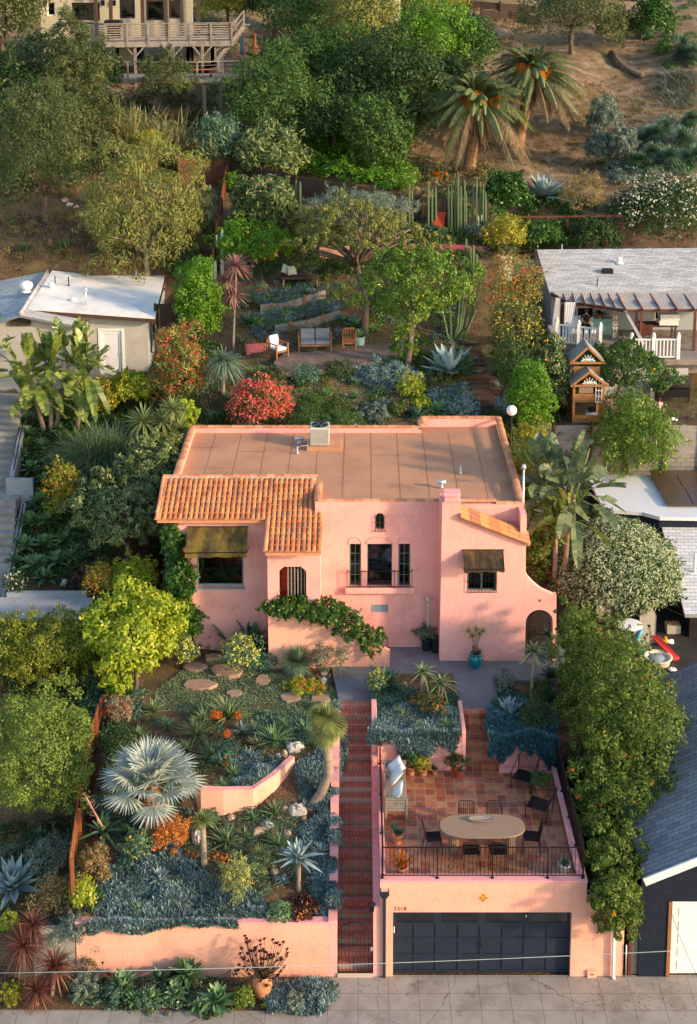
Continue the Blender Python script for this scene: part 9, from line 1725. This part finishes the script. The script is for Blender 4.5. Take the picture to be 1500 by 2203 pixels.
T((640,-40,700,60),'dark green tree at the very top left of the white building',mat='l_dark',N=4000,L=.26,W=.12,Y=72); T((560,90,660,200),'green leafy tree below the bare pale tree',mat='l_mid',N=5500,L=.24,W=.1,Y=52); T((930,120,1010,250),'dark shrub tree behind the front palm',mat='l_dark',N=4500,L=.22,W=.1,Y=54,lift=.3)
T((850,-60,1010,40),'yellow green trees along the top edge right of the white building',mat='l_yel',N=5500,L=.28,W=.12,Y=75); T((180,90,260,220),'dark shrub at the left end of the lower deck',mat='l_dark',N=3000,L=.24,W=.08,Y=48,lift=.2); T((420,250,520,370),'dark green shrub at the right end of the reeds',mat='l_dkag',N=3500,L=.3,W=.06,Y=43,lift=0)
MO=mounds
MO([(440,600),(560,560),(860,560),(985,620),(1000,760),(1010,905),(800,925),(640,925),(440,925),(420,760),(590,800),(760,795),(900,745),(900,690),(740,740),(600,740)],330,'mixed_planting',['dark green mixed planting across the back garden','olive mixed planting across the back garden','grey green mixed planting across the back garden','yellow green mixed planting across the back garden'],['l_aggrn','l_olive','l_blue','l_bright'],(.2,.5),.10,.04,110,1)
MO([(490,480),(640,480),(900,490),(1060,520),(1040,600),(700,590),(480,560)],120,'mixed_planting',['dark green planting on the upper garden terraces','olive planting on the upper garden terraces'],['l_mid','l_olive'],(.3,.7),.13,.05,130,2)
MO([(340,740),(470,740),(420,920),(380,1000),(200,1010),(160,900),(230,850)],150,'mixed_planting',['dark green planting left of the pink house','mid green planting left of the pink house'],['l_dark','l_mid'],(.3,.6),.12,.05,130,3)
MO([(1035,900),(1200,900),(1230,1000),(1190,1280),(1125,1100)],100,'mixed_planting',['dark green planting beside the right wall of the pink house','olive planting beside the right wall of the pink house'],['l_dark','l_vine'],(.3,.6),.12,.05,130,4)
MO([(1080,620),(1190,640),(1200,900),(1105,905)],90,'mixed_planting',['dark green planting between the steps and the right yard','olive planting between the steps and the right yard'],['l_dark','l_olive'],(.3,.6),.12,.05,130,5)
MO([(560,60),(860,0),(1060,60),(1000,250),(900,330),(680,300),(560,160)],170,'hill_scrub',['dark green scrub among the trees at the top centre','olive scrub among the trees at the top centre'],['l_dark','l_mid'],(.8,1.8),.24,.10,150,6)
MO([(100,130),(250,140),(480,170),(500,350),(380,370),(100,330)],70,'hill_scrub',['dark green scrub under the lower deck','olive scrub under the lower deck'],['l_dark','l_olive'],(.6,1.3),.22,.07,150,7)
MO([(0,350),(120,330),(200,360),(100,420),(0,420)],30,'hill_scrub','dark scrub at the far left under the trees',['l_dark'],(.5,1.1),.2,.07,150,8)
MO([(1290,300),(1500,240),(1500,400),(1330,400)],70,'hill_scrub',['dark green scrub at the right end of the slope','grey green scrub at the right end of the slope'],['l_dkag','l_grey'],(.4,.9),.18,.06,120,9)
MO([(1370,0),(1500,0),(1500,160),(1440,150)],26,'hill_scrub','dark green scrub in the upper right corner',['l_ivy'],(.4,.9),.18,.08,120,10)
MO([(1050,370),(1340,450),(1340,500),(1060,500)],60,'hedge_planting','dark green planting along the post and wire fence',['l_ivy'],(.4,.8),.14,.08,130,11)
MO([(230,1560),(420,1540),(560,1560),(690,1580),(650,1640),(500,1650),(420,1700),(230,1700)],120,'garden_planting',['grey green succulent mounds in the upper rock garden','olive succulent mounds in the upper rock garden'],['l_spurge','l_olive'],(.10,.26),.055,.022,90,12)
MO([(180,1780),(420,1760),(640,1730),(680,1800),(640,1900),(560,1940),(400,1900),(200,1880)],170,'garden_planting',['grey green succulent mounds in the lower rock garden','olive succulent mounds in the lower rock garden','dark green succulent mounds in the lower rock garden'],['l_spurge','l_olive','l_dkag'],(.10,.26),.055,.022,90,13)
MO([(0,1790),(150,1800),(200,1900),(220,2030),(150,2110),(60,1980),(0,1980)],130,'side_planting',['grey twiggy mounds at the left below the round bush','brown twiggy mounds at the left below the round bush'],['l_grey','l_dry'],(.15,.35),.07,.018,110,14)
MO([(40,900),(170,900),(230,1000),(240,1200),(140,1270),(20,1250),(60,1050)],110,'leafy_bed','dark green leafy mounds between the agaves beside the concrete stairs',['l_dark'],(.2,.45),.12,.05,120,15)
MO([(200,1180),(360,1180),(350,1300),(200,1300)],40,'leafy_bed','green leafy mounds above the clipped hedge',['l_mid'],(.25,.5),.11,.05,130,16)
MO([(140,2110),(500,2100),(570,2130),(560,2180),(300,2185),(150,2165)],90,'street_planting',['dark green mounds in the street bed','grey green mounds in the street bed'],['l_dkag','l_spurge'],(.06,.14),.05,.022,90,17)
MO([(150,1470),(260,1440),(330,1500),(240,1620),(190,1580)],30,'shady_planting','dark green mounds at the top of the rusty fence',['l_dkag'],(.2,.4),.09,.04,110,18)
MO([(0,1430),(220,1430),(220,1560),(0,1560)],40,'shady_planting','dark foliage between the clipped hedge and the round bush',['l_dark'],(.25,.5),.10,.05,120,19)
q=polymask([(205,1985),(330,1985),(325,2010),(205,2035)],600,55); r5=np.random.default_rng(5); pp=np.stack([r5.uniform(-7.3,-5.4,1500),-.02-.10*r5.uniform(.3,1,1500),np.zeros(1500)],1); pp[:,2]=1.72-r5.uniform(0,1,1500)*(.18+.22*np.abs(np.sin(pp[:,0]*2.3)))
MC(None,0,'blue_chalksticks','blue succulents hanging over the left end of the salmon wall','ground cover','l_blue',.10,.03,6,56,hump=.05,pts=pp)
pp=np.stack([r5.uniform(-5.3,-3.3,700),-.02-.08*r5.uniform(.3,1,700),np.zeros(700)],1); pp[:,2]=1.72-r5.uniform(0,1,700)*(.05+.14*np.abs(np.sin(pp[:,0]*3.3)))
MC(None,0,'blue_chalksticks','blue succulents creeping over the middle of the salmon wall','ground cover','l_blue',.10,.03,6,57,hump=.05,pts=pp)
pp=np.stack([r5.uniform(-.84,-.50,1400),r5.uniform(.3,7.3,1400),np.zeros(1400)],1); zz=np.interp(pp[:,1],[0,7.6],[1.78,3.95]); on=np.sin(pp[:,1]*2.6+.8)+.5*np.sin(pp[:,1]*5.3)>.15; pp[:,2]=zz+.03-np.clip(pp[:,0]+.58,0,1)*1.6; pp=pp[on]
MC(None,0,'blue_chalksticks','blue succulents spilling over the left side wall of the tiled stair','ground cover','l_blue',.10,.03,6,58,hump=.08,pts=pp)
MO([(900,330),(1240,180),(1500,120),(1500,300),(1260,360),(1100,350)],110,'hill_tufts',['dry straw tufts on the bare hillside','small green weeds on the bare hillside'],['l_dry','l_olive'],(.12,.32),.16,.03,60,21)
MO([(1000,10),(1140,40),(1150,110),(1060,110)],30,'hill_tufts','dry brush between the timber terraces',['l_dry'],(.2,.45),.2,.04,70,22)
MO([(60,1940),(165,1940),(165,2010),(60,2010)],26,'side_planting','grey twiggy mounds spilling over the bare grey wall',['l_grey'],(.15,.32),.07,.018,110,23)
def litter(x0,y0,x1,y1,z,n,label,L=.05,mat='mulchleaf',sl=0):
    r=np.random.default_rng(n); p=np.stack([r.uniform(x0,x1,n),r.uniform(y0,y1,n),np.full(n,z)],1); p[:,2]+=.008+r.uniform(0,.012,n)
    V,Q=leaves(p,nz(r.normal(size=(n,3))*.3+np.array([0,0,1])),L,L*.5,0,n,.1); tag(mesh_np('fallen_leaves',V,Q,M[mat],loc=p.mean(0)),label,'leaf litter',None,'stuff')
litter(-6.2,13.3,5.3,18.6,8.86,260,'dry leaves scattered over the flat brown roof'); litter(.8,.4,5.9,5.4,2.702,170,'fallen leaves scattered over the terracotta terrace'); litter(-6,-1.6,10,-.1,.008,220,'fallen leaves scattered along the sidewalk'); litter(-.5,9.4,6.5,11.2,3.706,120,'fallen leaves on the grey walk in front of the house'); litter(6.3,-1.3,8.8,-.2,.008,160,'leaf debris below the trumpet vine at the gap between garages')
litter(-7.6,-1.1,-.9,-.1,.02,600,'leaf mulch in the street bed below the salmon wall')
MC([(560,1540),(700,1545),(700,1600),(620,1620),(540,1600)],900,'succulent_mat','low grey green succulents between the lawn and the leaning yucca','ground cover','l_spurge',.10,.03,6,61,hump=.15)
MC([(230,1640),(420,1700),(420,1760),(250,1800),(180,1760)],900,'succulent_mat','low grey green succulents around the foot of the silver fan palm','ground cover','l_spurge',.09,.03,6,62,hump=.15)
MO([(870,340),(1050,360),(1060,420),(900,440),(860,400)],60,'hill_scrub',['olive scrub around the foot of the palms','straw coloured scrub around the foot of the palms'],['l_olive','l_dry'],(.25,.7),.18,.05,100,24)
MO([(0,430),(430,400),(440,560),(300,590),(0,560)],90,'hill_tufts',['dry brush on the slope above the white roofed house','green weeds on the slope above the white roofed house'],['l_dry','l_olive'],(.15,.45),.14,.035,80,25)
for a_ in [('aloe','l_aloe',300,1580,24,'striped aloe','aloe'),('thin','l_aggrn',360,1560,22,'fine leaved green tuft','aloe'),('aloe','l_agblue',520,1570,22,'silver aloe','aloe'),('thin','l_aloer',575,1630,18,'pinkish spiky tuft','aloe'),('aloe','l_aggrn',545,1760,20,'star shaped green aloe','aloe'),('att','l_aggrn',280,1865,20,'pale green rosette','succulent'),('aloe','l_aloe',530,1800,22,'speckled aloe','aloe'),('aeon','l_lime',385,1905,14,'lime rosette','succulent'),('aloe','l_agblue',690,1830,20,'silver aloe','aloe'),('thin','l_aloe',455,1900,20,'yellow tipped tuft','aloe'),('aloe','l_aggrn',300,1960,22,'green aloe','aloe'),('att','l_agblue',610,1900,16,'blue rosette','succulent'),
  ('aloe','l_aloe',900,1570,20,'striped aloe','aloe'),('thin','l_aggrn',960,1560,18,'green spiky tuft','aloe'),('aloe','l_agblue',850,1575,16,'silver aloe','aloe'),('aloe','l_aggrn',700,850,20,'green star aloe','aloe'),('aloe','l_aloe',820,840,18,'striped aloe','aloe'),('thin','l_aloer',880,830,16,'reddish tuft','aloe'),('aloe','l_agblue',650,880,18,'silver aloe','aloe'),('att','l_aggrn',720,900,20,'soft green rosette','agave')]: R_(*a_)
MO([(60,860),(230,860),(260,930),(80,950)],24,'leafy_bed','dark green leafy mounds below the giant bird of paradise',['l_mid'],(.3,.55),.14,.05,120,26)
sc=bpy.context.scene
w=bpy.data.worlds.new('World'); sc.world=w; w.use_nodes=True; nt=w.node_tree
sky=nt.nodes.new('ShaderNodeTexSky'); sky.sky_type='NISHITA'; sky.sun_disc=False
SD=Vector((-.86,.42,-.31)).normalized()   # direction the sunlight travels
az=math.atan2(-SD.x,-SD.y); sky.sun_elevation=math.asin(-SD.z); sky.sun_rotation=az; sky.air_density=1.2; sky.dust_density=1.2
bg=nt.nodes['Background']; bg.inputs[1].default_value=.15; nt.links.new(sky.outputs[0],bg.inputs[0])
sl=bpy.data.lights.new('sun','SUN'); sl.energy=2.5; sl.angle=R(4); sl.color=(1,.72,.43)
so=bpy.data.objects.new('sun',sl); COL.objects.link(so); so.rotation_euler=SD.to_track_quat('-Z','Y').to_euler(); so.location=(20,-30,40)
cam=bpy.data.cameras.new('camera'); co=bpy.data.objects.new('camera',cam); COL.objects.link(co); sc.camera=co
co.location=CAM; co.rotation_euler=(PI/2-PIT,0,0); cam.sensor_fit='VERTICAL'; cam.sensor_height=36; cam.lens=36*FP/2203
cam.shift_x=-20/2203; cam.shift_y=-(1101.5-CY)/2203; cam.clip_end=1000; cam.clip_start=1
sc.view_settings.view_transform='Standard'; sc.view_settings.look='None'; sc.view_settings.exposure=1.15; sc.view_settings.gamma=1
sc.cycles.max_bounces=6; sc.cycles.transparent_max_bounces=8
